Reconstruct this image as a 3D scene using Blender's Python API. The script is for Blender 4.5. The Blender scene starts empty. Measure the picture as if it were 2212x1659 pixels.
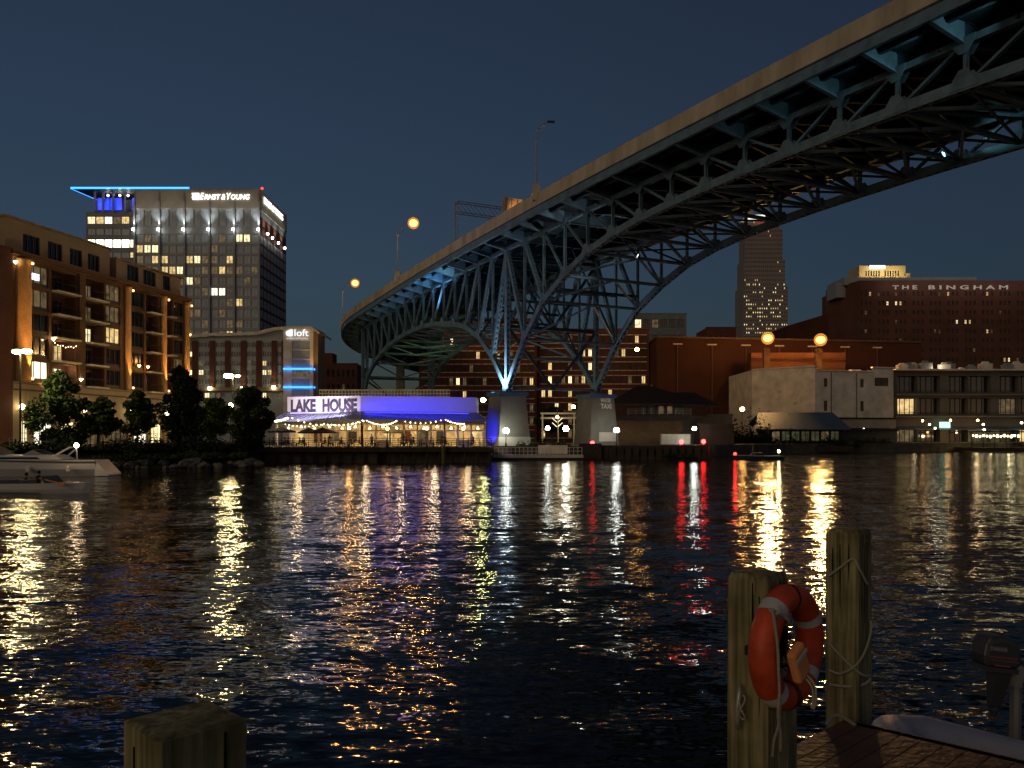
import bpy, math, random
from mathutils import Vector as V, Matrix
random.seed(7)
R = math.radians
sc = bpy.context.scene
COL = sc.collection

# ------------------------------------------------------------------ camera
HC = 3.3                       # eye height above the river
cam_d = bpy.data.cameras.new("camera")
cam = bpy.data.objects.new("camera", cam_d)
COL.objects.link(cam)
cam.location = (0, 0, HC)
cam.rotation_euler = (R(90), 0, 0)
cam_d.sensor_width = 36.0
cam_d.lens = 36 * 1788 / 2212
cam_d.shift_y = 115.5 / 2212
cam_d.clip_start = 0.1
cam_d.clip_end = 6000
sc.camera = cam

# ------------------------------------------------------------------ sky (dusk) and last western glow
SUN_AZ, SUN_EL = 150.0, 2.0
world = bpy.data.worlds.new("World")
sc.world = world
world.use_nodes = True
wn, wl = world.node_tree.nodes, world.node_tree.links
wn.clear()
sky = wn.new("ShaderNodeTexSky")
sky.sky_type = 'NISHITA'
sky.sun_disc = False
sky.sun_elevation = R(SUN_EL)
sky.sun_rotation = R(SUN_AZ)
sky.ozone_density = 4.0
sky.dust_density = 0.3
bg = wn.new("ShaderNodeBackground")
bg.inputs[1].default_value = 0.052
hsv = wn.new("ShaderNodeHueSaturation")
hsv.inputs["Saturation"].default_value = 0.78
wo = wn.new("ShaderNodeOutputWorld")
wl.new(sky.outputs[0], hsv.inputs["Color"])
wl.new(hsv.outputs[0], bg.inputs[0])
wl.new(bg.outputs[0], wo.inputs[0])

sd = bpy.data.lights.new("dusk_sun", 'SUN')
sd.energy = 0.40
sd.angle = R(40)
sd.color = (1.0, 0.72, 0.42)
sun = bpy.data.objects.new("dusk_sun", sd)
COL.objects.link(sun)
sun.rotation_euler = (R(72), 0, R(-38))   # weak warm glow from behind and left of the viewer

vs = sc.view_settings
vs.view_transform = 'Standard'
vs.look = 'None'
vs.exposure = 0
vs.gamma = 1
cy = sc.cycles
cy.use_denoising = True
cy.max_bounces = 6
cy.diffuse_bounces = 2
cy.glossy_bounces = 3
cy.transparent_max_bounces = 8
cy.sample_clamp_indirect = 30
cy.caustics_reflective = False
cy.caustics_refractive = False

# ------------------------------------------------------------------ helpers
def P(px, py, Y):
    """world point seen at a place of the picture, Y metres away"""
    return V(((px - 1106) / 1788 * Y, Y, HC + (945 - py) / 1788 * Y))

def X(px, Y): return (px - 1106) / 1788 * Y
def Z(py, Y): return HC + (945 - py) / 1788 * Y

ORG = {}
_m = {}
def M(name, col, rough=0.8, metal=0.0, var=0.25, scale=0.6, brick=0, bump=0.0, spec=0.3, grain=None, alpha=1, coat=0):
    if name in _m: return _m[name]
    m = bpy.data.materials.new(name); m.use_nodes = True
    n, l = m.node_tree.nodes, m.node_tree.links
    b = n["Principled BSDF"]
    b.inputs["Roughness"].default_value = rough
    b.inputs["Metallic"].default_value = metal
    b.inputs["Specular IOR Level"].default_value = spec
    if coat: b.inputs["Coat Weight"].default_value = coat
    tc = n.new("ShaderNodeTexCoord")
    mp = n.new("ShaderNodeMapping")
    l.new(tc.outputs["Object"], mp.inputs[0])
    if grain: mp.inputs["Scale"].default_value = grain
    ns = n.new("ShaderNodeTexNoise"); ns.inputs["Scale"].default_value = scale; ns.inputs["Detail"].default_value = 7
    ns.inputs["Roughness"].default_value = 0.62
    l.new(mp.outputs[0], ns.inputs["Vector"])
    mr = n.new("ShaderNodeMapRange")
    mr.inputs[1].default_value = 0.3; mr.inputs[2].default_value = 0.7
    mr.inputs[3].default_value = 1 - var; mr.inputs[4].default_value = 1 + var
    l.new(ns.outputs[0], mr.inputs[0])
    mx = n.new("ShaderNodeMix"); mx.data_type = 'RGBA'; mx.blend_type = 'MULTIPLY'; mx.inputs[0].default_value = 1
    mx.inputs[6].default_value = (*col, 1)
    l.new(mr.outputs[0], mx.inputs[7])
    src = mx.outputs[2]
    if brick:
        sp = n.new("ShaderNodeSeparateXYZ"); l.new(tc.outputs["Object"], sp.inputs[0])
        ad = n.new("ShaderNodeMath"); l.new(sp.outputs[0], ad.inputs[0]); l.new(sp.outputs[1], ad.inputs[1])
        cb = n.new("ShaderNodeCombineXYZ"); l.new(ad.outputs[0], cb.inputs[0]); l.new(sp.outputs[2], cb.inputs[1])
        bt = n.new("ShaderNodeTexBrick"); bt.inputs["Scale"].default_value = brick
        bt.inputs["Color1"].default_value = (1, 1, 1, 1); bt.inputs["Color2"].default_value = (0.72, 0.66, 0.62, 1)
        bt.inputs["Mortar"].default_value = (1.3, 1.25, 1.2, 1); bt.inputs["Mortar Size"].default_value = 0.02
        l.new(cb.outputs[0], bt.inputs["Vector"])
        m2 = n.new("ShaderNodeMix"); m2.data_type = 'RGBA'; m2.blend_type = 'MULTIPLY'; m2.inputs[0].default_value = 1
        l.new(src, m2.inputs[6]); l.new(bt.outputs[0], m2.inputs[7]); src = m2.outputs[2]
    l.new(src, b.inputs["Base Color"])
    if bump:
        bp = n.new("ShaderNodeBump"); bp.inputs["Strength"].default_value = bump; bp.inputs["Distance"].default_value = 0.05
        n2 = n.new("ShaderNodeTexNoise"); n2.inputs["Scale"].default_value = scale * 5; n2.inputs["Detail"].default_value = 5
        l.new(mp.outputs[0], n2.inputs["Vector"]); l.new(n2.outputs[0], bp.inputs["Height"]); l.new(bp.outputs[0], b.inputs["Normal"])
    if alpha < 1:
        b.inputs["Alpha"].default_value = alpha
    _m[name] = m
    return m

def E(name, col, strength, sample=True, mottle=0.0, scale=0.8):
    if name in _m: return _m[name]
    m = bpy.data.materials.new(name); m.use_nodes = True
    n, l = m.node_tree.nodes, m.node_tree.links
    b = n["Principled BSDF"]
    b.inputs["Base Color"].default_value = (0.02, 0.02, 0.02, 1)
    b.inputs["Roughness"].default_value = 0.15
    b.inputs["Emission Color"].default_value = (*col, 1)
    b.inputs["Emission Strength"].default_value = strength
    if mottle:
        tc = n.new("ShaderNodeTexCoord"); ns = n.new("ShaderNodeTexNoise")
        ns.inputs["Scale"].default_value = scale; ns.inputs["Detail"].default_value = 4
        l.new(tc.outputs["Object"], ns.inputs["Vector"])
        mr = n.new("ShaderNodeMapRange"); mr.inputs[1].default_value = 0.33; mr.inputs[2].default_value = 0.62
        mr.inputs[3].default_value = strength * (1 - mottle); mr.inputs[4].default_value = strength * (1 + mottle)
        l.new(ns.outputs[0], mr.inputs[0]); l.new(mr.outputs[0], b.inputs["Emission Strength"])
    if not sample: m.cycles.emission_sampling = 'NONE'
    _m[name] = m
    return m

def rotbasis(ang):
    return V((math.cos(ang), math.sin(ang), 0)), V((-math.sin(ang), math.cos(ang), 0)), V((0, 0, 1))
AX = (V((1, 0, 0)), V((0, 1, 0)), V((0, 0, 1)))

class MB:
    def __init__(s): s.v = []; s.f = []; s.m = []; s.uv = None
    def add(s, vs_, fs_, mi=0):
        o = len(s.v); s.v += [V(x) for x in vs_]
        for f in fs_: s.f.append(tuple(i + o for i in f)); s.m.append(mi)
        return s
    def quad(s, a, b, c, d, mi=0): return s.add([a, b, c, d], [(0, 1, 2, 3)], mi)
    def box(s, c, size, ax=AX, mi=0):
        c = V(c); x, y, z = [ax[i] * (size[i] / 2) for i in range(3)]
        vs_ = [c + sx * x + sy * y + sz * z for sz in (-1, 1) for sy in (-1, 1) for sx in (-1, 1)]
        return s.add(vs_, [(0, 2, 3, 1), (4, 5, 7, 6), (0, 1, 5, 4), (2, 6, 7, 3), (0, 4, 6, 2), (1, 3, 7, 5)], mi)
    def frustum(s, c0, s0, c1, s1, ax=AX, mi=0):
        x, y = ax[0], ax[1]; c0, c1 = V(c0), V(c1)
        vs_ = [c0 + a * x * s0[0] / 2 + b * y * s0[1] / 2 for b in (-1, 1) for a in (-1, 1)]
        vs_ += [c1 + a * x * s1[0] / 2 + b * y * s1[1] / 2 for b in (-1, 1) for a in (-1, 1)]
        return s.add(vs_, [(0, 2, 3, 1), (4, 5, 7, 6), (0, 1, 5, 4), (2, 6, 7, 3), (0, 4, 6, 2), (1, 3, 7, 5)], mi)
    def beam(s, a, b, w, h, up=V((0, 0, 1)), mi=0):
        a, b = V(a), V(b); d = (b - a)
        L = d.length
        if L < 1e-6: return s
        d /= L
        if abs(d.dot(up)) > 0.98: up = V((0.6, 0.8, 0))
        sx = d.cross(up).normalized(); u = sx.cross(d).normalized()
        return s.box((a + b) / 2, (w, L, h), (sx, d, u), mi)
    def hbeam(s, a, b, w, h, t=0.05, up=V((0, 0, 1)), mi=0):
        """rolled I section: two flanges and a web"""
        a, b = V(a), V(b); d = (b - a).normalized()
        if abs(d.dot(up)) > 0.98: up = V((0.6, 0.8, 0))
        sx = d.cross(up).normalized(); u = sx.cross(d).normalized()
        s.beam(a + u * (h / 2 - t / 2), b + u * (h / 2 - t / 2), w, t, up, mi)
        s.beam(a - u * (h / 2 - t / 2), b - u * (h / 2 - t / 2), w, t, up, mi)
        return s.beam(a, b, t, h - 2 * t, up, mi)
    def tube(s, pts, r, n=8, mi=0, cap=True):
        pts = [V(p) for p in pts]; rs = r if isinstance(r, (list, tuple)) else [r] * len(pts)
        o = len(s.v); pu = None
        for i, p in enumerate(pts):
            d = (pts[min(i + 1, len(pts) - 1)] - pts[max(i - 1, 0)]).normalized()
            if pu is None:
                pu = V((0, 0, 1)) if abs(d.z) < 0.9 else V((1, 0, 0))
            sx = d.cross(pu).normalized(); pu = sx.cross(d).normalized()
            for k in range(n):
                a = 2 * math.pi * k / n
                s.v.append(p + (sx * math.cos(a) + pu * math.sin(a)) * rs[i])
        for i in range(len(pts) - 1):
            for k in range(n):
                s.f.append((o + i * n + k, o + i * n + (k + 1) % n, o + (i + 1) * n + (k + 1) % n, o + (i + 1) * n + k)); s.m.append(mi)
        if cap:
            s.f.append(tuple(o + k for k in range(n))[::-1]); s.m.append(mi)
            e = o + (len(pts) - 1) * n
            s.f.append(tuple(e + k for k in range(n))); s.m.append(mi)
        return s
    def lathe(s, c, prof, n=16, ax=AX, mi=0):
        c = V(c); o = len(s.v)
        for r, z in prof:
            for k in range(n):
                a = 2 * math.pi * k / n
                s.v.append(c + ax[0] * r * math.cos(a) + ax[1] * r * math.sin(a) + ax[2] * z)
        for i in range(len(prof) - 1):
            for k in range(n):
                s.f.append((o + i * n + k, o + i * n + (k + 1) % n, o + (i + 1) * n + (k + 1) % n, o + (i + 1) * n + k)); s.m.append(mi)
        s.f.append(tuple(o + k for k in range(n))[::-1]); s.m.append(mi)
        e = o + (len(prof) - 1) * n
        s.f.append(tuple(e + k for k in range(n))); s.m.append(mi)
        return s
    def ball(s, c, r, n=10, mi=0, sq=(1, 1, 1)):
        c = V(c); pr = []
        h = n // 2 + 1
        for i in range(h + 1):
            a = -math.pi / 2 + math.pi * i / h
            pr.append((max(0.02, math.cos(a)) * r * sq[0], math.sin(a) * r * sq[2]))
        return s.lathe(c, pr, n, AX, mi)
    def prism(s, pts, vec, mi=0):
        pts = [V(p) for p in pts]; n = len(pts); vec = V(vec)
        fs = [tuple(range(n))[::-1], tuple(range(n, 2 * n))] + [(i, (i + 1) % n, (i + 1) % n + n, i + n) for i in range(n)]
        return s.add(pts + [p + vec for p in pts], fs, mi)
    def build(s, name, mat, parent=None, smooth=False, bevel=0):
        me = bpy.data.meshes.new(name)
        if parent is not None: org = ORG[parent.name]
        else:
            xs = [p.x for p in s.v]; ys = [p.y for p in s.v]; zs = [p.z for p in s.v]
            org = V(((min(xs) + max(xs)) / 2, (min(ys) + max(ys)) / 2, min(zs)))
        me.from_pydata([p - org for p in s.v], [], s.f)
        mats = mat if isinstance(mat, (list, tuple)) else [mat]
        for mm in mats: me.materials.append(mm)
        if len(mats) > 1: me.polygons.foreach_set("material_index", s.m)
        if smooth: me.polygons.foreach_set("use_smooth", [True] * len(s.f))
        if s.uv:
            ul = me.uv_layers.new(name="UVMap")
            for i, uvv in enumerate(s.uv): ul.data[i].uv = uvv
        me.update()
        o = bpy.data.objects.new(name, me)
        COL.objects.link(o)
        if parent is not None: o.parent = parent
        else: o.location = org
        ORG[o.name] = org
        if bevel:
            b = o.modifiers.new("b", 'BEVEL'); b.width = bevel; b.segments = 2; b.limit_method = 'ANGLE'
        return o

def tag(o, label=None, cat=None, group=None, kind=None):
    if label: o["label"] = label
    if cat: o["category"] = cat
    if group: o["group"] = group
    if kind: o["kind"] = kind
    return o

def thing(name, loc, label, cat, group=None):
    o = bpy.data.objects.new(name, None); COL.objects.link(o)
    o.location = loc; o.empty_display_size = 0.3
    ORG[o.name] = V(loc)
    return tag(o, label, cat, group)

def copy_tree(o, parent=None):
    c = o.copy(); COL.objects.link(c); c.parent = parent
    ORG[c.name] = ORG.get(o.name, V((0, 0, 0)))
    for ch in [x for x in o.children]: copy_tree(ch, c)
    return c

def light(kind, loc, col, power, parent=None, size=0.3, aim=None, spot=60, blend=0.6, size_y=None, name="lamp_light"):
    d = bpy.data.lights.new(name, kind)
    d.color = col; d.energy = power
    if kind == 'AREA':
        d.size = size
        if size_y: d.shape = 'RECTANGLE'; d.size_y = size_y
    else: d.shadow_soft_size = size
    if kind == 'SPOT': d.spot_size = R(spot); d.spot_blend = blend
    o = bpy.data.objects.new(name, d); COL.objects.link(o)
    loc = V(loc)
    if aim is not None:
        o.rotation_euler = (V(aim) - loc).to_track_quat('-Z', 'Y').to_euler()
    if parent is not None:
        o.parent = parent; o.location = loc - ORG[parent.name]
    else: o.location = loc
    return o

def text(body, o, u, up, size, mat, parent, name, ext=0.04, bold=0.0, sx=1.0, fit=None, shear=0):
    cd = bpy.data.curves.new("t", 'FONT'); cd.body = body; cd.size = 1; cd.offset = bold; cd.resolution_u = 3
    cd.shear = shear; cd.extrude = 0
    to = bpy.data.objects.new("t", cd); COL.objects.link(to)
    dg = bpy.context.evaluated_depsgraph_get(); dg.update()
    me = bpy.data.meshes.new_from_object(to.evaluated_get(dg))
    vs_ = [v.co.copy() for v in me.vertices]; fs_ = [tuple(p.vertices) for p in me.polygons]
    bpy.data.objects.remove(to)
    x0 = min(v.x for v in vs_); x1 = max(v.x for v in vs_)
    if fit: sx = fit / ((x1 - x0) * size)
    u, up, o = V(u).normalized(), V(up).normalized(), V(o)
    nn = u.cross(up).normalized()
    mb = MB(); n = len(vs_)
    pts = [o + u * ((v.x - x0) * size * sx) + up * (v.y * size) for v in vs_]
    mb.add([p + nn * ext for p in pts], fs_)
    # side walls of the letters
    cnt = {}
    for f in fs_:
        for i in range(len(f)):
            a, b = f[i], f[(i + 1) % len(f)]
            cnt[(a, b)] = 1
    sides = [(a, b) for (a, b) in cnt if (b, a) not in cnt]
    oo = len(mb.v); mb.v += pts
    for a, b in sides: mb.f.append((a, oo + a, oo + b, b)); mb.m.append(0)
    return mb.build(name, mat, parent)

# ------------------------------------------------------------------ materials
steel = M("blue_painted_steel", (0.115, 0.19, 0.265), 0.55, 0.0, 0.35, 0.7, spec=0.4)
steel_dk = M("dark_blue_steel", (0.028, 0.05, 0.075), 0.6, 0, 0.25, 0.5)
conc = M("bridge_parapet_concrete", (0.44, 0.385, 0.30), 0.9, 0, 0.35, 0.4, bump=0.2, grain=(1, 1, .35))
pierc = M("pier_concrete", (0.20, 0.195, 0.165), 0.9, 0, 0.2, 0.5, bump=0.25)
pierlt = M("pale_painted_concrete", (0.55, 0.52, 0.44), 0.85, 0, 0.12, 0.5)
asph = M("asphalt", (0.05, 0.05, 0.05), 0.9)
metal = M("galvanised_metal", (0.28, 0.28, 0.27), 0.5, 0.4, 0.1)
dkmetal = M("dark_metal", (0.035, 0.035, 0.035), 0.5, 0.2, 0.1)
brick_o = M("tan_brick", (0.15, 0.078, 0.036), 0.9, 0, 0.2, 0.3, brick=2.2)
brick_r = M("red_brick", (0.15, 0.05, 0.028), 0.9, 0, 0.28, 0.12, brick=2.0)
brick_w = M("warehouse_brick", (0.072, 0.026, 0.014), 0.92, 0, 0.35, 0.06, brick=2.0)
brick_d = M("dark_brick", (0.11, 0.045, 0.032), 0.9, 0, 0.2, 0.3, brick=2.0)
beige = M("beige_precast", (0.30, 0.22, 0.13), 0.85, 0, 0.12, 0.3)
cream = M("cream_stucco", (0.34, 0.30, 0.24), 0.9, 0, 0.12, 0.25)
whitew = M("white_painted_wall", (0.70, 0.64, 0.53), 0.85, 0, 0.26, 0.35)
sillm = M("pale_stone_sill", (0.62, 0.55, 0.44), 0.85)
frame_dk = M("dark_window_frame", (0.05, 0.045, 0.04), 0.5)
frame_lt = M("grey_window_frame", (0.42, 0.44, 0.46), 0.5)
glass_dk = M("dark_glass", (0.012, 0.015, 0.02), 0.06, 0, 0.5, 0.3, spec=0.9)
glass_bl = M("bluish_glass", (0.26, 0.33, 0.39), 0.35, 0, 0.4, 0.12, spec=0.9)
blind = M("window_with_blinds", (0.16, 0.16, 0.155), 0.6, 0, 0.3, 0.5)
grayp = M("grey_metal_panel", (0.28, 0.30, 0.32), 0.5, 0.1, 0.08, 0.2)
graypd = M("grey_spandrel", (0.16, 0.18, 0.2), 0.45, 0.1, 0.12, 0.2)
roofd = M("dark_roof", (0.045, 0.035, 0.03), 0.85, 0, 0.3, 0.6)
roofb = M("blue_metal_roof", (0.09, 0.14, 0.20), 0.5, 0.1, 0.12, 0.3)
white = M("white_gelcoat", (0.62, 0.60, 0.58), 0.3, 0, 0.05, 0.5, spec=0.5)
woodw = M("weathered_timber", (0.12, 0.105, 0.055), 0.9, 0, 0.45, 1.2, grain=(7, 7, 0.7), bump=0.5)
woodd = M("dark_dock_timber", (0.05, 0.038, 0.028), 0.9, 0, 0.35, 1.0, bump=0.3)

lit = [E("lit_window_warm", (1.0, 0.70, 0.28), 0.75, False, 0.45, 0.9),
       E("lit_window_yellow", (1.0, 0.84, 0.45), 1.3, False, 0.4, 0.7),
       E("lit_window_dim", (0.9, 0.62, 0.30), 0.10, False, 0.6, 0.8),
       E("lit_window_pale", (1.0, 0.90, 0.66), 1.8, False, 0.3, 0.5)]
LW, LY, LD, LP = lit

# ------------------------------------------------------------------ facade tools
def facade(wall, O, U, W, H, xr, zr, d=0.3, mi=0):
    """wall plane with real window openings; returns the rectangles of the panes"""
    U = V(U).normalized(); N = U.cross(V((0, 0, 1))).normalized(); O = V(O)
    xs = sorted(set([0, W] + [x for r in xr for x in r])); zs = sorted(set([0, H] + [z for r in zr for z in r]))
    hx = {(a, b) for a, b in xr}; hz = {(a, b) for a, b in zr}
    pt = lambda x, z, dd=0: O + U * x + V((0, 0, z)) - N * dd
    # merge solid strips
    zi = [(zs[i], zs[i + 1]) for i in range(len(zs) - 1)]
    xi = [(xs[i], xs[i + 1]) for i in range(len(xs) - 1)]
    out = []
    for (z0, z1) in zi:
        hole_row = (z0, z1) in hz
        if not hole_row:
            wall.quad(pt(0, z0), pt(W, z0), pt(W, z1), pt(0, z1), mi); continue
        for (x0, x1) in xi:
            if (x0, x1) in hx:
                out.append((x0, x1, z0, z1, pt, N, U))
                wall.quad(pt(x0, z0), pt(x1, z0), pt(x1, z0, d), pt(x0, z0, d), mi)
                wall.quad(pt(x0, z1, d), pt(x1, z1, d), pt(x1, z1), pt(x0, z1), mi)
                wall.quad(pt(x0, z0, d), pt(x0, z1, d), pt(x0, z1), pt(x0, z0), mi)
                wall.quad(pt(x1, z0), pt(x1, z1), pt(x1, z1, d), pt(x1, z0, d), mi)
            else: wall.quad(pt(x0, z0), pt(x1, z0), pt(x1, z1), pt(x0, z1), mi)
    return out

def pane(mb, r, d, nx=1, nz=1, fw=0.09, gi=0):
    x0, x1, z0, z1, pt, N, U = r
    mb.quad(pt(x0, z0, d - .01), pt(x1, z0, d - .01), pt(x1, z1, d - .01), pt(x0, z1, d - .01), gi)
    e = d - 0.08
    for i in range(nx + 1):
        x = x0 + (x1 - x0) * i / nx; x = min(max(x, x0 + fw / 2), x1 - fw / 2)
        mb.box((pt(x, (z0 + z1) / 2, e)), (fw, 0.08, (z1 - z0)), (U, N, V((0, 0, 1))), 1)
    for i in range(nz + 1):
        z = z0 + (z1 - z0) * i / nz; z = min(max(z, z0 + fw / 2), z1 - fw / 2)
        mb.box(pt((x0 + x1) / 2, z, e + 0.006), ((x1 - x0), 0.07, fw), (U, N, V((0, 0, 1))), 1)

def windows(parent, rects, litfn, d=0.3, nx=2, nz=1, fw=0.09, frame=None, dark=None, maxp=98, used=0):
    """each window a part (lit ones first); past the limit the rest is one part"""
    frame = frame or frame_dk; dark = dark or glass_dk
    info = [(litfn(i), r) for i, r in enumerate(rects)]
    info.sort(key=lambda t: t[0] is None)
    n = 0; rest = MB(); rn = 0
    for mt, r in info:
        if n < maxp - used:
            mb = MB(); pane(mb, r, d, nx, nz, fw); mb.build("window", [mt or dark, frame], parent); n += 1
        else:
            pane(rest, r, d, nx, nz, fw, 2 + lit.index(mt) if mt in lit else 0); rn += 1
    if rn:
        tag(rest.build("window_rows", [dark, frame] + lit, parent), kind="stuff")
    return used + n

def closebox(wall, O, U, W, D, H, mi=0, roof=True, front=False):
    """sides, back and roof behind a facade"""
    U = V(U).normalized(); N = U.cross(V((0, 0, 1))).normalized(); O = V(O)
    p = lambda x, y, z: O + U * x - N * y + V((0, 0, z))
    wall.quad(p(0, D, 0), p(0, 0, 0), p(0, 0, H), p(0, D, H), mi)
    wall.quad(p(W, 0, 0), p(W, D, 0), p(W, D, H), p(W, 0, H), mi)
    wall.quad(p(W, D, 0), p(0, D, 0), p(0, D, H), p(W, D, H), mi)
    if roof: wall.quad(p(0, 0, H), p(W, 0, H), p(W, D, H), p(0, D, H), mi)
    if front: wall.quad(p(0, 0, 0), p(W, 0, 0), p(W, 0, H), p(0, 0, H), mi)

def rng(n, start, pitch, w): return [(start + i * pitch, start + i * pitch + w) for i in range(n)]

LAND = 2.0

# ================================================================== SETTING: water, land
def water():
    mb = MB()
    mb.add([(-700, -60, 0), (700, -60, 0), (700, 420, 0), (-700, 420, 0)], [(0, 1, 2, 3)])
    m = bpy.data.materials.new("river_water"); m.use_nodes = True
    n, l = m.node_tree.nodes, m.node_tree.links
    b = n["Principled BSDF"]
    b.inputs["Base Color"].default_value = (0.004, 0.006, 0.007, 1)
    b.inputs["Roughness"].default_value = 0.05
    b.inputs["Specular Tint"].default_value = (1, .93, .86, 1)
    b.inputs["IOR"].default_value = 1.22
    tc = n.new("ShaderNodeTexCoord")
    total = None
    for (scx, scy, amp, det, rot) in WAVES:
        mp = n.new("ShaderNodeMapping"); mp.inputs["Scale"].default_value = (scx, scy, 1)
        mp.inputs["Rotation"].default_value = (0, 0, R(rot)); mp.vector_type = 'POINT'
        ns = n.new("ShaderNodeTexNoise"); ns.inputs["Scale"].default_value = 1; ns.inputs["Detail"].default_value = det
        ns.inputs["Roughness"].default_value = 0.55
        l.new(tc.outputs["Object"], mp.inputs[0]); l.new(mp.outputs[0], ns.inputs["Vector"])
        sb = n.new("ShaderNodeVectorMath"); sb.operation = 'SUBTRACT'; sb.inputs[1].default_value = (0.5, 0.5, 0.5)
        l.new(ns.outputs["Color"], sb.inputs[0])
        ml = n.new("ShaderNodeVectorMath"); ml.operation = 'MULTIPLY'; ml.inputs[1].default_value = (amp * 0.85, amp, 0)
        l.new(sb.outputs[0], ml.inputs[0])
        if total is None: total = ml
        else:
            ad = n.new("ShaderNodeVectorMath"); ad.operation = 'ADD'
            l.new(total.outputs[0], ad.inputs[0]); l.new(ml.outputs[0], ad.inputs[1]); total = ad
    # calmer and rougher patches
    pn = n.new("ShaderNodeTexNoise"); pn.inputs["Scale"].default_value = 0.05; pn.inputs["Detail"].default_value = 3
    mp = n.new("ShaderNodeMapping"); mp.inputs["Scale"].default_value = (0.5, 1.6, 1)
    l.new(tc.outputs["Object"], mp.inputs[0]); l.new(mp.outputs[0], pn.inputs["Vector"])
    pr = n.new("ShaderNodeMapRange"); pr.inputs[1].default_value = 0.35; pr.inputs[2].default_value = 0.65
    pr.inputs[3].default_value = 0.7; pr.inputs[4].default_value = 1.3
    l.new(pn.outputs[0], pr.inputs[0])
    sc_ = n.new("ShaderNodeVectorMath"); sc_.operation = 'SCALE'
    l.new(total.outputs[0], sc_.inputs[0]); l.new(pr.outputs[0], sc_.inputs[3])
    ad = n.new("ShaderNodeVectorMath"); ad.operation = 'ADD'; ad.inputs[1].default_value = (0, 0, 1)
    l.new(sc_.outputs[0], ad.inputs[0])
    nm = n.new("ShaderNodeVectorMath"); nm.operation = 'NORMALIZE'
    l.new(ad.outputs[0], nm.inputs[0]); l.new(nm.outputs[0], b.inputs["Normal"])
    o = mb.build("river_water", m)
    tag(o, kind="structure")
WAVES = [(0.5, 0.2, 0.10, 2, -5), (1.3, 0.55, 0.12, 1, 7), (0.12, 0.75, 0.19, 2, 10), (0.6, 2.3, 0.22, 2, -12), (2.6, 7.0, 0.34, 2, 9), (7, 17, 0.24, 1, -6)]
water()

shore = [(-700, 70), (-62, 86), (-43, 90), (-30, 93.5), (-34.6, 105), (-34.5, 109), (-3.0, 109), (-2.9, 124), (30.5, 127.5), (33, 146), (36, 147), (57, 172), (90, 188), (127, 206), (260, 240), (700, 300)]
grass_m = M("bank_soil", (0.028, 0.035, 0.016), 0.95, 0, 0.4, 0.4)
pave_m = M("bank_paving", (0.10, 0.09, 0.075), 0.9, 0, 0.25, 0.3)
mb = MB()
n = len(shore)
top = [V((x, y, LAND)) for x, y in shore] + [V((2600, 900, LAND)), V((2600, 4000, LAND)), V((-2600, 4000, LAND)), V((-2600, 300, LAND))]
mb.add(top, [tuple(range(len(top)))])
tag(mb.build("riverbank_ground", pave_m), kind="structure")
mb = MB()
quay_m = M("quay_wall", (0.10, 0.085, 0.06), 0.9, 0, 0.35, 0.5, bump=0.3)
for i in range(n - 1):
    (x0, y0), (x1, y1) = shore[i], shore[i + 1]
    if 0 <= i <= 2: continue
    mb.quad((x0, y0, -1), (x1, y1, -1), (x1, y1, LAND - 0.004), (x0, y0, LAND - 0.004))
tag(mb.build("quay_wall", quay_m), "dark weathered quay wall running along the far bank waterline", "quay wall")
# sloping bank, left
mb = MB()
bank = [(-300, 76, -26), (-62, 83, -10), (-43, 87, 0), (-29, 91.5, 0)]
for i in range(3):
    a, b = bank[i], bank[i + 1]; c, d = shore[i if i else 0], shore[i + 1]
lo = [V((-300, 76, -0.4)), V((-62, 82.5, -0.4)), V((-43, 86, -0.4)), V((-28.5, 91, -0.4))]
hi = [V((-300, 84, LAND + .01)), V((-62, 89.5, LAND + .01)), V((-43, 93, LAND + .01)), V((-30, 97, LAND + .01))]
mb.add(lo + hi, [(i, i + 1, i + 5, i + 4) for i in range(3)])
tag(mb.build("grassy_bank", grass_m), kind="structure")

# ================================================================== BRIDGE
TH0 = math.atan2(0.456, 0.89)
RC = 66.0
KS = -12.0
def path(k):
    """near truss line: position, heading towards +k, outward (camera side) normal"""
    if k >= KS:
        p = V((-0.73 + 2.677 * k, 130 - 5.224 * k, 0)); th = TH0
    else:
        s = (KS - k) * 5.87; ph = min(s / RC, R(62)); ex = s - ph * RC
        p0 = V((-0.73 + 2.677 * KS, 130 - 5.224 * KS, 0)); th = TH0 - ph
        p = p0 + V((-RC * (math.cos(th) - math.cos(TH0)), RC * (math.sin(TH0) - math.sin(th)), 0))
        p += V((-math.sin(th), math.cos(th), 0)) * ex
    v = V((-math.sin(th), math.cos(th), 0))
    return p, -v, V((-v.y, v.x, 0))
def drop(k): return HC + 0.47 - 0.0096 * (k - 7) ** 2 if k > -26 else HC + .47 - .0096 * 33 ** 2 - (-26 - k) * 0.5
SEP = 16.5
def BP(k, off, z, rel=True):
    """off: metres outward from the near truss (negative towards the far truss)"""
    p, d, nrm = path(k)
    q = p + nrm * off
    q.z = z + (drop(k) if rel else HC)
    return q

bridge = thing("truss_bridge", (-0.73, 130, 0), "long blue steel cantilever truss bridge with tan concrete parapet crossing the river", "bridge")
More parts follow.
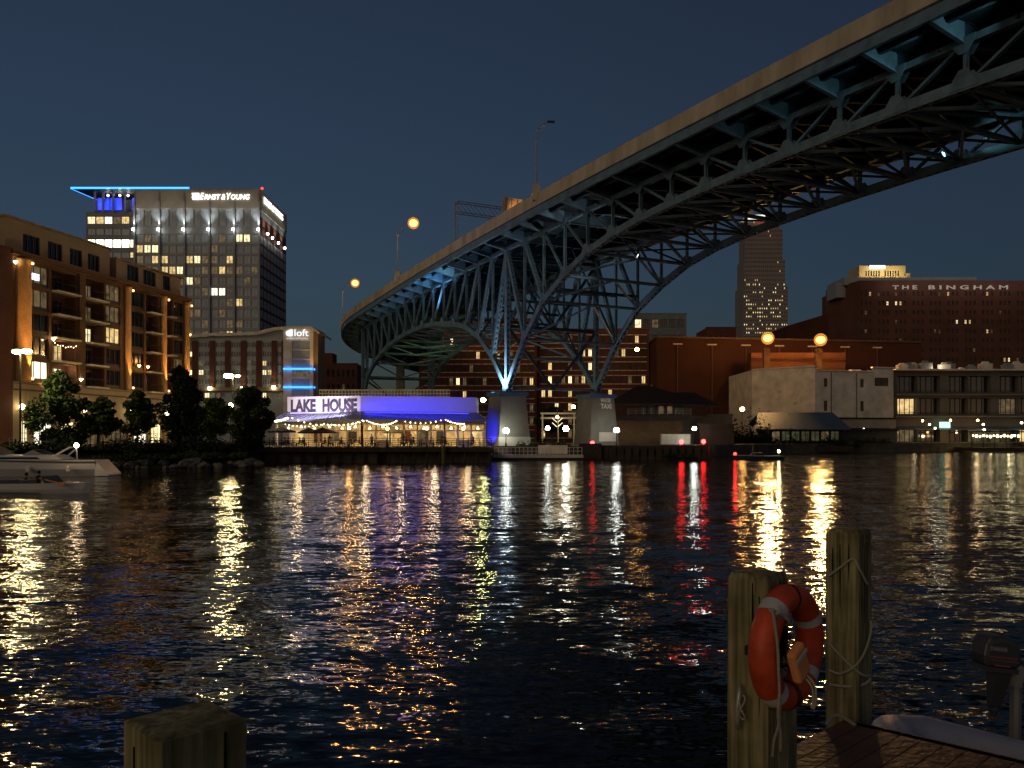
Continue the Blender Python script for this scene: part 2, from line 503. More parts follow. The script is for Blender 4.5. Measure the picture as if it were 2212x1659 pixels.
# panel points: whole panels over the river, slightly shorter in the shore arm
ks = [i * 0.888 for i in range(-15, 0)] + list(range(0, 21))
LOW = {0: 7.8, 1: 14.86, 2: 19.7, 3: 22.4, 4: 24.4, 5: 25.5, 6: 26.1, 7: 26.4, 8: 26.6, 9: 26.7, 10: 26.75, 11: 26.7, 12: 26.6, 13: 26.4, 14: 26.1, 15: 25.5, 16: 24.4, 17: 22.4, 18: 19.7, 19: 14.86, 20: 7.8,
       -1: 13.2, -2: 17.0, -3: 19.2, -4: 20.4, -5: 21.1, -6: 21.6, -7: 21.8, -8: 21.7, -9: 21.4, -10: 20.8, -11: 20.1, -12: 18.9, -13: 17.1, -14: 14.3, -15: 8.6}
idx = list(range(-15, 21))
KK = {i: ks[j] for j, i in enumerate(idx)}
low = lambda i, off: BP(KK[i], off, LOW[i], False)
topz = 29.55
top_ = lambda i, off: BP(KK[i], off, topz)

# deck slab, fascia, parapets
kd = [x * 0.5 for x in range(-74, 41)]
def strip(mb, o0, z0, o1, z1, mi=0):
    for a, b in zip(kd[:-1], kd[1:]):
        mb.quad(BP(a, o0, z0), BP(b, o0, z0), BP(b, o1, z1), BP(a, o1, z1), mi)
OW = 4.27
FAR = -SEP - OW
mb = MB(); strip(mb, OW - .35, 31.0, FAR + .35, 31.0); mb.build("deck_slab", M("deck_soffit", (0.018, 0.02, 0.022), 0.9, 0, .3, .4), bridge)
mb = MB(); strip(mb, FAR + .5, 31.45, OW - .5, 31.45); mb.build("roadway", asph, bridge)
for side, o in (("near", OW), ("far", FAR)):
    s_ = 1 if side == "near" else -1
    mb = MB()
    strip(mb, o, 30.1, o, 31.2); strip(mb, o - s_ * .05, 31.2, o - s_ * .05, 30.1)
    strip(mb, o + s_ * .14, 30.1, o - s_ * .25, 30.1); strip(mb, o - s_ * .25, 30.16, o + s_ * .14, 30.16)
    strip(mb, o + s_ * .14, 30.1, o + s_ * .14, 30.16)
    strip(mb, o + s_ * .12, 31.14, o - s_ * .3, 31.14); strip(mb, o + s_ * .12, 31.14, o + s_ * .12, 31.2)
    mb.build("fascia_girder", steel, bridge)
    mb = MB()
    prof = [(.20, 31.2), (.20, 31.55), (.12, 31.58), (.05, 32.95), (-.25, 32.95), (-.40, 31.2)]
    for (a, za), (b, zb) in zip(prof, prof[1:] + prof[:1]): strip(mb, o + s_ * a, za, o + s_ * b, zb)
    mb.build("parapet", conc, bridge)
# stringers under the deck
for j, o in enumerate([2.2, -2.4, -5.0, -8.2, -11.4, -14.2, -18.6]):
    mb = MB()
    strip(mb, o, 30.45, o, 31.0); strip(mb, o - .2, 30.45, o + .2, 30.45)
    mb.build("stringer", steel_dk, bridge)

def perfor():
    m = bpy.data.materials.new("perforated_cover_plate"); m.use_nodes = True
    n, l = m.node_tree.nodes, m.node_tree.links
    b = n["Principled BSDF"]; b.inputs["Base Color"].default_value = (0.12, 0.21, 0.27, 1); b.inputs["Roughness"].default_value = .55
    uv = n.new("ShaderNodeUVMap"); sp = n.new("ShaderNodeSeparateXYZ"); l.new(uv.outputs[0], sp.inputs[0])
    fr = n.new("ShaderNodeMath"); fr.operation = 'FRACT'; l.new(sp.outputs[0], fr.inputs[0])
    cb = n.new("ShaderNodeCombineXYZ"); l.new(fr.outputs[0], cb.inputs[0]); l.new(sp.outputs[1], cb.inputs[1])
    sb = n.new("ShaderNodeVectorMath"); sb.operation = 'SUBTRACT'; sb.inputs[1].default_value = (.5, .5, 0); l.new(cb.outputs[0], sb.inputs[0])
    sc_ = n.new("ShaderNodeVectorMath"); sc_.operation = 'MULTIPLY'; sc_.inputs[1].default_value = (1.9, 1.9, 0); l.new(sb.outputs[0], sc_.inputs[0])
    ln = n.new("ShaderNodeVectorMath"); ln.operation = 'LENGTH'; l.new(sc_.outputs[0], ln.inputs[0])
    gt = n.new("ShaderNodeMath"); gt.operation = 'GREATER_THAN'; gt.inputs[1].default_value = .5; l.new(ln.outputs["Value"], gt.inputs[0])
    l.new(gt.outputs[0], b.inputs["Alpha"])
    return m
perf = perfor()
def boxmember(a, b, w, h, name, holes=True, mat=None, plates='both'):
    """two side webs, joined by perforated cover plates"""
    a, b = V(a), V(b); d = (b - a).normalized(); nn = path(0)[2]
    nn = (nn - d * nn.dot(d)).normalized()
    u = nn.cross(d).normalized()
    mb = MB()
    for s_ in (-1, 1):
        mb.beam(a + nn * s_ * w / 2, b + nn * s_ * w / 2, .06, h, u)
    n0 = len(mb.f)
    mb.uv = None
    L = (b - a).length; rep = max(1, round(L / (h * 1.25)))
    nl = 4 * n0 * 0
    luv = []
    for f in mb.f: luv += [(0, 0)] * len(f)
    for s_ in (-1, 1):
        o = u * s_ * (h / 2 - .03)
        mb.quad(a + nn * (-w / 2) + o, a + nn * (w / 2) + o, b + nn * (w / 2) + o, b + nn * (-w / 2) + o, 1)
        luv += [(0, 0), (0, 1), (rep, 1), (rep, 0)]
    mb.uv = luv
    return mb.build(name, [mat or steel, perf], bridge)

for off, nm in ((0, "near"), (-SEP, "far")):
    # chords
    mt = steel
    for i in idx[:-1]:
        boxmember(low(i, off), low(i + 1, off), .62, .85, "bottom_chord")
    for i in idx[:-1]:
        mb = MB(); mb.beam(top_(i, off), top_(i + 1, off), .6, .55); mb.build("top_chord", steel, bridge)
    for i in idx:
        a, b = low(i, off), top_(i, off)
        d, nrm = path(KK[i])[1], path(KK[i])[2]
        if i in (-15, 0, 20):
            boxmember(a, b, .6, .75, "vertical_post")
        else:
            mb = MB(); mb.hbeam(a, b, .27, .38, .04, nrm); mb.build("vertical_post", steel, bridge)
        # gussets
        sl0 = (low(i + 1, off) if i < 20 else a) - (low(i - 1, off) if i > -15 else a)
        sl0.normalize()
        for s_ in (-1, 1):
            mb = MB(); g = a + nrm * s_ * .36
            up = V((0, 0, 1))
            gh = 1.0 if i not in (0, -15, 20) else 1.3
            pts = [g - sl0 * 1.15 - up * .30, g + sl0 * 1.15 - up * .30, g + sl0 * .9 + up * .42, g + d * .34 + up * gh * 1.15, g - d * .34 + up * gh * 1.15, g - sl0 * .9 + up * .42]
            mb.prism(pts, nrm * .04 * s_); mb.build("gusset_plate", steel, bridge)
            mb = MB(); g = b + nrm * s_ * .33
            mb.prism([g - d * 1.0 + up * .27, g + d * 1.0 + up * .27, g + d * .8 - up * .35, g + d * .35 - up * .95, g - d * .35 - up * .95, g - d * .8 - up * .35], nrm * .04 * s_)
            mb.build("gusset_plate", steel, bridge)
    for i in idx[:-1]:
        if i >= 0: e = (top_(i, off), low(i + 1, off)) if i < 10 else (low(i, off), top_(i + 1, off))
        else: e = (low(i, off), top_(i + 1, off)) if i >= -8 else (top_(i, off), low(i + 1, off))
        if i in (-1, -2, 0, 1, -3) : boxmember(e[0], e[1], .5, .55 if i != -1 else .7, "diagonal_brace")
        else:
            mb = MB(); mb.hbeam(e[0], e[1], .24, .34, .04, path(0)[2]); mb.build("diagonal_brace", steel, bridge)
# floor beams and outriggers
for i in idx + [-16, -17, -18, -19, -20, -21, -22, -24, -26, -28]:
    k = KK.get(i, KK[-15] + (i + 15) * .888)
    mb = MB()
    for (z, w, t) in ((29.35, .42, .06), (30.92, .42, .06)):
        mb.beam(BP(k, 0.2, z), BP(k, -SEP - .2, z), w, t)
    mb.beam(BP(k, .2, 30.13), BP(k, -SEP - .2, 30.13), .05, 1.54)
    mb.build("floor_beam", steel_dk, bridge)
    for (o0, o1, s_) in ((0.1, OW - .05, 1), (-SEP - .1, FAR + .05, -1)):
        mb = MB()
        d = path(k)[1]
        q = [BP(k, o0, 29.3), BP(k, o1, 30.12), BP(k, o1, 31.0), BP(k, o0, 31.0)]
        mb.prism([p - d * .025 for p in q], d * .05)
        mb.beam(BP(k, o0, 29.28), BP(k, o1, 30.10), .36, .05)
        for t in range(1, 6):
            o = o0 + (o1 - o0) * t / 6; z = 29.3 + .82 * t / 6
            mb.beam(BP(k, o, z + .02), BP(k, o, 31.0), .26, .03, d)
        mb.build("outrigger_bracket", steel, bridge)
UPZ_ = V((0, 0, 1))
# bottom laterals (K bracing), sway frames
for i in idx:
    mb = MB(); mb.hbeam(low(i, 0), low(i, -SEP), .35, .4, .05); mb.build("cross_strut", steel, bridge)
    j = i - 1 if i < 0 else i + 1
    if j in KK and i != 20:
        mid = (low(j, 0) + low(j, -SEP)) / 2
        for o in (0, -SEP):
            if i == 0: continue
            mb = MB(); mb.beam(low(i, o), mid, .26, .26); mb.build("lateral_brace", steel, bridge)
        mb = MB()
        tm = (top_(i, 0) + top_(i, -SEP)) / 2 - V((0, 0, .2))
        if i not in (20, -15) and LOW[i] > 24.3:
            for o in (0, -SEP):
                m2_ = MB(); m2_.beam(low(i, o), (low(j, 0 if o else -SEP)), .2, .2); m2_.build("lateral_brace", steel_dk, bridge)
                m2_ = MB(); m2_.beam(top_(i, o) - UPZ_ * .35, (top_(j, 0 if o else -SEP)) - UPZ_ * .35, .25, .25); m2_.build("upper_lateral", steel_dk, bridge)
        if i != 0 and (LOW[i] < 19.5 or i % 2):
            mb.beam(low(i, 0), tm, .25, .25); mb.beam(low(i, -SEP), tm, .25, .25); mb.build("sway_brace", steel_dk, bridge)
for i in (0, -15):
    for (za, zb) in ((LOW[i], 17.5), (17.5, 28.6)):
        a0, a1 = BP(KK[i], 0, za, False), BP(KK[i], -SEP, za, False)
        b0, b1 = BP(KK[i], 0, zb, False), BP(KK[i], -SEP, zb, False)
        if i: b0.z -= 3.2; b1.z -= 3.2
        m0, m1 = (a0 + a1) / 2, (b0 + b1) / 2
        mb = MB(); mb.hbeam(b0, b1, .4, .5, .05)
        mb.build("cross_strut", steel_dk, bridge)
        for q in ((b0, m0), (b1, m0)):
            mb = MB(); mb.beam(q[0], q[1], .35, .4); mb.build("sway_brace", steel_dk, bridge)
for i in (0, -1, 1, -2, 2, -3, 3):
    for s_ in (0,):
        mb = MB()
        a, b = BP(KK[i], 0, 23.6 - abs(i), False), BP(KK[i], -SEP, 23.6 - abs(i), False)
        if LOW[i] < 20: mb.hbeam(a, b, .3, .4, .05); mb.build("cross_strut", steel_dk, bridge)

# concrete piers: a mesh each, part of the bridge
ax = (path(0)[2], path(0)[1], V((0, 0, 1)))
def pier(i, off, s0=(5.0, 5.0), s1=(4.0, 4.0), top=None, base=1.9):
    p = low(i, off); c0 = V((p.x, p.y, base)); zt = p.z - 1.25
    pr = thing("bridge_pier", c0, "", "")
    return p, c0, zt
def make_pier(i, off, label, paint=None):
    p = low(i, off); zt = p.z - 1.35
    mb = MB()
    c0 = V((p.x, p.y, 1.9)); c1 = V((p.x, p.y, zt))
    mb.frustum(c0, (5.6, 5.2), c1, (4.3, 4.2), ax)
    o = mb.build("pier", pierc, bridge); o["label"] = label
    mb = MB(); mb.box((p.x, p.y, zt + .32), (5.0, 4.8, .62), ax)
    mb.build("pier_cap", M("blue_painted_cap", (0.06, 0.12, 0.24), .6), o)
    mb = MB(); mb.frustum((p.x, p.y, zt + .63), (1.5, 1.5), (p.x, p.y, p.z - .1), (.5, .8), ax)
    mb.build("bearing", steel, o)
    return o, p, zt
pn, ppn, zt0 = make_pier(0, 0, "tapered concrete pier lit blue on its left side")
pf, ppf, zt1 = make_pier(0, -SEP, "tapered concrete pier painted with white water taxi lettering")
make_pier(-15, 0, "concrete pier behind the waterside restaurant"); make_pier(-15, -SEP, "concrete pier behind the waterside restaurant")
for k in (-22, -28):
    for off in (-1, -SEP + 1):
        q = BP(k, off, 0); mb = MB()
        zt = drop(k) + 29.2
        mb.frustum((q.x, q.y, 1.9), (2.6, 2.6), (q.x, q.y, zt), (2.2, 2.2)); mb.build("pier", pierc, bridge)
# water taxi lettering on the camera-side face of the far pier
d0, nn0 = path(0)[1], path(0)[2]
face_u = -nn0
def pier_face(z): return 2.6 - 0.5 * (z - 1.9) / (zt1 - 1.9) + .03
ltr = M("faded_white_lettering", (0.85, 0.85, 0.76), .8)
for body, zz, sz, wd in (("WATER", Z(868.5, 135), .88, 2.0), ("TAXI", Z(882, 135), 1.08, 2.05)):
    up = V((0, 0, 1))
    o = ppf + face_u * (-.55) + d0 * (pier_face(zz) + .05); o.z = zz
    text(body, o, face_u, up, sz, ltr, bridge, "painted_lettering", .03, .03, fit=wd)
# low pale paint patch
mb = MB(); c = ppf + d0 * (2.62) + face_u * .6; c.z = 3.4
mb.box(c, (3.4, .04, 1.5), (face_u, d0, V((0, 0, 1)))); mb.build("paint_patch", pierlt, bridge)
mb = MB(); mb.frustum((ppn.x, ppn.y, 1.95), (5.68, 5.28), (ppn.x, ppn.y, 3.4), (5.45, 5.08), ax); mb.build("paint_band", pierlt, bridge)

# floodlights on the bridge
def flood(loc, aim, col, pw, spot, label, group=None, r=.22):
    t = thing("floodlight", loc, label, "floodlight", group)
    mb = MB(); a = (V(aim) - V(loc)).normalized(); s1 = a.cross(V((0, 0, 1))).normalized(); s2 = s1.cross(a)
    mb.box(V(loc) - a * .2, (.6, .35, .45), (s1, a, s2)); mb.build("housing", dkmetal, t)
    mb = MB(); mb.box(V(loc) + a * .0, (.5, .03, .36), (s1, a, s2)); mb.build("lens", E("lens%s" % str(col), col, 12, False), t)
    light('SPOT', V(loc) + a * .1, col, pw, t, r, aim, spot, .8)
    return t
UPZ = V((0, 0, 1))
flood(ppn + UPZ * .1 + nn0 * 1.6 + d0 * .5 - UPZ * .9, ppn + UPZ * 8 - d0 * 2.0, (.75, .95, 1), 5500, 95, "white floodlight at the foot of the near truss on the blue-lit pier")
light('SPOT', ppn + nn0 * 3.5 - UPZ * .6, (.75, .93, 1), 6000, bridge, .4, ppn + UPZ * 2.2, 80, 1.0)
flood(ppf + nn0 * 2.0 - UPZ * .9 - d0 * 1.0, ppf + UPZ * 10 + nn0 * 1.5 - d0 * 3, (.7, .95, 1), 5000, 34, "cool floodlight on the lettered pier shining up inside the trusses")
q = low(-3, -2.2) - d0 * 1.5; flood(q + UPZ * .2, top_(-2, .5), (.5, .88, 1), 4500, 110, "cyan floodlight inside the shore span third panel from the pier")
q = low(-5, -2.5); flood(q + UPZ * .6, top_(-5, 2.5), (.22, .62, 1), 4500, 100, "blue floodlight inside the shore span fifth panel from the pier")
q = low(13, -13); flood(q + UPZ * .5, BP(14, -16, 29.6), (.35, .9, .85), 900, 80, "teal floodlight under the river span near the upper right")
q = low(11, -14); flood(q + UPZ * .3, BP(12.5, -16, 29.8), (.4, .9, .85), 500, 80, "teal floodlight under the river span beside its midpoint")
q = low(4, -8); flood(q + UPZ * .3, top_(3, 2) , (.9, .95, .85), 1800, 120, "pale floodlight inside the river span fourth panel from the pier")
q = BP(KK[-10], -9, 9, False); light('SPOT', q, (.75, 1.0, .35), 2500, bridge, .4, low(-11, -9), 90, 1.0)

# small floodlights that wash the outrigger brackets
for k, col, pw in [(13, (.5, .92, .88), 330), (12, (.5, .92, .88), 280), (11, (.5, .92, .88), 130), (10, (.5, .9, .85), 60), (9, (.6, .85, .8), 50), (KK[-4], (.45, .85, 1), 900), (KK[-5], (.2, .55, 1), 1100), (KK[-6], (.35, .75, 1), 420), (KK[-7], (.45, .75, 1), 300), (KK[-8], (.5, .75, 1), 260), (KK[-9], (.5, .75, 1), 220), (KK[-10], (.5, .75, 1), 160), (KK[-11], (.6, .75, .9), 110), (KK[-12], (.7, .8, .9), 90), (3, (.9, .95, .9), 160), (4, (.9, .95, .9), 120), (1, (.8, .9, 1), 100)]:
    s_ = BP(k + .82, 1.5, 29.15)
    mb = MB(); mb.box(s_ - UPZ_ * .12, (.3, .2, .2), ax); mb.build("bracket_floodlight", dkmetal, bridge)
    light('SPOT', s_ + UPZ_ * .05, col, pw, bridge, .12, BP(k, 2.0, 30.25), 75, .9)

# ================================================================== LAMPS
def bulbmat(col, st): return E("lamp_glass_%d_%d_%d_%d" % (*[int(c * 99) for c in col], int(st)), col, st)
WH = (0.95, 1.0, 0.88); WARM = (1.0, 0.78, 0.42); SOD = (1.0, 0.46, 0.12); YEL = (1.0, 0.85, 0.45); RED = (1.0, 0.03, 0.02)
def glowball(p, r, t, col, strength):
    """added see-through orange shell that imitates a halo round the burner"""
    k = "halo_glow_%d" % int(strength * 10)
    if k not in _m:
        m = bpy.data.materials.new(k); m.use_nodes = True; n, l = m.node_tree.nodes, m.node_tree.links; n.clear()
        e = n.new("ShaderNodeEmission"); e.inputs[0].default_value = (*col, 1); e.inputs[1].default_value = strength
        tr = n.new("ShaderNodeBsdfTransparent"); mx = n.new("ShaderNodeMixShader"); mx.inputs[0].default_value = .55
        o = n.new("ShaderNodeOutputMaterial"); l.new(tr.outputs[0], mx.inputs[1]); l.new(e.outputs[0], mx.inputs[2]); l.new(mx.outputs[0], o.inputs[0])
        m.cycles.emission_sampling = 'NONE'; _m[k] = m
    mb = MB(); mb.ball(p, r, 14); mb.build("halo_shell", _m[k], t, True)  # emissive shell added for the halo, not a part of the lamp
def globe_post(px, py, Y, base, col, st, r, label, group="globe lamps along the riverwalk", name="street_lamp", arm=None):
    p = P(px, py, Y)
    t = thing(name, (p.x, p.y, base), label, "street lamp", group)
    mb = MB(); mb.tube([(p.x, p.y, base), (p.x, p.y, p.z - r * 1.0)], [.07, .05], 8); mb.lathe((p.x, p.y, base), [(.14, 0), (.14, .3), (.08, .4)], 10)
    mb.lathe((p.x, p.y, p.z - r * 1.25), [(.06, 0), (r * .6, r * .3), (r * .6, r * .45)], 10)
    mb.build("pole", dkmetal, t)
    mb = MB(); mb.ball(p, r, 10); mb.build("globe", bulbmat(col, st), t, True)
    mb = MB(); mb.lathe((p.x, p.y, p.z + r * .8), [(r * .5, 0), (r * .35, r * .25), (.03, r * .45)], 10); mb.build("cap", dkmetal, t)
    return t

# ================================================================== LEFT: brick apartment block
U1 = V((.2183, .9759, 0)).normalized(); N1 = U1.cross(V((0, 0, 1))).normalized()
if N1.x < 0: N1 = -N1
C0 = V((-66.6, 110, 0))
def cp(t, z, out=0.0): return C0 + U1 * t + N1 * out + V((0, 0, z))
slabm_ = 0
condo = thing("apartment_building", cp(0, LAND), "long orange brick riverside apartment block with glowing brick columns and stacked balconies", "apartment building")
FL = 3.3; Z1 = 10.9; LC = 38.9
wall = MB()
bays_w = [(2.9, 6.6), (18.2, 21.4), (24.1, 27.2), (35.2, 37.9)]
bays_b = [(7.1, 11.9), (13.5, 17.8), (27.7, 31.0), (32.9, 34.8)]
Zr = [(Z1 + FL * k + .1 - 1.3 * 0, Z1 + FL * k + 2.95) for k in range(5)]
# wall plane from LAND; facade() works with U pointing so that N faces the viewer
Uf = U1; Of = cp(0, LAND)
chk = Uf.cross(V((0, 0, 1))).normalized()
rects = facade(wall, Of, Uf, LC, 26 - .1, bays_w + bays_b, [(a - LAND, b - LAND) for a, b in Zr], .35)
closebox(wall, Of, Uf, LC, 22, 26 - .1)
wall.build("wall", brick_o, condo)
mb = MB()
mb.box(cp(LC / 2, 27.9, .1), (LC + .8, 1.3, .5), (U1, N1, UPZ)); mb.box(cp(LC / 2, 27.5, .05), (LC + .4, .7, .3), (U1, N1, UPZ))
mb.build("cornice", brick_o, condo)
mb = MB(); mb.box(cp(LC / 2, 10.15, .2), (LC + .6, 1.0, .7), (U1, N1, UPZ)); mb.box(cp(LC / 2, 10.72, .1), (LC + .3, .6, .22), (U1, N1, UPZ)); mb.build("ledge", beige, condo)
# stone base in front of the wall plane, with openings
base = MB()
op = [(1.4, 2.6), (3.6, 6.9), (8.1, 11.2), (13.6, 16.6), (18.2, 21.2), (24.2, 27.4), (28.6, 31.2), (33.4, 36.6)]
br = facade(base, cp(0, LAND, .32), U1, LC, 7.64, op, [(.2, 3.6)], .25)
base.build("stone_base", beige, condo)
for i, r in enumerate(br):
    mb = MB(); pane(mb, r, .26, 3, 2, .08)
    mb.build("shop_window", [[LY, LP, E("lit_shop_window", (1.0, .8, .38), 1.6, False, .3, .5), LW][i % 4] if i not in (3, 4) else LD, frame_dk], condo)
for t0 in (2.6, 7.5, 12.3, 17.3, 22.7, 27.9, 31.9, 37.2):
    mb = MB(); mb.box(cp(t0, 5.85, .45), (.55, .26, 7.6), (U1, N1, UPZ)); mb.build("pilaster", beige, condo)
col_t = [1.75, 22.75, 31.9, 38.4]
for i, t0 in enumerate(col_t):
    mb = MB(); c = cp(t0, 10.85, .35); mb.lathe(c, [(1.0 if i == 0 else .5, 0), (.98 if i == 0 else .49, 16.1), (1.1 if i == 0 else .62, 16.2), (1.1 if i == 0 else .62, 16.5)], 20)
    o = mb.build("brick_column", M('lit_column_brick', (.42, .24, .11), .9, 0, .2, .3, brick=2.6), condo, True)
mb = MB(); mb.box(cp(12.7, 19.1, .18), (1.2, .5, 16.6), (U1, N1, UPZ)); mb.build("brick_pier", brick_o, condo)
# column up- and down-lights
for i, t0 in enumerate(col_t):
    r = 1.0 if i == 0 else .5
    for (z, az) in ((26.7, 12), (11.2, 25)):
        mb = MB(); mb.lathe(cp(t0, z - .15, .35 + r + .45), [(.14, 0), (.16, .15), (.14, .3)], 8)
        mb.build("column_light", E("column_lamp", (1, .55, .16), 6), condo)
        light('SPOT', cp(t0, z + (-.4 if z > 20 else .4), .35 + r + .38), (1.0, .52, .15), 1500 if i else 2000, condo, .05, cp(t0, az, .35 + r * .85), 30, .6)
light('SPOT', cp(.1, 11.1, 1.6), (1.0, .50, .14), 900, condo, .1, cp(1.0, 24, 1.2), 30, .7)
light('SPOT', cp(3.4, 11.2, 1.4), (1.0, .62, .22), 300, condo, .1, cp(7, 11.0, .3), 90, .8)
# windows and balconies
wr = [r for r in rects if (r[0], r[1]) in bays_w]; brc = [r for r in rects if (r[0], r[1]) in bays_b]
def wl_(r):
    bay = bays_w.index((r[0], r[1])); fl = int((r[2] + LAND - Z1) / FL + .2)
    if bay == 0 and fl == 0: return LP
    if bay == 0 and fl in (3, 4): return LD
    if bay == 1 and fl == 2: return LW
    if bay == 1 and fl in (3, 4): return LD
    if bay == 3 and fl in (0, 1): return LD
    return None
for r in wr:
    mb = MB(); pane(mb, r, .36, 3, 1, .10); mb.quad(r[4](r[0], r[2], .2), r[4](r[1], r[2], .2), r[4](r[1], r[2] + .5, .2), r[4](r[0], r[2] + .5, .2), 1)
    mb.build("window", [wl_(r) or glass_dk, frame_dk], condo)
slabm = M("balcony_slab", (0.62, 0.52, 0.34), .8)
for r in brc:
    x0, x1, z0, z1, pt, N, U = r
    bay = bays_b.index((x0, x1)); fl = int((z0 + LAND - Z1) / FL + .2)
    mb = MB()   # recess behind the opening
    for q in ((pt(x0, z0, 2.0), pt(x1, z0, 2.0), pt(x1, z1, 2.0), pt(x0, z1, 2.0)), (pt(x0, z0, .36), pt(x0, z0, 2), pt(x0, z1, 2), pt(x0, z1, .36)), (pt(x1, z0, 2), pt(x1, z0, .36), pt(x1, z1, .36), pt(x1, z1, 2)),
              (pt(x0, z1, 2), pt(x1, z1, 2), pt(x1, z1, .36), pt(x0, z1, .36)), (pt(x0, z0, .36), pt(x1, z0, .36), pt(x1, z0, 2), pt(x0, z0, 2))): mb.quad(*q)
    mb.build("balcony_recess", brick_d, condo)
    mb = MB(); mb.prism([pt(x0 + .05, z0 - .28, -1.0), pt(x1 - .05, z0 - .28, -1.0), pt(x1, z0 - .28, 0.1), pt(x0, z0 - .28, .1)], V((0, 0, .22)))
    s = mb.build("balcony_slab", slabm, condo)
    mb = MB()
    for h_ in (1.05, .1): mb.beam(pt(x0 + .05, z0 + h_, -.92), pt(x1 - .05, z0 + h_, -.92), .05, .05)
    nb = int((x1 - x0) / .3)
    for b_ in range(nb + 1):
        x = x0 + .05 + (x1 - x0 - .1) * b_ / nb; mb.beam(pt(x, z0, -.92), pt(x, z0 + 1.05, -.92), .02, .02)
    for xx in (x0 + .05, x1 - .05): mb.beam(pt(xx, z0 + 1.05, -.92), pt(xx, z0 + 1.05, 0), .05, .05)
    mb.build("railing", dkmetal, s)
    dm = LY if (bay == 0 and fl == 0) or (bay == 1 and fl == 2) else LW if (bay == 0 and fl == 1) else (LD if (bay == 1 and fl in (3, 4)) or (bay, fl) in ((2, 0), (3, 3)) else glass_dk)
    rr = (x0 + (x1 - x0) * .52, x0 + (x1 - x0) * .86, z0, z0 + 2.35, pt, N, U)
    mb = MB(); pane(mb, rr, 1.98, 2, 1, .1); mb.build("balcony_door", [dm, frame_dk], condo)
    if (bay, fl) == (0, 1):
        light('POINT', pt((x0 + x1) / 2, z1 - .5, .5), (1, .72, .3), 60, condo, .2)
    if (bay, fl) == (0, 0): light('POINT', pt(x1 - .8, z1 - .5, .7), (1, .8, .4), 50, condo, .2)
t = thing("string_lights", cp(9, 16.4, .4), "short row of warm party lights hung across an apartment balcony", "string lights")
for i in range(9):
    mb = MB(); a = i / 8; mb.ball(cp(7.4 + 4.1 * a, 16.7 - .22 * math.sin(a * 9) ** 2 - .25 * math.sin(math.pi * a), .3), .065, 6); mb.build("bulb", bulbmat(YEL, 9), t)
# television glow behind the top window
mb = MB(); mb.box(cp(4.4, 25.5, -.28), (1.5, .04, .9), (U1, N1, UPZ)); mb.build("television_glow", E("tv_screen", (.45, .6, 1), 4, False, .4, 2), condo)
# setback penthouses
def pent(t0, t1, z0, z1, back, wins, nm="penthouse"):
    w = MB(); O = cp(t0, z0, -back)
    rr = facade(w, O, U1, t1 - t0, z1 - z0, [(a - t0, b - t0) for a, b in wins], [(.7, 3.2)] if wins else [], .3)
    closebox(w, O, U1, t1 - t0, 14, z1 - z0); o = w.build(nm, beige, condo)
    for r in rr: mb = MB(); pane(mb, r, .31, 3, 1, .1); mb.build("window", [glass_dk, frame_dk], o)
    mb = MB(); mb.box(cp((t0 + t1) / 2, z1 + .12, -back - 6.8), (t1 - t0 + .6, 14.4, .24), (U1, N1, UPZ)); mb.build("roof_edge", beige, o)
pent(.4, 20.6, 28.16, 32.9, 1.3, [(3.4, 6.4), (7.9, 10.6), (12.1, 14.6), (15.8, 18.3)])
pent(21.6, 38.4, 28.16, 31.6, .9, [(24.2, 27.0), (28.2, 31.4), (33.4, 35.4)])
# dark corner wing nearest the viewer
w = MB(); O = cp(-.6, LAND, .1) - V((16, -.5, 0)); w.box(cp(-4.4, 15.2, -5.5), (8.4, 12, 26.4), (U1, N1, UPZ)); w.build("corner_wing", brick_d, condo)
# wall lanterns on the stone base
for px, py, tt in ((164.6, 882.5, 12.3), (271.6, 885.8, 22.7), (350.6, 883.4, 31.9), (10, 884, .8)):
    p = cp(tt, 7.4, 1.0)
    t = thing("wall_lantern", p, {12.3: "round wall lantern above the large dark tree", 22.7: "round wall lantern between the two small trees", 31.9: "round wall lantern beside the tall dark conifer", .8: "round wall lantern at the corner of the brick block"}[tt], "wall lantern", "wall lanterns on the apartment base")
    mb = MB(); mb.ball(p, .38, 10); mb.build("globe", bulbmat(YEL, 16), t, True)
    mb = MB(); mb.beam(p - V((0, 0, .45)), p - N1 * .6 - V((0, 0, .45)), .1, .1); mb.build("bracket", dkmetal, t)
# wall sconce pair between bays
for tt, zz, lb in ((6.85, 17.1, "small triangular sconce beside the party-lit balcony"), (12.2, 11.8, "sconce on the brick pier over the stone ledge"), (27.4, 14.9, "right one of the paired sconces on the dark glass bay"), (25.2, 14.9, "left one of the paired sconces on the dark glass bay"), (38.9, 21.6, "sconce on the far corner of the brick block"), (.2, 26.6, "bright sconce at the head of the first brick column")):
    t = thing("sconce", cp(tt, zz, .3), lb, "wall light")
    mb = MB(); mb.lathe(cp(tt, zz - .2, .55), [(.06, 0), (.26, .3), (.26, .36)], 8); mb.build("shade", bulbmat(SOD if tt > 24 else WARM, 20), t)
    mb = MB(); mb.beam(cp(tt, zz - .1, 0.0), cp(tt, zz - .1, .5), .08, .08); mb.build("bracket", dkmetal, t)
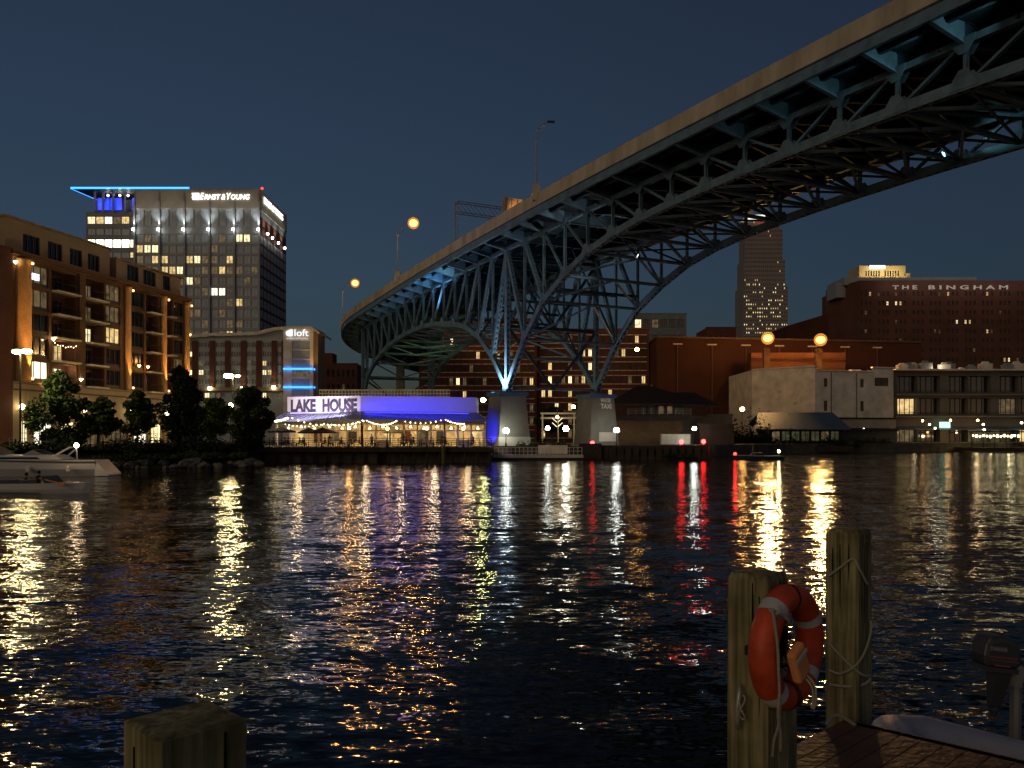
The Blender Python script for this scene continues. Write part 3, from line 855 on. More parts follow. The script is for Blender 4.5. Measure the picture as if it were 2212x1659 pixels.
# terrace railing and cafe furniture in front of the block
def railing(a, b, h_, n_, mat, label, nrails=2, base_z=LAND, cat="railing", posts=.06):
    a, b = V(a), V(b)
    t = thing("railing", (a.x, a.y, a.z), label, cat)
    for i in range(n_ + 1):
        q = a.lerp(b, i / n_); mb = MB(); mb.beam(q, q + V((0, 0, h_)), posts, posts); mb.build("post", mat, t)
    for k in range(nrails):
        z = V((0, 0, h_ * (k + 1) / nrails)); mb = MB(); mb.beam(a + z, b + z, .05, .06); mb.build("rail", mat, t)
    return t
railing(P(20, 966, 103) * 1, P(130, 966, 103), 1.1, 10, metal, "thin metal railing on the terrace before the lit shop windows", 3)
railing(P(205, 966, 108), P(345, 963, 112), 1.1, 12, metal, "thin terrace railing behind the two small round-headed trees", 3)

# ================================================================== office tower
YT = 340.0
ft = lambda px: X(px, YT)
tower = thing("office_tower", (ft(430), YT, LAND), "tall glass office tower with white illuminated rooftop lettering and blue light strip", "office tower")
zt = lambda py: Z(py, YT)
x0, x1 = ft(291.7), ft(560.4); W = x1 - x0
FLh = 4.41
bw = W / 5
xr = []
for b_ in range(5):
    for c in range(3): xr.append((b_ * bw + .55 + c * (bw - .9) / 3, b_ * bw + .55 + (c + 1) * (bw - .9) / 3 - .35))
nf = 19
zlow = zt(735)
rows_z = [(zt(497) - 1.6 - FLh * (k) - 3.3, zt(497) - 1.6 - FLh * k) for k in range(11)]
rows_z = [(a - zlow, b - zlow) for a, b in rows_z if a > zlow + .2][::-1]
Ht = zt(408) - zlow
topwin = (zt(489) - zlow, zt(453) - zlow)
w = MB(); O = V((x0, YT, zlow))
rc = facade(w, O, V((1, 0, 0)), W, Ht, xr, rows_z + [topwin], .3)
closebox(w, O, V((1, 0, 0)), W, 40, Ht)
w.box((x0 + W / 2, YT + 20, zlow / 2 + 1), (W, 40, zlow - 2.02)); w.build("facade", grayp, tower)
mb = MB(); mb.box((x0 + W / 2, YT - .15, zt(430)), (W + .4, .3, zt(409) - zt(451))); mb.box((x1 + .15, YT + 20, zt(430)), (.3, 40.4, zt(409) - zt(451))); mb.build("parapet_panel", cream, tower)
nrow = len(rows_z) + 1
litset = {}
def rowcol(i): return i // 15, i % 15   # row 0 = lowest
pat = {  # rows counted from the top window row down: columns lit
    1: {12: 1, 13: 1}, 2: {0: 0, 1: 1, 2: 1}, 3: {0: 2, 2: 0, 3: 1 if 0 else 0, 6: 0, 7: 1, 9: 2, 11: 0}, 4: {1: 0, 3: 0, 4: 0, 5: 1, 9: 2, 10: 0, 12: 2}, 5: {4: 1, 5: 2, 6: 1, 13: 2},
    6: {8: 2, 9: 3, 10: 3}, 7: {4: 2, 12: 0}, 8: {3: 2, 10: 2}, 9: {2: 2}, 10: {11: 0}, 11: {6: 2, 13: 2}}
cm = [LW, LY, LD, LP]
def tl(i):
    r_, c = rowcol(i); fromtop = nrow - 1 - r_
    d_ = pat.get(fromtop, {})
    if c in d_: return cm[d_[c]]
    return LD if random.random() < .16 and fromtop > 0 else None
u_ = windows(tower, rc, tl, .3, 2, 1, .2, frame_lt, glass_bl, 70)
for b_ in range(6):
    mb = MB(); mb.box((x0 + b_ * bw, YT - .45, (zt(435) + zlow) / 2), (.7, .8, zt(435) - zlow)); mb.build("pilaster", grayp, tower)
for b_ in range(6):
    p = V((x0 + b_ * bw, YT - 1.8, zt(497.5)))
    mb = MB(); mb.ball(p, .6, 8); mb.build("facade_lamp", bulbmat((1, .98, .9), 14), tower, True)
    light('SPOT', p + V((0, -.6, .6)), (1, .98, .9), 4200, tower, .5, p + V((0, 1.6, 14)), 80, .8)
# right side face
w = MB(); rs = [(1.2 + 4.9 * k, 5.2 + 4.9 * k) for k in range(8)]
O2 = V((x1 + .02, YT + .01, zlow)); rc2 = facade(w, O2, V((0, 1, 0)), 40, Ht - 11.0, rs, rows_z, .3)
w.build("side_facade", brick_d, tower)
def tl2(i):
    r_, c = i // 8, i % 8
    return (LY if random.random() < .75 else LD) if (c > 3 and r_ in (nrow - 4,)) or (r_ == nrow - 5 and c in (2, 5, 6)) or (r_ == nrow - 9 and c in (5, 6, 7)) else None
windows(tower, rc2, tl2, .3, 2, 1, .14, frame_lt, glass_dk, 28)
for k, pz in ((6, 497), (13, 508), (22, 521), (32, 535)):
    p = V((x1 + 1.6, YT + k, zt(497.5) - k * .0))
    mb = MB(); mb.ball(p, .55, 8); mb.build("facade_lamp", bulbmat((1, .98, .9), 14), tower, True)
    light('SPOT', p + V((.6, 0, .6)), (1, .98, .8), 3000, tower, .5, p + V((-1.6, 0, 14)), 80, .8)
# left glass wing with canopy
xl = ft(174.6)
w = MB(); WL = x0 - xl - .2
rl = [(.6 + i * (WL - .8) / 6, .6 + (i + 1) * (WL - .8) / 6 - .3) for i in range(6)]
zl = [(zt(y1) - zlow, zt(y0) - zlow) for y0, y1 in ((462, 478), (488, 502), (512, 530), (540, 552), (562, 575), (585, 598))][::-1]
rc3 = facade(w, V((xl, YT + 4, zlow)), V((1, 0, 0)), WL, zt(452) - zlow, rl, zl, .3)
closebox(w, V((xl, YT + 4, zlow)), V((1, 0, 0)), WL, 32, zt(452) - zlow)
w.build("glass_wing", graypd, tower)
def tl3(i):
    r_, c = i // 6, i % 6
    if r_ == 5: return [LY, LW, LP, LD, LW, None][c]
    if r_ == 3: return E("lit_window_bright", (1, .92, .68), 4.5, False, .35, .3) if c < 5 else LP
    if r_ == 2: return LW if c == 5 else None
    return None
windows(tower, rc3, tl3, .3, 2, 1, .12, frame_lt, glass_bl, 40)
# rooftop pavilion under the canopy
mb = MB(); mb.box((ft(240), YT + 12, zt(438)), (ft(290) - ft(193), 14, zt(424) - zt(452))); mb.build("roof_pavilion", graypd, tower)
mb = MB(); zc = zt(406)
c_ = [V((ft(151), YT + 1, zc)), V((ft(407), YT + 1, zc)), V((ft(407), YT + 22, zc)), V((ft(185) - 3, YT + 22, zc))]
mb.prism(c_, V((0, 0, .5))); mb.build("canopy", grayp, tower)
bl = E("blue_light_strip", (.02, .22, 1.0), 4.2, True)
mb = MB(); mb.beam(c_[0] + V((0, -.2, .25)), c_[1] + V((0, -.2, .25)), .5, .62); mb.beam(c_[0] + V((-.1, 0, .25)), c_[3] + V((-.1, 0, .25)), .4, .6); mb.build("blue_light_strip", bl, tower)
for px in (196, 214, 236, 262, 286): mb = MB(); mb.box((ft(px), YT + 3.5, (zt(408) + zt(452)) / 2), (.7, .7, zt(408) - zt(452))); mb.build("canopy_column", grayp, tower)
for px in (198, 222, 274): mb = MB(); mb.box((ft(px) + 3, YT + 4.5, zt(434)), (5.5, .1, 5)); mb.build("blue_glow_window", E("blue_glow", (.02, .06, 1), 1.3, False, .5, .3), tower)
for px in (218, 244, 262): mb = MB(); mb.ball((ft(px), YT + 6, zt(413)), .5, 6); mb.build("soffit_light", bulbmat((1, .9, .7), 8), tower)
mb = MB(); mb.ball((ft(563), YT + 2, zt(406) + .4), .5, 8); mb.build("beacon", bulbmat(RED, 6), tower)
# lettering
sg = E("white_sign_glow", (1, .98, .93), 2.2, False)
yb = zt(433)
xx = ft(416); LZ = 2.75
mb = MB()
for k in range(4): mb.box((xx + 1.1, YT - .6, yb + .45 + k * .72), (2.3 - (0 if k % 2 else .5), .25, .5))
mb.box((xx + 2.0, YT - .62, yb + 1.5), (1.9, .22, 2.75)); mb.build("logo_mark", sg, tower)
def smallcaps(px0, words, z, y, big, small):
    x = px0
    for wd in words:
        for part, s in ((wd[0], big), (wd[1:], small)):
            if not part: continue
            o = text(part, (x, y, z), (1, 0, 0), (0, 0, 1), s, sg, tower, "sign_letters", .2, .022, sx=.92, shear=.22)
            bx = max(v.co.x for v in o.data.vertices) + ORG[tower.name].x
            x = bx + .22
        x += .3
    return x
for body, pa_, pb_, s_ in (("E", 433.8, 442.2, 3.75), ("RNST", 443, 477.6, 2.95), ("&", 479.2, 488, 3.2), ("Y", 490.6, 500.5, 3.75), ("OUNG", 500.2, 540.6, 2.95)):
    text(body, (ft(pa_), YT - .65, yb + .25), (1, 0, 0), (0, 0, 1), s_, sg, tower, "sign_letters", .2, .012, fit=ft(pb_) - ft(pa_), shear=.22)
text("ERNST & YOUNG", (x1 + .7, YT + 4, yb + 0), (0, 1, 0), (0, 0, 1), 3.8, sg, tower, "sign_letters", .2, .012, fit=28)

# ================================================================== hotel
YA = 272.0
fa = lambda px: X(px, YA); za = lambda py: Z(py, YA)
hotel = thing("hotel", (fa(520), YA, LAND), "mid-rise hotel with brick piers, waving white roof edge and glowing white corner sign", "hotel")
xa0, xa1 = fa(380), fa(614.6); WA = xa1 - xa0
piers = [(415.8, 427.7), (453.2, 464.4), (486.8, 498), (520.6, 531.9), (554, 565.6), (587.3, 598.5), (608.5, 614.5)]
xr = []
edges = [380] + [v for p in piers for v in p]
gaps = [(382, 415.2)] + [(piers[i][1] + .6, piers[i + 1][0] - .6) for i in range(6)]
for a, b in gaps:
    m = (a + b) / 2
    if b - a > 12: xr += [(fa(a) - xa0, fa(m - .7) - xa0), (fa(m + .7) - xa0, fa(b) - xa0)]
    else: xr.append((fa(a) - xa0, fa(b) - xa0))
zr = [(za(751 + 19.8 * k) - LAND, za(739 + 19.8 * k) - LAND) for k in range(5)][::-1]
g0 = [(za(860) - LAND, za(848) - LAND)]
w = MB(); rcs = facade(w, (xa0, YA, LAND), V((1, 0, 0)), WA, za(731) - LAND, xr, g0 + zr, .3)
closebox(w, (xa0, YA, LAND), V((1, 0, 0)), WA, 16, za(731) - LAND); w.build("wall", grayp, hotel)
nc = len(xr)
def hl(i):
    r_, c = i // nc, i % nc
    if r_ == 0: return [LW, LD, None, LY, LD, None, None, None, LW, LY, LY, LD, LD][c % 13]
    k = 5 - r_
    S = {(1, 1): LY, (3, 1): LY, (3, 2): LY, (3, 10): LY, (3, 11): LW, (2, 8): LD, (2, 10): LW, (2, 0): LW, (2, 2): LD}
    return S.get((k, c), None)
windows(hotel, rcs, hl, .3, 2, 1, .16, frame_lt, blind, 96)
for a, b in piers:
    mb = MB(); mb.box(((fa(a) + fa(b)) / 2, YA - .2, (za(736) + za(837)) / 2), (fa(b) - fa(a), .5, za(736) - za(837))); mb.build("brick_pier", brick_d, hotel)
mb = MB(); mb.box(((xa0 + xa1) / 2, YA - .5, za(841)), (WA, 1.2, 1.1)); mb.build("ledge", beige, hotel)
# waving roof edge
mb = MB(); ctl = [(380, 727), (409, 725.5), (451, 721.5), (520, 720), (558, 718), (580, 712), (600, 708), (640, 706.5), (676, 707.3), (693, 719)]
for (a, ya), (b, yb_) in zip(ctl[:-1], ctl[1:]):
    q = [V((fa(a), YA - 2, za(ya))), V((fa(b), YA - 2, za(yb_))), V((fa(b), YA + 16, za(yb_))), V((fa(a), YA + 16, za(ya)))]
    mb.prism(q, V((0, 0, -.75)))
mb.build("roof", whitew, hotel)
mb = MB()
for (a, ya), (b, yb_) in zip(ctl[1:-2], ctl[2:-1]):
    mb.prism([V((fa(a), YA + .3, za(731.5))), V((fa(b), YA + .3, za(731.5))), V((fa(b), YA + .3, za(yb_) - .6)), V((fa(a), YA + .3, za(ya) - .6))], V((0, 14, 0)))
mb.build("attic_panel", grayp, hotel)
# corner tower
xt0, xt1 = fa(614.6), fa(679)
w = MB(); zr2 = [(za(y1) - LAND, za(y0) - LAND) for y0, y1 in ((738, 755.5), (758, 775.5), (778, 795), (800, 815), (819, 836), (842, 855))][::-1]
rct = facade(w, (xt0, YA - 1.5, LAND), V((1, 0, 0)), xt1 - xt0, za(708) - LAND, [(fa(633) - xt0, fa(672) - xt0)], zr2, .3)
closebox(w, (xt0, YA - 1.5, LAND), V((1, 0, 0)), xt1 - xt0, 14, za(708) - LAND); w.build("corner_tower", whitew, hotel)
windows(hotel, rct, lambda i: LD if i == 2 else None, .3, 5, 1, .12, frame_lt, glass_bl, 10)
mb = MB(); mb.box((fa(682.5), YA + 5, (za(712) + LAND) / 2), (1.3, 10, za(712) - LAND)); mb.build("side_fin", beige, hotel)
light('SPOT', (fa(690), YA - 8, za(850)), (1, .55, .2), 5000, hotel, .3, (fa(683), YA - 1, za(740)), 40, .7)
for py in (798, 837):
    mb = MB(); mb.box((fa(646), YA - 2.0, za(py)), (fa(676) - fa(615), .3, .55)); mb.beam((fa(676), YA - 2, za(py)), (fa(680.5), YA + .5, za(py)), .3, .55); mb.build("blue_light_strip", bl, hotel)
sg2 = E("hotel_sign_glow", (.93, .95, 1.0), 1.3, False)
zb = za(727.5); yy = YA - 1.9
mb = MB()   # rounded solid mark at the head of the sign
pts = []
x0_, x1_ = fa(620.5), fa(634.8); h_ = za(713.5) - zb
pts = [V((x0_ + .2, yy, zb + .3)), V((x0_ + .9, yy, zb)), V((x1_, yy, zb)), V((x1_, yy, zb + h_)), V((x1_ - .6, yy, zb + h_)), V((x0_ + .5, yy, zb + h_ * .8)), V((x0_, yy, zb + h_ * .62))]
mb.prism(pts, V((0, .3, 0))); mb.build("logo_mark", sg2, hotel)
text("loft", (fa(639.5), yy, zb), (1, 0, 0), (0, 0, 1), 3.2, sg2, hotel, "sign_letters", .1, 0, fit=fa(669.5) - fa(639.5))
text("A VISION OF W HOTELS", (fa(622), yy, za(734.5)), (1, 0, 0), (0, 0, 1), .78, E("small_sign_glow", (.8, .8, .8), .8, False), hotel, "sign_letters", .1, .01, fit=fa(668) - fa(622))
for px, py, k in ((457, 828, 0), (526, 828, 1), (594, 826, 2)):
    p = V((fa(px), YA - 1.6, za(py) - 2.2)); mb = MB(); mb.lathe(p, [(.5, 0), (.7, .5), (.5, 1.0)], 8); mb.build("uplight", bulbmat(YEL, 14), hotel)
    light('SPOT', p + V((0, -.4, .9)), (1, .88, .6), 1800, hotel, .3, p + V((0, 1.0, 9)), 70, .8)

# dark brick block between hotel and bridge
def simple_block(name, label, cat, px0, px1, pytop, Y, D, mat, cols, rows, litfn=None, zbase=LAND, ww=.5, wh=.5, roofm=None, dark=None, nx=2, frame=None, maxp=98, margin=.6, sills=False, parent=None, wz=None, skew=0):
    a, b = X(px0, Y), X(px1, Y); W = b - a; H = Z(pytop, Y) - zbase
    t = parent or thing(name, ((a + b) / 2, Y, zbase), label, cat)
    w = MB(); pw = (W - 2 * margin) / cols
    xr = [(margin + i * pw + pw * (1 - ww) / 2, margin + i * pw + pw * (1 + ww) / 2) for i in range(cols)]
    if wz: zr = wz
    else:
        ph = (H - 1.2) / rows
        zr = [(k * ph + ph * (1 - wh) * .55 + .3, k * ph + ph * ((1 - wh) * .55 + wh) + .3) for k in range(rows)]
    U = V((math.cos(skew), math.sin(skew), 0))
    rc = facade(w, (a, Y, zbase), U, W, H, xr, zr, .3)
    closebox(w, (a, Y, zbase), U, W, D, H); w.build("wall", mat, t)
    mb = MB(); N = U.cross(UPZ)
    mb.box(V((a, Y, zbase + H + .15)) + U * (W / 2) + N * .1 - N * .3, (W + .4, .8, .3), (U, N, UPZ)); mb.build("roof_edge", roofm or mat, t)
    if sills:
        mb = MB()
        for r in rc:
            for zz in (r[2] - .12, r[3] + .14): mb.box(r[4]((r[0] + r[1]) / 2, zz, -.06), (r[1] - r[0] + .6, .26, .24), (U, N, UPZ))
        mb.build("window_sills", sillm, t)
    windows(t, rc, litfn or (lambda i: None), .3, nx, 1, .1, frame, dark, maxp)
    return t
simple_block("brick_building", "low dark brick building left of the bridge behind the pale block screen", "building", 690, 772, 786, 330, 20, brick_d, 7, 5, lambda i: LD if i in (12, 25) else None)
mb = MB(); c = P(700, 783, 332); mb.box(c + V((0, 6, 1.5)), (6, 8, 5)); tag(mb.build("rooftop_box", brick_d), "small square rooftop housing on the dark brick building by the bridge", "rooftop housing")

# ================================================================== red brick apartment range behind the bridge
YB = 236
def rl(i): 
    r = random.random()
    return LW if r < .09 else LY if r < .13 else LD if r < .24 else None
simple_block("brick_apartments", "long red brick apartment range with pale lintels and scattered lit windows behind the bridge piers", "apartment building", 905, 1160, 690, YB, 18, brick_r, 17, 9, rl, ww=.58, wh=.56, sills=True, nx=2, dark=M("drawn_curtain_window", (.075, .055, .045), .5, 0, .5, .4))
simple_block("brick_apartments", "red brick apartment block with balconies seen through the right side of the bridge truss", "apartment building", 1162, 1402, 712, YB + 3, 18, brick_r, 16, 8, rl, ww=.6, wh=.56, sills=True, nx=2, dark=M("drawn_curtain_window", (.075, .055, .045)))
simple_block("apartment_building", "grey-blue modern apartment top rising behind the red brick range", "apartment building", 1366, 1483, 678, 330, 18, M("bluegrey_cladding", (.16, .19, .2), .7), 6, 8, lambda i: LY if i == 42 else (LD if i in (44, 36) else None), ww=.75, wh=.55, nx=3, dark=blind)

# ================================================================== LAKE HOUSE restaurant
def dirn(a, b): d = (V(b) - V(a)); d.z = 0; return d.normalized()
YL = 118
rest = thing("riverside_restaurant", (X(800, YL), YL, LAND), "low white riverside restaurant with blue-lit parapet, large dark lettering and open glowing dining room", "restaurant")
A = P(621, 892.5, 119.5); B_ = P(778.8, 890, 116); C_ = P(1028.5, 891, 121)
A.z = B_.z = C_.z = 0
zp0, zp1 = 6.85, 9.15
mb = MB()
bk = V((0, 9, 0))
for (a, b) in ((A, B_), (B_, C_)):
    mb.quad(a + V((0, 0, zp0)), b + V((0, 0, zp0)), b + V((0, 0, zp1)), a + V((0, 0, zp1)))
    mb.quad(a + V((0, 0, zp1)), b + V((0, 0, zp1)), b + V((0, .35, zp1)), a + V((0, .35, zp1)))
    mb.quad(b + V((0, .35, zp0)), a + V((0, .35, zp0)), a + V((0, .35, zp1)), b + V((0, .35, zp1)))
for a in (A, C_): mb.quad(a + V((0, 0, zp0)), a + V((0, 0, zp1)), a + bk + V((0, 0, zp1)), a + bk + V((0, 0, zp0)))
mb.add([A + V((0, .3, zp0 + .3)), B_ + V((0, .3, zp0 + .3)), C_ + V((0, .3, zp0 + .3)), C_ + bk + V((0, 0, zp0 + .3)), A + bk + V((0, 0, zp0 + .3))], [(0, 1, 2, 3, 4)])
mb.build("parapet", M("white_parapet", (.66, .65, .66), .7, 0, .06, .3), rest)
uA = dirn(A, B_); upA = UPZ
lk = M("dark_sign_letters", (.05, .045, .07), .7)
for body, p0, p1 in (("LAKE", 629, 683.5), ("HOUSE", 698, 770.5)):
    t0 = (p0 - 621) / 157.8; t1 = (p1 - 621) / 157.8
    a = A.lerp(B_, t0); a.z = zp0 + .22
    text(body, a + V((0, -.05, 0)), uA, upA, 2.32, lk, rest, "sign_letters", .05, .045, fit=(B_ - A).length * (t1 - t0))
# standing-seam skirt roof
roofz0, roofz1 = 5.75, 6.95
D_ = P(586, 908, 117.0); F_ = P(782, 906, 112.5); G_ = P(1052, 906, 117.5)
for q in (D_, F_, G_): q.z = roofz0
mb = MB()
for (a, b, c, d) in ((D_, F_, B_, A), (F_, G_, C_, B_)):
    c2, d2 = V((c.x, c.y, roofz1)), V((d.x, d.y, roofz1))
    mb.quad(a, b, c2, d2); mb.quad(a - V((0, 0, .22)), b - V((0, 0, .22)), b, a)
    L = (b - a).length; n_ = int(L / .55)
    for i in range(n_ + 1):
        t_ = i / n_; mb.beam(a.lerp(b, t_) + V((0, 0, .03)), d2.lerp(c2, t_) + V((0, 0, .03)), .05, .08)
    mb.quad(d2 - V((0, 0, 1)), c2 - V((0, 0, 1)), b - V((0, 0, .2)), a - V((0, 0, .2)))
mb.build("metal_roof", M("grey_standing_seam", (.20, .22, .28), .45, .2, .1, .5), rest)
mb = MB(); mb.add([D_, V((A.x, A.y, roofz1)), V((A.x - .5, A.y + 9, roofz1)), V((D_.x, D_.y + 10, roofz0))], [(0, 1, 2, 3)]); mb.add([G_, V((C_.x, C_.y, roofz1)), V((C_.x + .3, C_.y + 9, roofz1)), V((G_.x, G_.y + 10, roofz0))], [(0, 1, 2, 3)]); mb.build("hip_roof", M("grey_standing_seam", (.2, .2, .2)), rest)
# posts, transom beam and glazing bars of the open front
whp = M("white_trim", (.62, .56, .44), .6, 0, .05)
fr0, fr1, fr2 = P(598, 940, 118), P(782, 940, 114), P(1046, 940, 119)
for q in (fr0, fr1, fr2): q.z = LAND + .02
for (a, b) in ((fr0, fr1), (fr1, fr2)):
    n_ = 6 if a is fr0 else 9
    mb = MB(); mb.beam(a + UPZ * 3.35, b + UPZ * 3.35, .3, .55); mb.build("fascia_board", whp, rest)
    mb = MB(); mb.beam(a + UPZ * 2.25, b + UPZ * 2.25, .12, .16); mb.build("transom_bar", whp, rest)
    for i in range(n_ + 1):
        q = a.lerp(b, i / n_); mb = MB(); mb.box(q + UPZ * 1.7, (.26, .26, 3.4)); mb.build("column", whp, rest)
        if i < n_:
            for k in (1, 2):
                q2 = a.lerp(b, (i + k / 3) / n_); mb = MB(); mb.box(q2 + UPZ * 2.75, (.08, .08, 1.0)); mb.build("window_bar", whp, rest)
            q0, q3 = a.lerp(b, i / n_), a.lerp(b, (i + 1) / n_)
            if i % 3 == 1 and a is fr1:
                mb = MB(); mb.prism([q0 + UPZ * .0 + V((0, .1, 0)), q3 + V((0, .1, 0)), q3 + V((0, .1, .9)), q0 + V((0, .1, .9))], V((0, .08, 0))); mb.build("half_wall", whp, rest)
mb = MB()   # back wall, ceiling, floor of the dining room
b0, b1 = fr0 + V((0, 8, 0)), fr2 + V((0, 6, 0))
mb.quad(b0, b1, b1 + UPZ * 3.9, b0 + UPZ * 3.9)
mb.quad(fr0 + UPZ * 3.7, fr2 + UPZ * 3.7, b1 + UPZ * 3.7, b0 + UPZ * 3.7); mb.build("dining_room_wall", M("warm_interior", (.68, .56, .38), .8, 0, .45, .8), rest)
for i in range(11):
    q = b0.lerp(b1, (i + .5) / 11) + V((0, -.1, 1.4)); mb = MB()
    mb.box(q, (1.1 + .5 * random.random(), .08, 1.3 + .8 * random.random())); mb.build("back_bar_panel", [LW, brick_d, LD, dkmetal, whp][i % 5], rest)
for i in range(15):
    q = fr0.lerp(fr2, (i + .5) / 15) + V((0, 2.4 - .4 * (i % 3), 2.55 + .2 * (i % 2)))
    mb = MB(); mb.lathe(q, [(.05, .3), (.2, 0), (.2, -.05)], 8); mb.build("pendant_lamp", bulbmat(WARM, 6), rest)
for i in range(6):
    q = fr0.lerp(fr2, (i + .5) / 6) + V((0, 1.8, 2.9)); light('POINT', q, (1, .72, .36), 330, rest, .3)
# blue and violet strips that wash the parapet
mb = MB(); a, b = B_ + V((1.0, -2.2, 6.75)), C_ + V((-1, -2.2, 6.75)); mb.beam(a, b, .08, .08); mb.build("blue_strip_light", E("blue_strip", (.03, .03, 1), 5, False), rest)
L_ = (b - a).length; mid = (a + b) / 2
light('AREA', mid + V((0, -1.6, -.1)), (.02, .025, 1.0), 520, rest, L_ * .98, mid + V((0, 2.6, 1.5)), size_y=.6)
a, b = A + V((1, -2.2, 6.75)), B_ + V((-2.6, -2.0, 6.75)); mid = (a + b) / 2; mb = MB(); mb.beam(a, b, .08, .08); mb.build("violet_strip_light", E("violet_strip", (.6, .45, 1), 3, False), rest)
light('AREA', mid + V((.2, -1.2, -.1)), (.88, .72, 1.0), 700, rest, (b - a).length, mid + V((0, 2.6, 1.5)), size_y=.6)
light('SPOT', A + V((-1.5, -5, 5.5)), (1, .85, .6), 500, rest, .2, A + V((2.5, 0, 8)), 45, 1)
# blue floodlight for the pier side
q = ppn + nn0 * 6.5 + d0 * 1.5; q.z = 2.7
flood(q, ppn + nn0 * 2.2 - UPZ * 6.5, (.03, .03, 1.0), 3400, 62, "blue floodlight on the restaurant deck washing the side of the pier")

# pale block screen behind the parapet
scr = thing("block_screen", P(690, 857, 130), "pale pierced concrete screen wall standing behind the restaurant parapet", "screen wall")
a, b = P(689, 857, 130), P(972, 858, 130); zt_, zb_ = P(689, 841, 130).z, P(689, 858, 130).z
mb = MB(); n_ = 40; W_ = (b - a).length
rcx = facade(mb, V((a.x, 130, zb_)), V((1, 0, 0)), W_, zt_ - zb_, [(i * W_ / n_ + .08, (i + 1) * W_ / n_ - .08) for i in range(n_)], [(.18, .48), (.68, .98)], .3)
mb.build("pierced_panel", sillm, scr)
for i in range(9):
    q = a.lerp(b, i / 8); mb = MB(); mb.box((q.x, 130.4, (zb_ + LAND) / 2), (.4, .4, zb_ - LAND)); mb.build("post", pierc, scr)

# ================================================================== restaurant deck
deck = thing("riverside_deck", (X(800, 108), 108, 0), "dark timber dining deck standing on piles over the river before the restaurant", "deck")
dk0, dk1 = X(530, 107), X(1062, 107.4)
mb = MB(); mb.box(((dk0 + dk1) / 2, 112.8, LAND - .1), (dk1 - dk0, 11.2, .24)); mb.build("deck_boards", woodd, deck)
mb = MB(); mb.box(((dk0 + dk1) / 2, 107.1, LAND - .32), (dk1 - dk0, .3, .5)); mb.build("edge_beam", woodd, deck)
bw0, bw1 = X(585, 107), X(797, 107)
mb = MB(); mb.box(((bw0 + bw1) / 2 - 2, 108.2, .6), (bw1 - bw0 + 6, .5, 2.2)); mb.build("concrete_bulkhead", quay_m, deck)
for i in range(20):
    x = X(540 + i * 27.3, 107); mb = MB(); mb.tube([(x, 107.5, -1.5), (x, 107.5, LAND - .3)], .16, 8); mb.build("pile", woodd, deck)
mb = MB(); x = X(958, 106.3); mb.tube([(x, 106.3, -1), (x, 106.3, 2.3)], .25, 10); tag(mb.build("mooring_pile", woodw), "pale mooring pile standing alone before the restaurant deck", "pile")
for i in range(22):
    x = dk0 + (dk1 - dk0) * i / 21; mb = MB(); mb.box((x, 107.3, LAND + .56), (.1, .1, 1.15)); mb.build("rail_post", woodd, deck)
for z in (.35, .62, .88): mb = MB(); mb.beam((dk0, 107.3, LAND + z), (dk1, 107.3, LAND + z), .04, .06); mb.build("rail", woodd, deck)
mb = MB(); mb.beam((dk0, 107.28, LAND + 1.16), (dk1, 107.28, LAND + 1.16), .2, .07); mb.build("top_rail", M("pale_top_rail", (.3, .27, .22), .7), deck)

# umbrellas
def umbrella(px, py, Y, r, mat, label):
    p = P(px, py, Y); t = thing("patio_umbrella", (p.x, p.y, LAND), label, "umbrella", "umbrellas on the restaurant patio")
    mb = MB(); o = len(mb.v); mb.v.append(p)
    for k in range(8): a = k * math.pi / 4; mb.v.append(p + V((r * math.cos(a), r * math.sin(a), -.62))); 
    for k in range(8): a = k * math.pi / 4; mb.v.append(p + V((r * math.cos(a), r * math.sin(a), -.80)))
    for k in range(8): mb.f.append((0, 1 + k, 1 + (k + 1) % 8)); mb.m.append(0); mb.f.append((1 + k, 9 + k, 9 + (k + 1) % 8, 1 + (k + 1) % 8)); mb.m.append(0)
    mb.build("canopy", mat, t)
    mb = MB(); mb.tube([(p.x, p.y, LAND), (p.x, p.y, p.z + .12)], .03, 6); mb.build("pole", dkmetal, t)
    for k in range(4):
        a = k * math.pi / 2; mb = MB(); mb.tube([p + V((0, 0, -.75)), p + V((r * .6 * math.cos(a), r * .6 * math.sin(a), -.42))], .015, 4); mb.build("rib", dkmetal, t)
ud = M("dark_umbrella_cloth", (.03, .022, .03), .9)
umbrella(608, 921.5, 109.5, 1.9, ud, "leftmost dark patio umbrella near the dark tree")
umbrella(667, 923.5, 110.5, 1.5, ud, "small dark umbrella in the middle of the patio row")
umbrella(696, 923, 109, 1.9, ud, "wide dark umbrella right of the smaller middle one")
umbrella(849, 923.5, 111.5, 1.4, M("cream_cloth", (.5, .42, .3)), "single cream umbrella right of the dark ones on the patio")

# string lights
def string(pts, n_, label, r=.075, st=12):
    pts = [P(*p) for p in pts]; t = thing("string_lights", pts[0], label, "string lights", "string lights over the restaurant patio")
    line = []
    for a, b in zip(pts[:-1], pts[1:]):
        for k in range(9):
            s = k / 8; q = a.lerp(b, s); q.z -= (b - a).length * .07 * 4 * s * (1 - s); line.append(q)
    mb = MB(); mb.tube(line, .012, 4); mb.build("wire", dkmetal, t)
    for i in range(n_):
        f = (i + .5) / n_ * (len(line) - 1); k = int(f); q = line[k].lerp(line[min(k + 1, len(line) - 1)], f - k) - V((0, 0, .09))
        mb = MB(); mb.ball(q, r * (.8 + .5 * random.random()), 5); mb.build("bulb", bulbmat(YEL if i % 3 else WARM, st), t)
string([(586, 908, 109), (622, 901.5, 109.5)], 14, "sagging string of warm bulbs nearest the dark tree at the deck's end", .11, 16)
string([(625, 899, 109.5), (716, 916, 110), (788, 905, 110)], 15, "string of bulbs from the lettered corner to the middle of the patio")
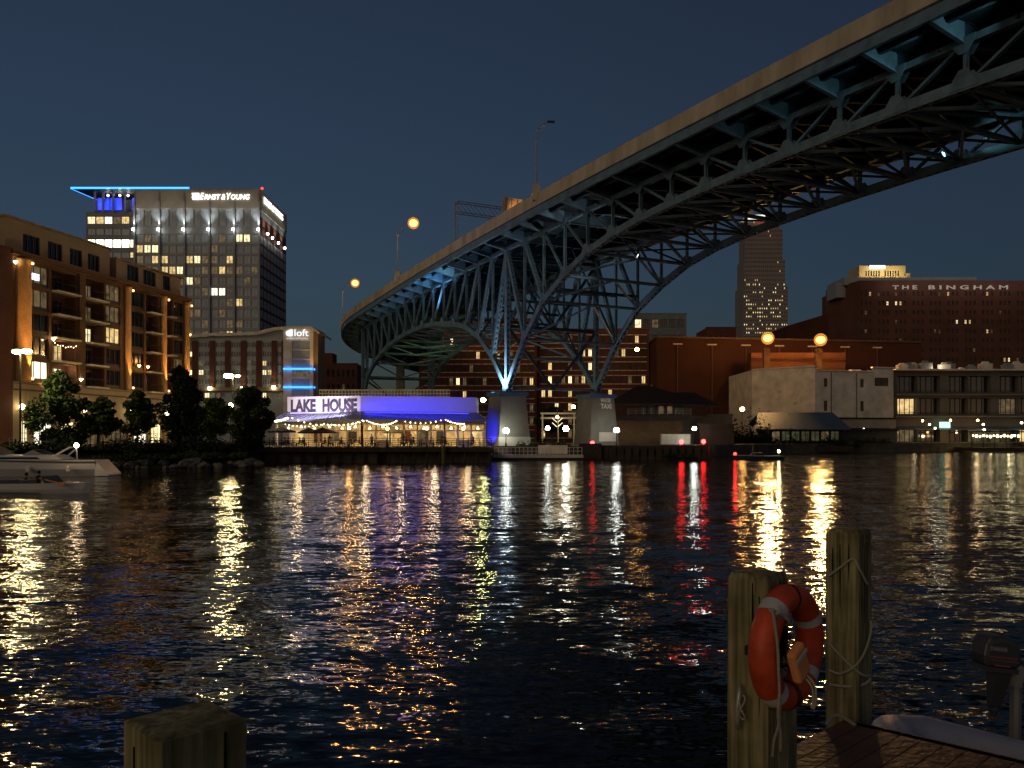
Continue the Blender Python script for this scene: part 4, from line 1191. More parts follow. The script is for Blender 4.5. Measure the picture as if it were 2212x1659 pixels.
string([(612, 914, 112), (700, 914, 112.5), (790, 907, 112)], 22, "lower string of small bulbs behind the dark umbrellas", .06)
string([(790, 906, 110), (828, 916, 111), (858, 907, 110)], 18, "string of bulbs just right of the patio's centre post")
string([(960, 904, 110), (1005, 914, 112)], 9, "short string of bulbs over the right end of the patio", .08)
string([(870, 908, 113), (958, 905, 112)], 8, "sparse string of bulbs before the right dining room bays", .07)
# lantern posts on the deck
for px, py, lb in ((753.9, 925, "orange lantern post left of the patio centre"), (837, 926, "orange lantern post beside the cream umbrella"), (922, 925.5, "orange lantern post before the right dining bays"), (1000.5, 926, "orange lantern post near the pier end of the deck")):
    globe_post(px, py, 107.6, LAND, SOD, 110 if px < 760 else 45, .2, lb, "orange lantern posts along the restaurant deck", "lantern_post")
t = thing("flagpole", P(960, 960, 107.5), "dark flagpole rising from the deck near the right dining bays", "pole")
mb = MB(); mb.tube([(X(960, 107.5), 107.5, LAND), (X(960, 107.5), 107.5, Z(903, 107.5))], .06, 6); mb.build("pole", dkmetal, t)
mb = MB(); mb.ball((X(960, 107.5), 107.5, Z(902, 107.5)), .09, 6); mb.build("finial", metal, t)

# ================================================================== people
def person_mesh(pose):
    if pose == 'sit':
        J = dict(pel=(0, 0, .50), ch=(0, -.02, .88), nk=(0, -.02, 1.03), hd=(0, .02, 1.17), hl=(-.10, .02, .50), kl=(-.13, .42, .50), al=(-.13, .44, .08), fl=(-.13, .58, .04),
                 hr=(.10, .02, .50), kr=(.13, .42, .50), ar=(.13, .44, .08), fr=(.13, .58, .04), sl=(-.19, -.02, .97), el=(-.24, .08, .72), wl=(-.16, .32, .74), sr=(.19, -.02, .97), er=(.24, .08, .72), wr=(.14, .33, .76))
    elif pose == 'drive':
        J = dict(pel=(0, 0, .50), ch=(0, .03, .88), nk=(0, .05, 1.03), hd=(0, .09, 1.17), hl=(-.10, .02, .50), kl=(-.13, .40, .48), al=(-.13, .50, .1), fl=(-.13, .62, .06),
                 hr=(.10, .02, .50), kr=(.13, .40, .48), ar=(.13, .50, .1), fr=(.13, .62, .06), sl=(-.19, .03, .97), el=(-.24, .22, .80), wl=(-.12, .42, .86), sr=(.19, .03, .97), er=(.24, .2, .80), wr=(.12, .42, .86))
    else:
        J = dict(pel=(0, 0, .93), ch=(0, 0, 1.30), nk=(0, 0, 1.46), hd=(0, .03, 1.60), hl=(-.10, 0, .90), kl=(-.12, .03, .50), al=(-.12, 0, .10), fl=(-.12, .14, .05),
                 hr=(.10, 0, .90), kr=(.12, .03, .50), ar=(.12, -.04, .10), fr=(.12, .10, .05), sl=(-.20, 0, 1.40), el=(-.25, .02, 1.12), wl=(-.20, .22, 1.02), sr=(.20, 0, 1.40), er=(.27, -.02, 1.12), wr=(.27, .05, .86))
    ed = [('pel', 'ch'), ('ch', 'nk'), ('nk', 'hd'), ('pel', 'hl'), ('hl', 'kl'), ('kl', 'al'), ('al', 'fl'), ('pel', 'hr'), ('hr', 'kr'), ('kr', 'ar'), ('ar', 'fr'), ('ch', 'sl'), ('sl', 'el'), ('el', 'wl'), ('ch', 'sr'), ('sr', 'er'), ('er', 'wr')]
    rad = dict(pel=(.15, .11), ch=(.17, .11), nk=(.055, .055), hd=(.085, .105), hl=(.085, .085), hr=(.085, .085), kl=(.06, .06), kr=(.06, .06), al=(.04, .045), ar=(.04, .045), fl=(.035, .03), fr=(.035, .03), sl=(.06, .06), sr=(.06, .06), el=(.042, .042), er=(.042, .042), wl=(.03, .035), wr=(.03, .035))
    keys = list(J); me = bpy.data.meshes.new("p"); me.from_pydata([J[k] for k in keys], [(keys.index(a), keys.index(b)) for a, b in ed], [])
    o = bpy.data.objects.new("p", me); COL.objects.link(o)
    s = o.modifiers.new("s", 'SKIN')
    for i, k in enumerate(keys): me.skin_vertices[0].data[i].radius = rad[k]; me.skin_vertices[0].data[i].use_root = (k == 'pel')
    o.modifiers.new("d", 'SUBSURF').levels = 1
    dg = bpy.context.evaluated_depsgraph_get(); dg.update()
    m2 = bpy.data.meshes.new_from_object(o.evaluated_get(dg)); bpy.data.objects.remove(o)
    for p_ in m2.polygons: p_.use_smooth = True
    return m2, J
skin = M("skin", (.36, .22, .15), .6)
PM = {k: person_mesh(k) for k in ('sit', 'stand', 'drive')}
cl_m = [M("dark_clothes", (.03, .03, .04)), M("white_shirt", (.5, .48, .44)), M("red_shirt", (.3, .05, .04)), M("blue_shirt", (.06, .1, .22)), M("brown_shirt", (.14, .08, .05))]
def person(x, y, z, rz, pose, ci, label, group=None, hair=None):
    me, J = PM[pose]
    t = bpy.data.objects.new("person", me.copy()); t.data.materials.clear(); t.data.materials.append(skin); t.data.materials.append(cl_m[ci]); t.data.materials.append(cl_m[0])
    hz = J['nk'][2] - .02
    for p_ in t.data.polygons:
        c = p_.center
        isarm = abs(c.x) > .15 and (abs(c.y - J['wl'][1]) < .07 and abs(c.z - J['wl'][2]) < .12)
        p_.material_index = 0 if c.z > hz or isarm else (1 if c.z > J['pel'][2] + .05 else 2)
    COL.objects.link(t); t.location = (x, y, z); t.rotation_euler = (0, 0, rz); ORG[t.name] = V((0, 0, 0)); tag(t, label, "person", group)
    mb = MB(); h = V(J['hd']); mb.ball(h + V((0, -.025, .045)), .108, 8, 0, (1, 1, .95)); mb.build("hair", hair or M("dark_hair", (.02, .014, .01)), t, True)
    mb = MB(); mb.ball(h + V((0, .10, .0)), .02, 5); mb.build("nose", skin, t, True)
    return t
# tables, chairs and diners on the deck
tb = thing("patio_table", (0, 0, 0), "round patio table set among the seated diners on the deck", "table", "patio tables on the restaurant deck")
mb = MB(); mb.lathe((0, 0, .72), [(.45, 0), (.46, .015), (.45, .03)], 14); mb.build("tabletop", whp, tb)
mb = MB(); mb.lathe((0, 0, 0), [(.25, 0), (.04, .06), (.04, .72)], 8); mb.build("pedestal", dkmetal, tb)
ch = thing("patio_chair", (0, 0, 0), "dark slatted patio chair with a seated diner on the deck", "chair", "patio chairs on the restaurant deck")
mb = MB(); mb.box((0, 0, .42), (.42, .42, .04)); mb.build("seat", dkmetal, ch)
mb = MB(); mb.box((0, -.2, .70), (.42, .03, .46)); mb.build("backrest", dkmetal, ch)
for sx in (-1, 1):
    for sy in (-1, 1): mb = MB(); mb.box((sx * .18, sy * .18, .2), (.03, .03, .4)); mb.build("leg", dkmetal, ch)
first = [True, True]
random.seed(11)
spots = [(X(px, 109.4), 109.2 + (i % 3) * .9) for i, px in enumerate((604, 632, 660, 690, 722, 745, 790, 815, 862, 880, 905, 940, 975, 1010))]
for i, (x, y) in enumerate(spots):
    t = tb if first[0] else copy_tree(tb); first[0] = False; t.location = (x, y, LAND + .02)
    for s_ in (-1, 1):
        if (i * 2 + s_) % 5 == 0: continue
        c = ch if first[1] else copy_tree(ch); first[1] = False
        c.location = (x + s_ * .75, y, LAND + .02); c.rotation_euler = (0, 0, R(90 * s_)); 
        person(x + s_ * .75, y, LAND + .04, R(90 * s_), 'sit', (i * 3 + s_) % 5, "small seated diner at a table on the warmly lit restaurant deck", "diners seated on the restaurant deck")
for i, (px, y) in enumerate(((712, 111.3), (803, 111.8), (872, 111.5), (888, 112), (955, 111.5), (1020, 112))):
    person(X(px, y), y, LAND + .02, R(40 * i), 'stand', i % 2, "small standing figure inside the warmly lit dining room front", "people standing before the dining room")

# ================================================================== RIGHT: far towers
YK = 900
fk = lambda px: X(px, YK); zk = lambda py: Z(py, YK)
key = thing("stepped_skyscraper", (fk(1645), YK, LAND), "very tall stepped skyscraper with floodlit crown seen beyond the bridge's lower chord", "skyscraper")
stone = M("warm_grey_granite", (.27, .24, .23), .8, 0, .1, .02)
kb = stone
random.seed(21)
tiers = [(1606, 1702, 880, 618, 0), (1609, 1698, 618, 560, 3), (1612, 1694, 560, 492, 5), (1617, 1688, 492, 470, 7)]
mbw = MB(); allr = []
for (a, b, y0, y1, dy) in tiers:
    W = fk(b) - fk(a); H = zk(y1) - zk(y0); n_ = 20; nr = max(1, int(H / 4.3))
    xr = [(W * (i + .22) / n_, W * (i + .78) / n_) for i in range(n_)]
    zr = [((k + .25) * H / nr, (k + .72) * H / nr) for k in range(nr)]
    o = V((fk(a), YK + dy, zk(y0))); rr = facade(mbw, o, V((1, 0, 0)), W, H, xr, zr, .4)
    closebox(mbw, o, V((1, 0, 0)), W, 34 - 2 * dy, H); allr += rr
mbw.build("facade", kb, key)
def kl(i):
    r = allr[i]; z = r[4](0, (r[2] + r[3]) / 2).z; x = r[4]((r[0] + r[1]) / 2, 0).x
    px = x / YK * 1788 + 1106; py = 945 - (z - HC) / YK * 1788
    d = .05
    if 640 < py < 690 and 1612 < px < 1690: d = .55
    if 700 < py < 726: d = .6
    if 598 < py < 640: d = .2
    return (LW if random.random() < .6 else LY) if random.random() < d else None
windows(key, allr, kl, .4, 1, 1, .3, stone, M("tower_glass", (.05, .05, .055), .3))
mb = MB(); mb.frustum((fk(1631), YK + 20, zk(474)), (fk(1655) - fk(1607), 16), (fk(1631), YK + 20, zk(456)), (10, 8)); mb.build("crown", M("pale_crown", (.75, .8, .7)), key)
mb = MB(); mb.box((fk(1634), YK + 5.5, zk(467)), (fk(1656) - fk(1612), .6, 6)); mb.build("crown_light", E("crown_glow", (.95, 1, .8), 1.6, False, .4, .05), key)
mb = MB(); mb.box((fk(1645), YK + 4.8, zk(474)), (12, .8, 2.0)); mb.build("beacon", E("red_strip", (1, .05, .03), 2.5, False), key)
mb = MB(); mb.frustum((fk(1631), YK + 20, zk(456)), (8, 8), (fk(1631), YK + 20, zk(425)), (.5, .5)); mb.build("spire", stone, key)

# lit classical block
YC = 430
fcx = lambda px: X(px, YC); zc_ = lambda py: Z(py, YC)
cb = thing("stone_building", (fcx(1910), YC, LAND), "distant pale stone building with floodlit top storeys above the dark brick roofline", "building")
ston = M("lit_limestone", (.55, .45, .28), .8, 0, .1, .1)
mb = MB(); mb.box((fcx(1910), YC + 10, (zc_(603) + LAND) / 2), (fcx(1966) - fcx(1852), 20, zc_(603) - LAND)); mb.build("lower_storeys", brick_d, cb)
w = MB(); a, b = fcx(1858), fcx(1958); W = b - a; H = zc_(573) - zc_(603)
rr = facade(w, (a, YC + 1, zc_(603)), V((1, 0, 0)), W, H, [(3.2 + i * 1.35, 3.9 + i * 1.35) for i in range(6)] + [(13.2 + i * 1.35, 13.9 + i * 1.35) for i in range(6)], [(1.6, 4.6)], .4)
closebox(w, (a, YC + 1, zc_(603)), V((1, 0, 0)), W, 14, H); w.build("lit_top", ston, cb)
windows(cb, rr, lambda i: None, .4, 1, 1, .1)
mb = MB(); mb.box((fcx(1909), YC + .2, zc_(600.5)), (fcx(1966) - fcx(1852), 2, 1.2)); mb.box((fcx(1962), YC + 5, zc_(596)), (3, 8, 3.2)); mb.build("cornice", ston, cb)
mb = MB(); mb.box((fcx(1895), YC - .2, zc_(577)), (8, .4, 1.7)); mb.build("roof_sign", E("white_roof_sign", (.95, 1, .95), 2, False), cb)
for px in (1870, 1895, 1920, 1945): light('SPOT', (fcx(px), YC - 7, zc_(606)), (1, .78, .35), 3200, cb, .5, (fcx(px), YC + 1, zc_(582)), 90, .8)

# tall brick warehouse block with roof lettering
YG = 330
fg = lambda px: X(px, YG); zg = lambda py: Z(py, YG)
bg_ = thing("brick_warehouse", (fg(2000), YG, LAND), "tall dark brick warehouse with white capital lettering beneath its roofline", "warehouse")
w = MB(); a, b = fg(1857), fg(2420); W = b - a; H = zg(606) - LAND
ncg = 60; rows = [634.5, 655, 675, 695, 715.5, 735, 756, 777, 797]
xr = [(W * (i + .2) / ncg, W * (i + .72) / ncg) for i in range(ncg) if i % 4 != 3]
zr = [(zg(y + 4.5) - LAND, zg(y - 4.5) - LAND) for y in rows][::-1]
rr = facade(w, (a, YG, LAND), V((1, 0, 0)), W, H, xr, zr, .35); closebox(w, (a, YG, LAND), V((1, 0, 0)), W, 40, H)
sk = V((fg(1857), YG, 0)) ; q0 = V((X(1784, 352), 352, 0))
w.quad(q0 + UPZ * LAND, sk + V((0, .05, LAND)), sk + V((0, .05, zg(606))), q0 + UPZ * Z(627, 352))
w.build("wall", M("dark_red_brick", (.125, .055, .042), .9, 0, .25, .1, brick=2), bg_)
ncx = len(xr)
G = {(0, 2): LW, (0, 3): LD, (0, 6): LD, (0, 14): LD, (0, 15): LW, (0, 22): LW, (1, 5): LY, (1, 6): LY, (1, 7): LW, (1, 31): LP, (2, 1): LD, (2, 24): LD, (3, 17): LY, (3, 18): LY, (3, 19): LW, (3, 6): LD, (4, 13): LD, (4, 14): LD, (4, 22): LW, (4, 23): LD, (4, 29): LW, (4, 30): LW, (4, 33): LD, (5, 7): LD, (5, 33): LD, (7, 25): LW, (7, 26): LY, (7, 27): LD, (7, 32): LW, (7, 33): LY, (4, 1): LD, (6, 20): LD}
windows(bg_, rr, lambda i: G.get((8 - i // ncx, i % ncx)), .35, 2, 2, .12, frame_dk, M("grimy_glass", (.06, .05, .045), .3))
wl_l = M("white_roof_lettering", (.75, .72, .68), .7)
text("T H E", (fg(1927), YG - .12, zg(625)), (1, 0, 0), (0, 0, 1), 2.2, wl_l, bg_, "roof_lettering", .1, .03, fit=fg(1981) - fg(1927))
text("B I N G H A M", (fg(2005), YG - .12, zg(625)), (1, 0, 0), (0, 0, 1), 2.2, wl_l, bg_, "roof_lettering", .1, .03, fit=fg(2177) - fg(2005))
light('AREA', (fg(2060), YG - 5, zg(612)), (1, .9, .8), 500, bg_, 60, (fg(2060), YG, zg(622)), size_y=.5)
mb = MB(); mb.box((fg(1985), YG + 16, zg(600)), (fg(2130) - fg(1838), 18, 3.2)); mb.build("roof_penthouse", grayp, bg_)
mb = MB(); mb.box((fg(1847), YG + 14, zg(618)), (8, 10, 6)); mb.build("roof_penthouse", grayp, bg_)
w = MB(); a, b = X(1700, 300), X(1790, 300); w.box(((a + b) / 2, 309, (Z(704, 300) + LAND) / 2), (b - a, 18, Z(704, 300) - LAND)); 
w.prism([V((a, 300, Z(704, 300))), V((b, 300, Z(704, 300))), V((b, 300, Z(677, 300)))], V((0, 18, 0))); tag(w.build("brick_shed", brick_w), "sloping-roofed brick block stepping down from the tall lettered warehouse", "building")
simple_block("brick_building", "small plain brown block at the foot of the stepped skyscraper", "building", 1526, 1590, 708, 290, 16, brick_d, 5, 6, lambda i: LD if i == 22 else None, ww=.4, wh=.4)

# long brick warehouse lit orange by the roadside lamps
WC = P(1418.6, 945, 226); WE = P(1990, 945, 238); WB = P(1365, 945, 282)
for q in (WC, WE, WB): q.z = LAND
wh = thing("brick_warehouse", WC, "long blank brown brick warehouse lit orange by two big sodium lamps", "warehouse")
zt_ = Z(729.8, 226)
w = MB(); U = dirn(WC, WE); L = (WE - WC).length
w.quad(WC, WE, WE + UPZ * (zt_ - LAND), WC + UPZ * (zt_ - LAND))
UB = dirn(WB, WC); LB = (WC - WB).length
rr = facade(w, WB, UB, LB, zt_ - LAND, [(3, 9), (13, 19), (23, 29), (33, 39)] if LB > 45 else [(LB * .1, LB * .3), (LB * .4, LB * .6), (LB * .7, LB * .9)], [(4, 6.4), (9, 11.4), (14, 16.4)], .3)
w.quad(WC + UPZ * (zt_ - LAND), WE + UPZ * (zt_ - LAND), WE + V((0, 50, zt_ - LAND)), WB + UPZ * (zt_ - LAND))
w.build("wall", brick_w, wh)
windows(wh, rr, lambda i: None, .3, 3, 2, .1)
mb = MB(); mb.beam(WC + UPZ * (zt_ - LAND + .2) + V((0, -.1, 0)), WE + UPZ * (zt_ - LAND + .2) + V((0, -.1, 0)), .8, .5); mb.beam(WB + UPZ * (zt_ - LAND + .2), WC + UPZ * (zt_ - LAND + .2), .8, .5); mb.build("coping", M("brown_coping", (.12, .07, .045)), wh)
for i in range(7):
    q = WC.lerp(WE, (i + .6) / 8); mb = MB(); mb.box(q + V((0, -.2, zt_ - LAND - 1.6)), (2.6, .3, .35)); mb.build("scupper", sillm, wh)
    q = WC.lerp(WE, (i + .6) / 8); mb = MB(); mb.tube([q + V((0, -.3, 1)), q + V((0, -.3, zt_ - LAND - 1.8))], .14, 6); mb.build("downpipe", M("rusty_pipe", (.14, .09, .06)), wh)
gs = M("ghost_sign_paint", (.34, .15, .11), .9, 0, .5, .6)
for k, (a, h_) in enumerate(((.12, 15.5), (.42, 13.0), (.66, 10.0))):
    q = WB + UB * (LB * (.55)) + UPZ * h_ ; mb = MB(); N = UB.cross(UPZ)
    mb.box(WB + UB * LB * .62 + N * .03 + UPZ * h_, (LB * .5, .04, 1.7), (UB, N, UPZ)); mb.build("faded_painted_sign", gs, wh)

# roadside sodium lamps on brick-sided pillars
for i, (px, py, lb) in enumerate(((1658.6, 730.5, "left one of the two large sodium lamps before the long brick warehouse"), (1772.5, 734, "right one of the two large sodium lamps before the long brick warehouse"))):
    p = P(px, py, 214); t = thing("sodium_lamp", (p.x, p.y, LAND), lb, "street lamp", "large sodium lamps above the white building")
    mb = MB(); mb.box((p.x, p.y + 1.4, (LAND + Z(752, 214)) / 2), (1.5, 1.5, Z(752, 214) - LAND)); mb.build("pillar", M("soot_brick_pillar", (.10, .05, .03), .9, 0, .3, .5, brick=2), t)
    mb = MB(); mb.tube([(p.x, p.y + 1.4, Z(752, 214)), (p.x, p.y + 1.2, p.z + .5), (p.x, p.y, p.z + .75)], .1, 8); mb.build("arm", dkmetal, t)
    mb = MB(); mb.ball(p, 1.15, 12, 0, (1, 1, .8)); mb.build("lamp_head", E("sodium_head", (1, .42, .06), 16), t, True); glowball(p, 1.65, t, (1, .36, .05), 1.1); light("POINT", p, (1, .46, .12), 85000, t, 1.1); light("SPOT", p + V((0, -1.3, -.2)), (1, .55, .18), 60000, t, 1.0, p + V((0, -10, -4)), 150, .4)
    mb = MB(); mb.box(p + V((0, 0, 1.0)), (1.6, 1.2, .3)); mb.build("hood", dkmetal, t)
lb_ = thing("rooftop_block", P(1700, 800, 219), "low brick rooftop block standing behind the two sodium lamps", "building")
mb = MB(); a, b = X(1625, 219), X(1830, 219); mb.box(((a + b) / 2, 221.5, (LAND + Z(761, 219)) / 2), (b - a, 3, Z(761, 219) - LAND)); mb.build("wall", M("orange_brick", (.12, .045, .022), .9, 0, .2, .3, brick=2), lb_)
mb = MB(); mb.box(((a + b) / 2, 219.6, Z(775, 219)), (b - a, .5, .4)); mb.build("ledge", brick_w, lb_)

# ================================================================== white building and its neighbours
YW = 196
w0, w1, w2, w3 = P(1624.6, 945, 207), P(1760.6, 945, YW), P(1883, 945, 200), P(1930, 945, 202)
for q in (w0, w1, w2, w3): q.z = LAND
zw = Z(791.5, YW)
wb = thing("white_building", w1, "blank white-painted three-storey building catching warm light beside the river", "building")
mb = MB()
mb.quad(w0, w1, w1 + UPZ * (zw - LAND), w0 + UPZ * (zw - LAND)); U = dirn(w1, w2); Lw = (w2 - w1).length
xw = lambda px: ((X(px, 198) - w1.x) / U.x)
rr = facade(mb, w1, U, Lw, zw - LAND - 1.0, [(xw(1775), xw(1784)), (xw(1863), xw(1872))], [(Z(888, 198) - LAND, Z(866, 198) - LAND), (Z(836, 198) - LAND, Z(818, 198) - LAND)], .3)
U3 = dirn(w2, w3); L3 = (w3 - w2).length
rr2 = facade(mb, w2, U3, L3, zw - LAND, [(.9, L3 - .9 - .5)], [(Z(834, 201) - LAND, Z(816, 201) - LAND)], .3)
bkk = V((0, 26, 0)); H1 = UPZ * (zw - LAND - 1.2)
mb.quad(w0 + H1, w1 + H1, w1 + bkk + H1, w0 + bkk + H1); mb.quad(w1 + H1, w3 + H1, w3 + bkk + H1, w1 + bkk + H1)
mb.quad(w3, w3 + bkk, w3 + bkk + UPZ * (zw - LAND), w3 + UPZ * (zw - LAND)); mb.quad(w0 + bkk, w0, w0 + UPZ * (zw - LAND), w0 + bkk + UPZ * (zw - LAND))
mb.build("wall", whitew, wb)
for px_ in (1792, 1853): q_ = w1 + U * xw(px_); m_ = MB(); m_.tube([q_ + V((0, -.12, 2)), q_ + V((0, -.12, zw - LAND - 1.3))], .09, 6); m_.build("downpipe", M("rusty_pipe", (.14, .09, .06), .8), wb)
for f_, z_, s_ in ((.25, 6, .9), (.7, 9.5, .6), (.45, 12.5, .7)): q_ = w0.lerp(w1, f_) + V((0, 0, z_)); m_ = MB(); u_w = dirn(w0, w1); m_.box(q_ + u_w.cross(UPZ) * .05, (1.6 * s_, .08, 1.0 * s_), (u_w, u_w.cross(UPZ), UPZ)); m_.build("wall_vent", M("patched_plaster", (.5, .44, .36), .9), wb)
for r in rr + rr2: m_ = MB(); pane(m_, r, .31, 1 if r in rr else 2, 2, .12); m_.build("window", [M("boarded_window", (.13, .10, .07)), frame_dk], wb)
mb = MB(); U0 = dirn(w0, w1); mb.beam(w0 + UPZ * (zw - LAND + .1), w1 + UPZ * (zw - LAND + .1), .7, .35); mb.beam(w1 + UPZ * (zw - LAND - .9), w2 + UPZ * (zw - LAND - .9), .6, .3); mb.beam(w2 + UPZ * (zw - LAND + .12), w3 + UPZ * (zw - LAND + .12), .7, .3); mb.build("coping", whitew, wb)
mb = MB(); mb.beam(w1 + U * 1.2 + V((0, -.5, 4.7)), w3 + V((0, -.5, 4.7)), 1.0, 2.2); mb.build("shopfront_band", cream, wb)
mb = MB(); mb.beam(w1 + U * 1.2 + V((0, -1.0, 3.1)), w3 + V((0, -1.0, 3.1)), 2.2, .7); mb.build("dark_awning", ud, wb)
mb = MB(); mb.beam(w1 + U * 1.0 + V((0, -.7, 1.4)), w3 + V((.2, -.7, 1.4)), .6, 2.8); mb.build("dark_shopfront", dkmetal, wb)
mb = MB(); mb.beam(w1 + U * 6 + V((0, -.9, 5.9)), w3 + V((0, -.9, 5.9)), .7, .35); mb.build("planting_strip", grass_m, wb)
for px, s in ((1846, .9), (1858, .6), (1880, .7), (1800, .5)):
    mb = MB(); mb.box((X(px, 206), 206, zw - 1.0), (2.6 * s, 2.2, 2.2 * s)); mb.build("rooftop_unit", metal, wb)

# apartment terrace block, right
YR = 204
ap = thing("terrace_building", (X(2080, YR), YR, LAND), "white-framed apartment terrace with deep balconies above lit ground-floor bars", "apartment building")
a, b = X(1930.5, YR), X(2330, YR); W = b - a; H = Z(801, YR) - LAND
bay = (X(2046, YR) - X(1936, YR))
xr = []
for k in range(4):
    s = X(1936 + 0, YR) - a + k * bay * 1.0
    xr += [(s + .3, s + bay * .84 / 2 - .1), (s + bay * .84 / 2 + .1, s + bay * .86)]
zr = [(Z(895, YR) - LAND, Z(860, YR) - LAND), (Z(848, YR) - LAND, Z(812, YR) - LAND)]
w = MB(); rr = facade(w, (a, YR, LAND), V((1, 0, 0)), W, H, xr, [(.15, 3.3)] + zr, 1.6)
closebox(w, (a, YR, LAND), V((1, 0, 0)), W, 22, H); w.build("wall", M("grey_render", (.15, .14, .13), .85, 0, .15, .3), ap)
for i, r in enumerate(rr):
    m_ = MB(); pane(m_, r, 1.61, 4, 1, .16); fl_ = i // 8
    m_.build("glass_front" if fl_ else "bar_front", [([LD, glass_dk, glass_dk, LD, glass_dk, LW, LD, LW][i % 8] if fl_ == 0 else (glass_dk if i % 11 else LD)), frame_dk], ap)
for fz in (850, 897):
    mb = MB(); mb.box(((a + b) / 2, YR - .6, Z(fz + 3, YR)), (W, 1.5, .3)); mb.build("balcony_slab", pierc, ap)
    mb = MB()
    mb.beam((a, YR - 1.3, Z(fz - 6, YR)), (b, YR - 1.3, Z(fz - 6, YR)), .06, .08)
    for i in range(120): x = a + W * i / 119; mb.beam((x, YR - 1.3, Z(fz + 2, YR)), (x, YR - 1.3, Z(fz - 6, YR)), .05, .05)
    mb.build("railing", dkmetal, ap)
mb = MB(); mb.box(((a + b) / 2, YR - .7, Z(800, YR)), (W + 1, 3.2, .35)); mb.build("roof_edge", whitew, ap)
mb = MB(); mb.prism([V((a, YR - .2, LAND + 3.9)), V((b, YR - .2, LAND + 3.9)), V((b, YR - 4.2, LAND + 3.15)), V((a, YR - 4.2, LAND + 3.15))], V((0, 0, .12))); mb.build("awning", roofb, ap)
random.seed(5)
for i, px in enumerate((1940, 1958, 1972, 1990, 2035, 2048, 2066, 2092, 2128, 2165, 2190)):
    s = random.uniform(.6, 1.5); mb = MB(); mb.box((X(px, YR + 8), YR + 6 + i % 3, Z(800, YR) + s * .8), (2 * s, 1.8, 1.6 * s)); mb.frustum((X(px, YR + 8), YR + 6 + i % 3, Z(800, YR) + s * 1.6), (1.2 * s, 1.2), (X(px, YR + 8), YR + 6 + i % 3, Z(800, YR) + s * 2), (.8 * s, .8)); mb.build("rooftop_unit", metal if i % 2 else whitew, ap)
light('POINT', (X(2043, YR), YR + 5, Z(790, YR)), (1, .85, .6), 500, ap, .4)
# small lamps under the terrace
for i, (px, py, c, st) in enumerate(((1993, 909, SOD, 60), (2053, 908, SOD, 60), (2112, 908, SOD, 70), (2008, 917, WARM, 20), (2020, 925, WARM, 15), (2124, 917, WARM, 30), (2188, 941, YEL, 30), (1866, 927, WH, 12), (2207, 913, YEL, 40), (2126, 928, YEL, 25))):
    p = P(px, py, YR - 4.6); t = thing("hanging_lamp", p, "small round lamp hanging under the terrace awning above the riverside bars", "lamp", "small lamps before the riverside bars")
    mb = MB(); mb.ball(p, .26, 8); mb.build("globe", bulbmat(c, st * .5), t, True); mb = MB(); mb.tube([p, p + V((0, 0, 1.0))], .03, 4); mb.build("cord", dkmetal, t)
for px, col, pw in ((1975, WARM, 60), (2045, SOD, 90), (2110, WARM, 160), (2180, YEL, 160)):
    light('POINT', (X(px, YR - 3), YR - 3, 4.6), col, pw, ap, .3)
mb = MB(); mb.box((X(2041, YR - 2.2), YR - 2.2, Z(918, YR)), (2.6, .1, 1.4)); tag(mb.build("screen", E("green_tv", (.5, 1, .7), 1.6, False, .3, 1.5)), "pale green television screen glowing in the riverside bar", "television")
bar = thing("floating_bar", P(2145, 950, 190), "low floating bar terrace with a row of bright yellow lamps at the waterside", "bar terrace")
a, b = X(2095, 188), X(2300, 188)
mb = MB(); mb.box(((a + b) / 2, 191, .6), (b - a, 7, .8)); mb.build("platform", woodd, bar)
mb = MB(); mb.box(((a + b) / 2, 191, 4.6), (b - a, 6.5, .25)); mb.build("roof", roofd, bar)
for i in range(9): mb = MB(); mb.box((a + .5 + (b - a - 1) * i / 8, 188, 2.8), (.14, .14, 3.6)); mb.build("post", woodd, bar)
for i in range(14): mb = MB(); mb.ball((X(2102 + i * 7.5, 188.4), 188.4, Z(941 + (i % 3), 188)), .24 + .1 * (i % 2), 6); mb.build("lamp", bulbmat(YEL, 8), bar)
light('POINT', (X(2140, 190), 190, 3.6), (1, .7, .3), 300, bar, .3)
# blue-roofed boathouse
bh = thing("blue_roofed_pavilion", P(1740, 960, 182), "low waterside pavilion with a dull blue hipped metal roof before the white building", "pavilion")
YP = 180
r0, r1, r2, r3 = P(1637, 893, YP + 6), P(1797, 892, YP + 6), P(1838, 928, YP - 1), P(1632, 928, YP - 1)
mb = MB(); mb.prism([r3, r2, r1, r0], V((0, 0, .15))); mb.prism([r0, r1, r1 + V((2, 8, -2.5)), r0 + V((0, 8, -2.5))], V((0, 0, .15))); mb.prism([r2, r2 + V((.3, 14, 0)), r1 + V((2, 6, -.5)), r1], V((0, 0, .12)))
L_ = (r2 - r3).length
for i in range(30): f = i / 29; mb.beam(r3.lerp(r2, f) + UPZ * .18, r0.lerp(r1, f) + UPZ * .18, .06, .08)
mb.build("roof", roofb, bh)
w = MB(); rr = facade(w, (r3.x + 1, YP + 1, LAND - .6), V((1, 0, 0)), L_ - 2, r3.z - LAND + .6, [(1 + i * 2.15, 2.85 + i * 2.15) for i in range(9)], [(1.1, 3.3)], .2); w.build("wall", woodd, bh)
windows(bh, rr, lambda i: LD if i in (0, 1, 6) else E("green_dim_window", (.5, .6, .25), .06, False, .5, .6), .2, 2, 1, .1)
mb = MB(); mb.box((X(1690, 176), 177, .9), (30, 3, 1.2)); mb.build("landing", woodd, bh)

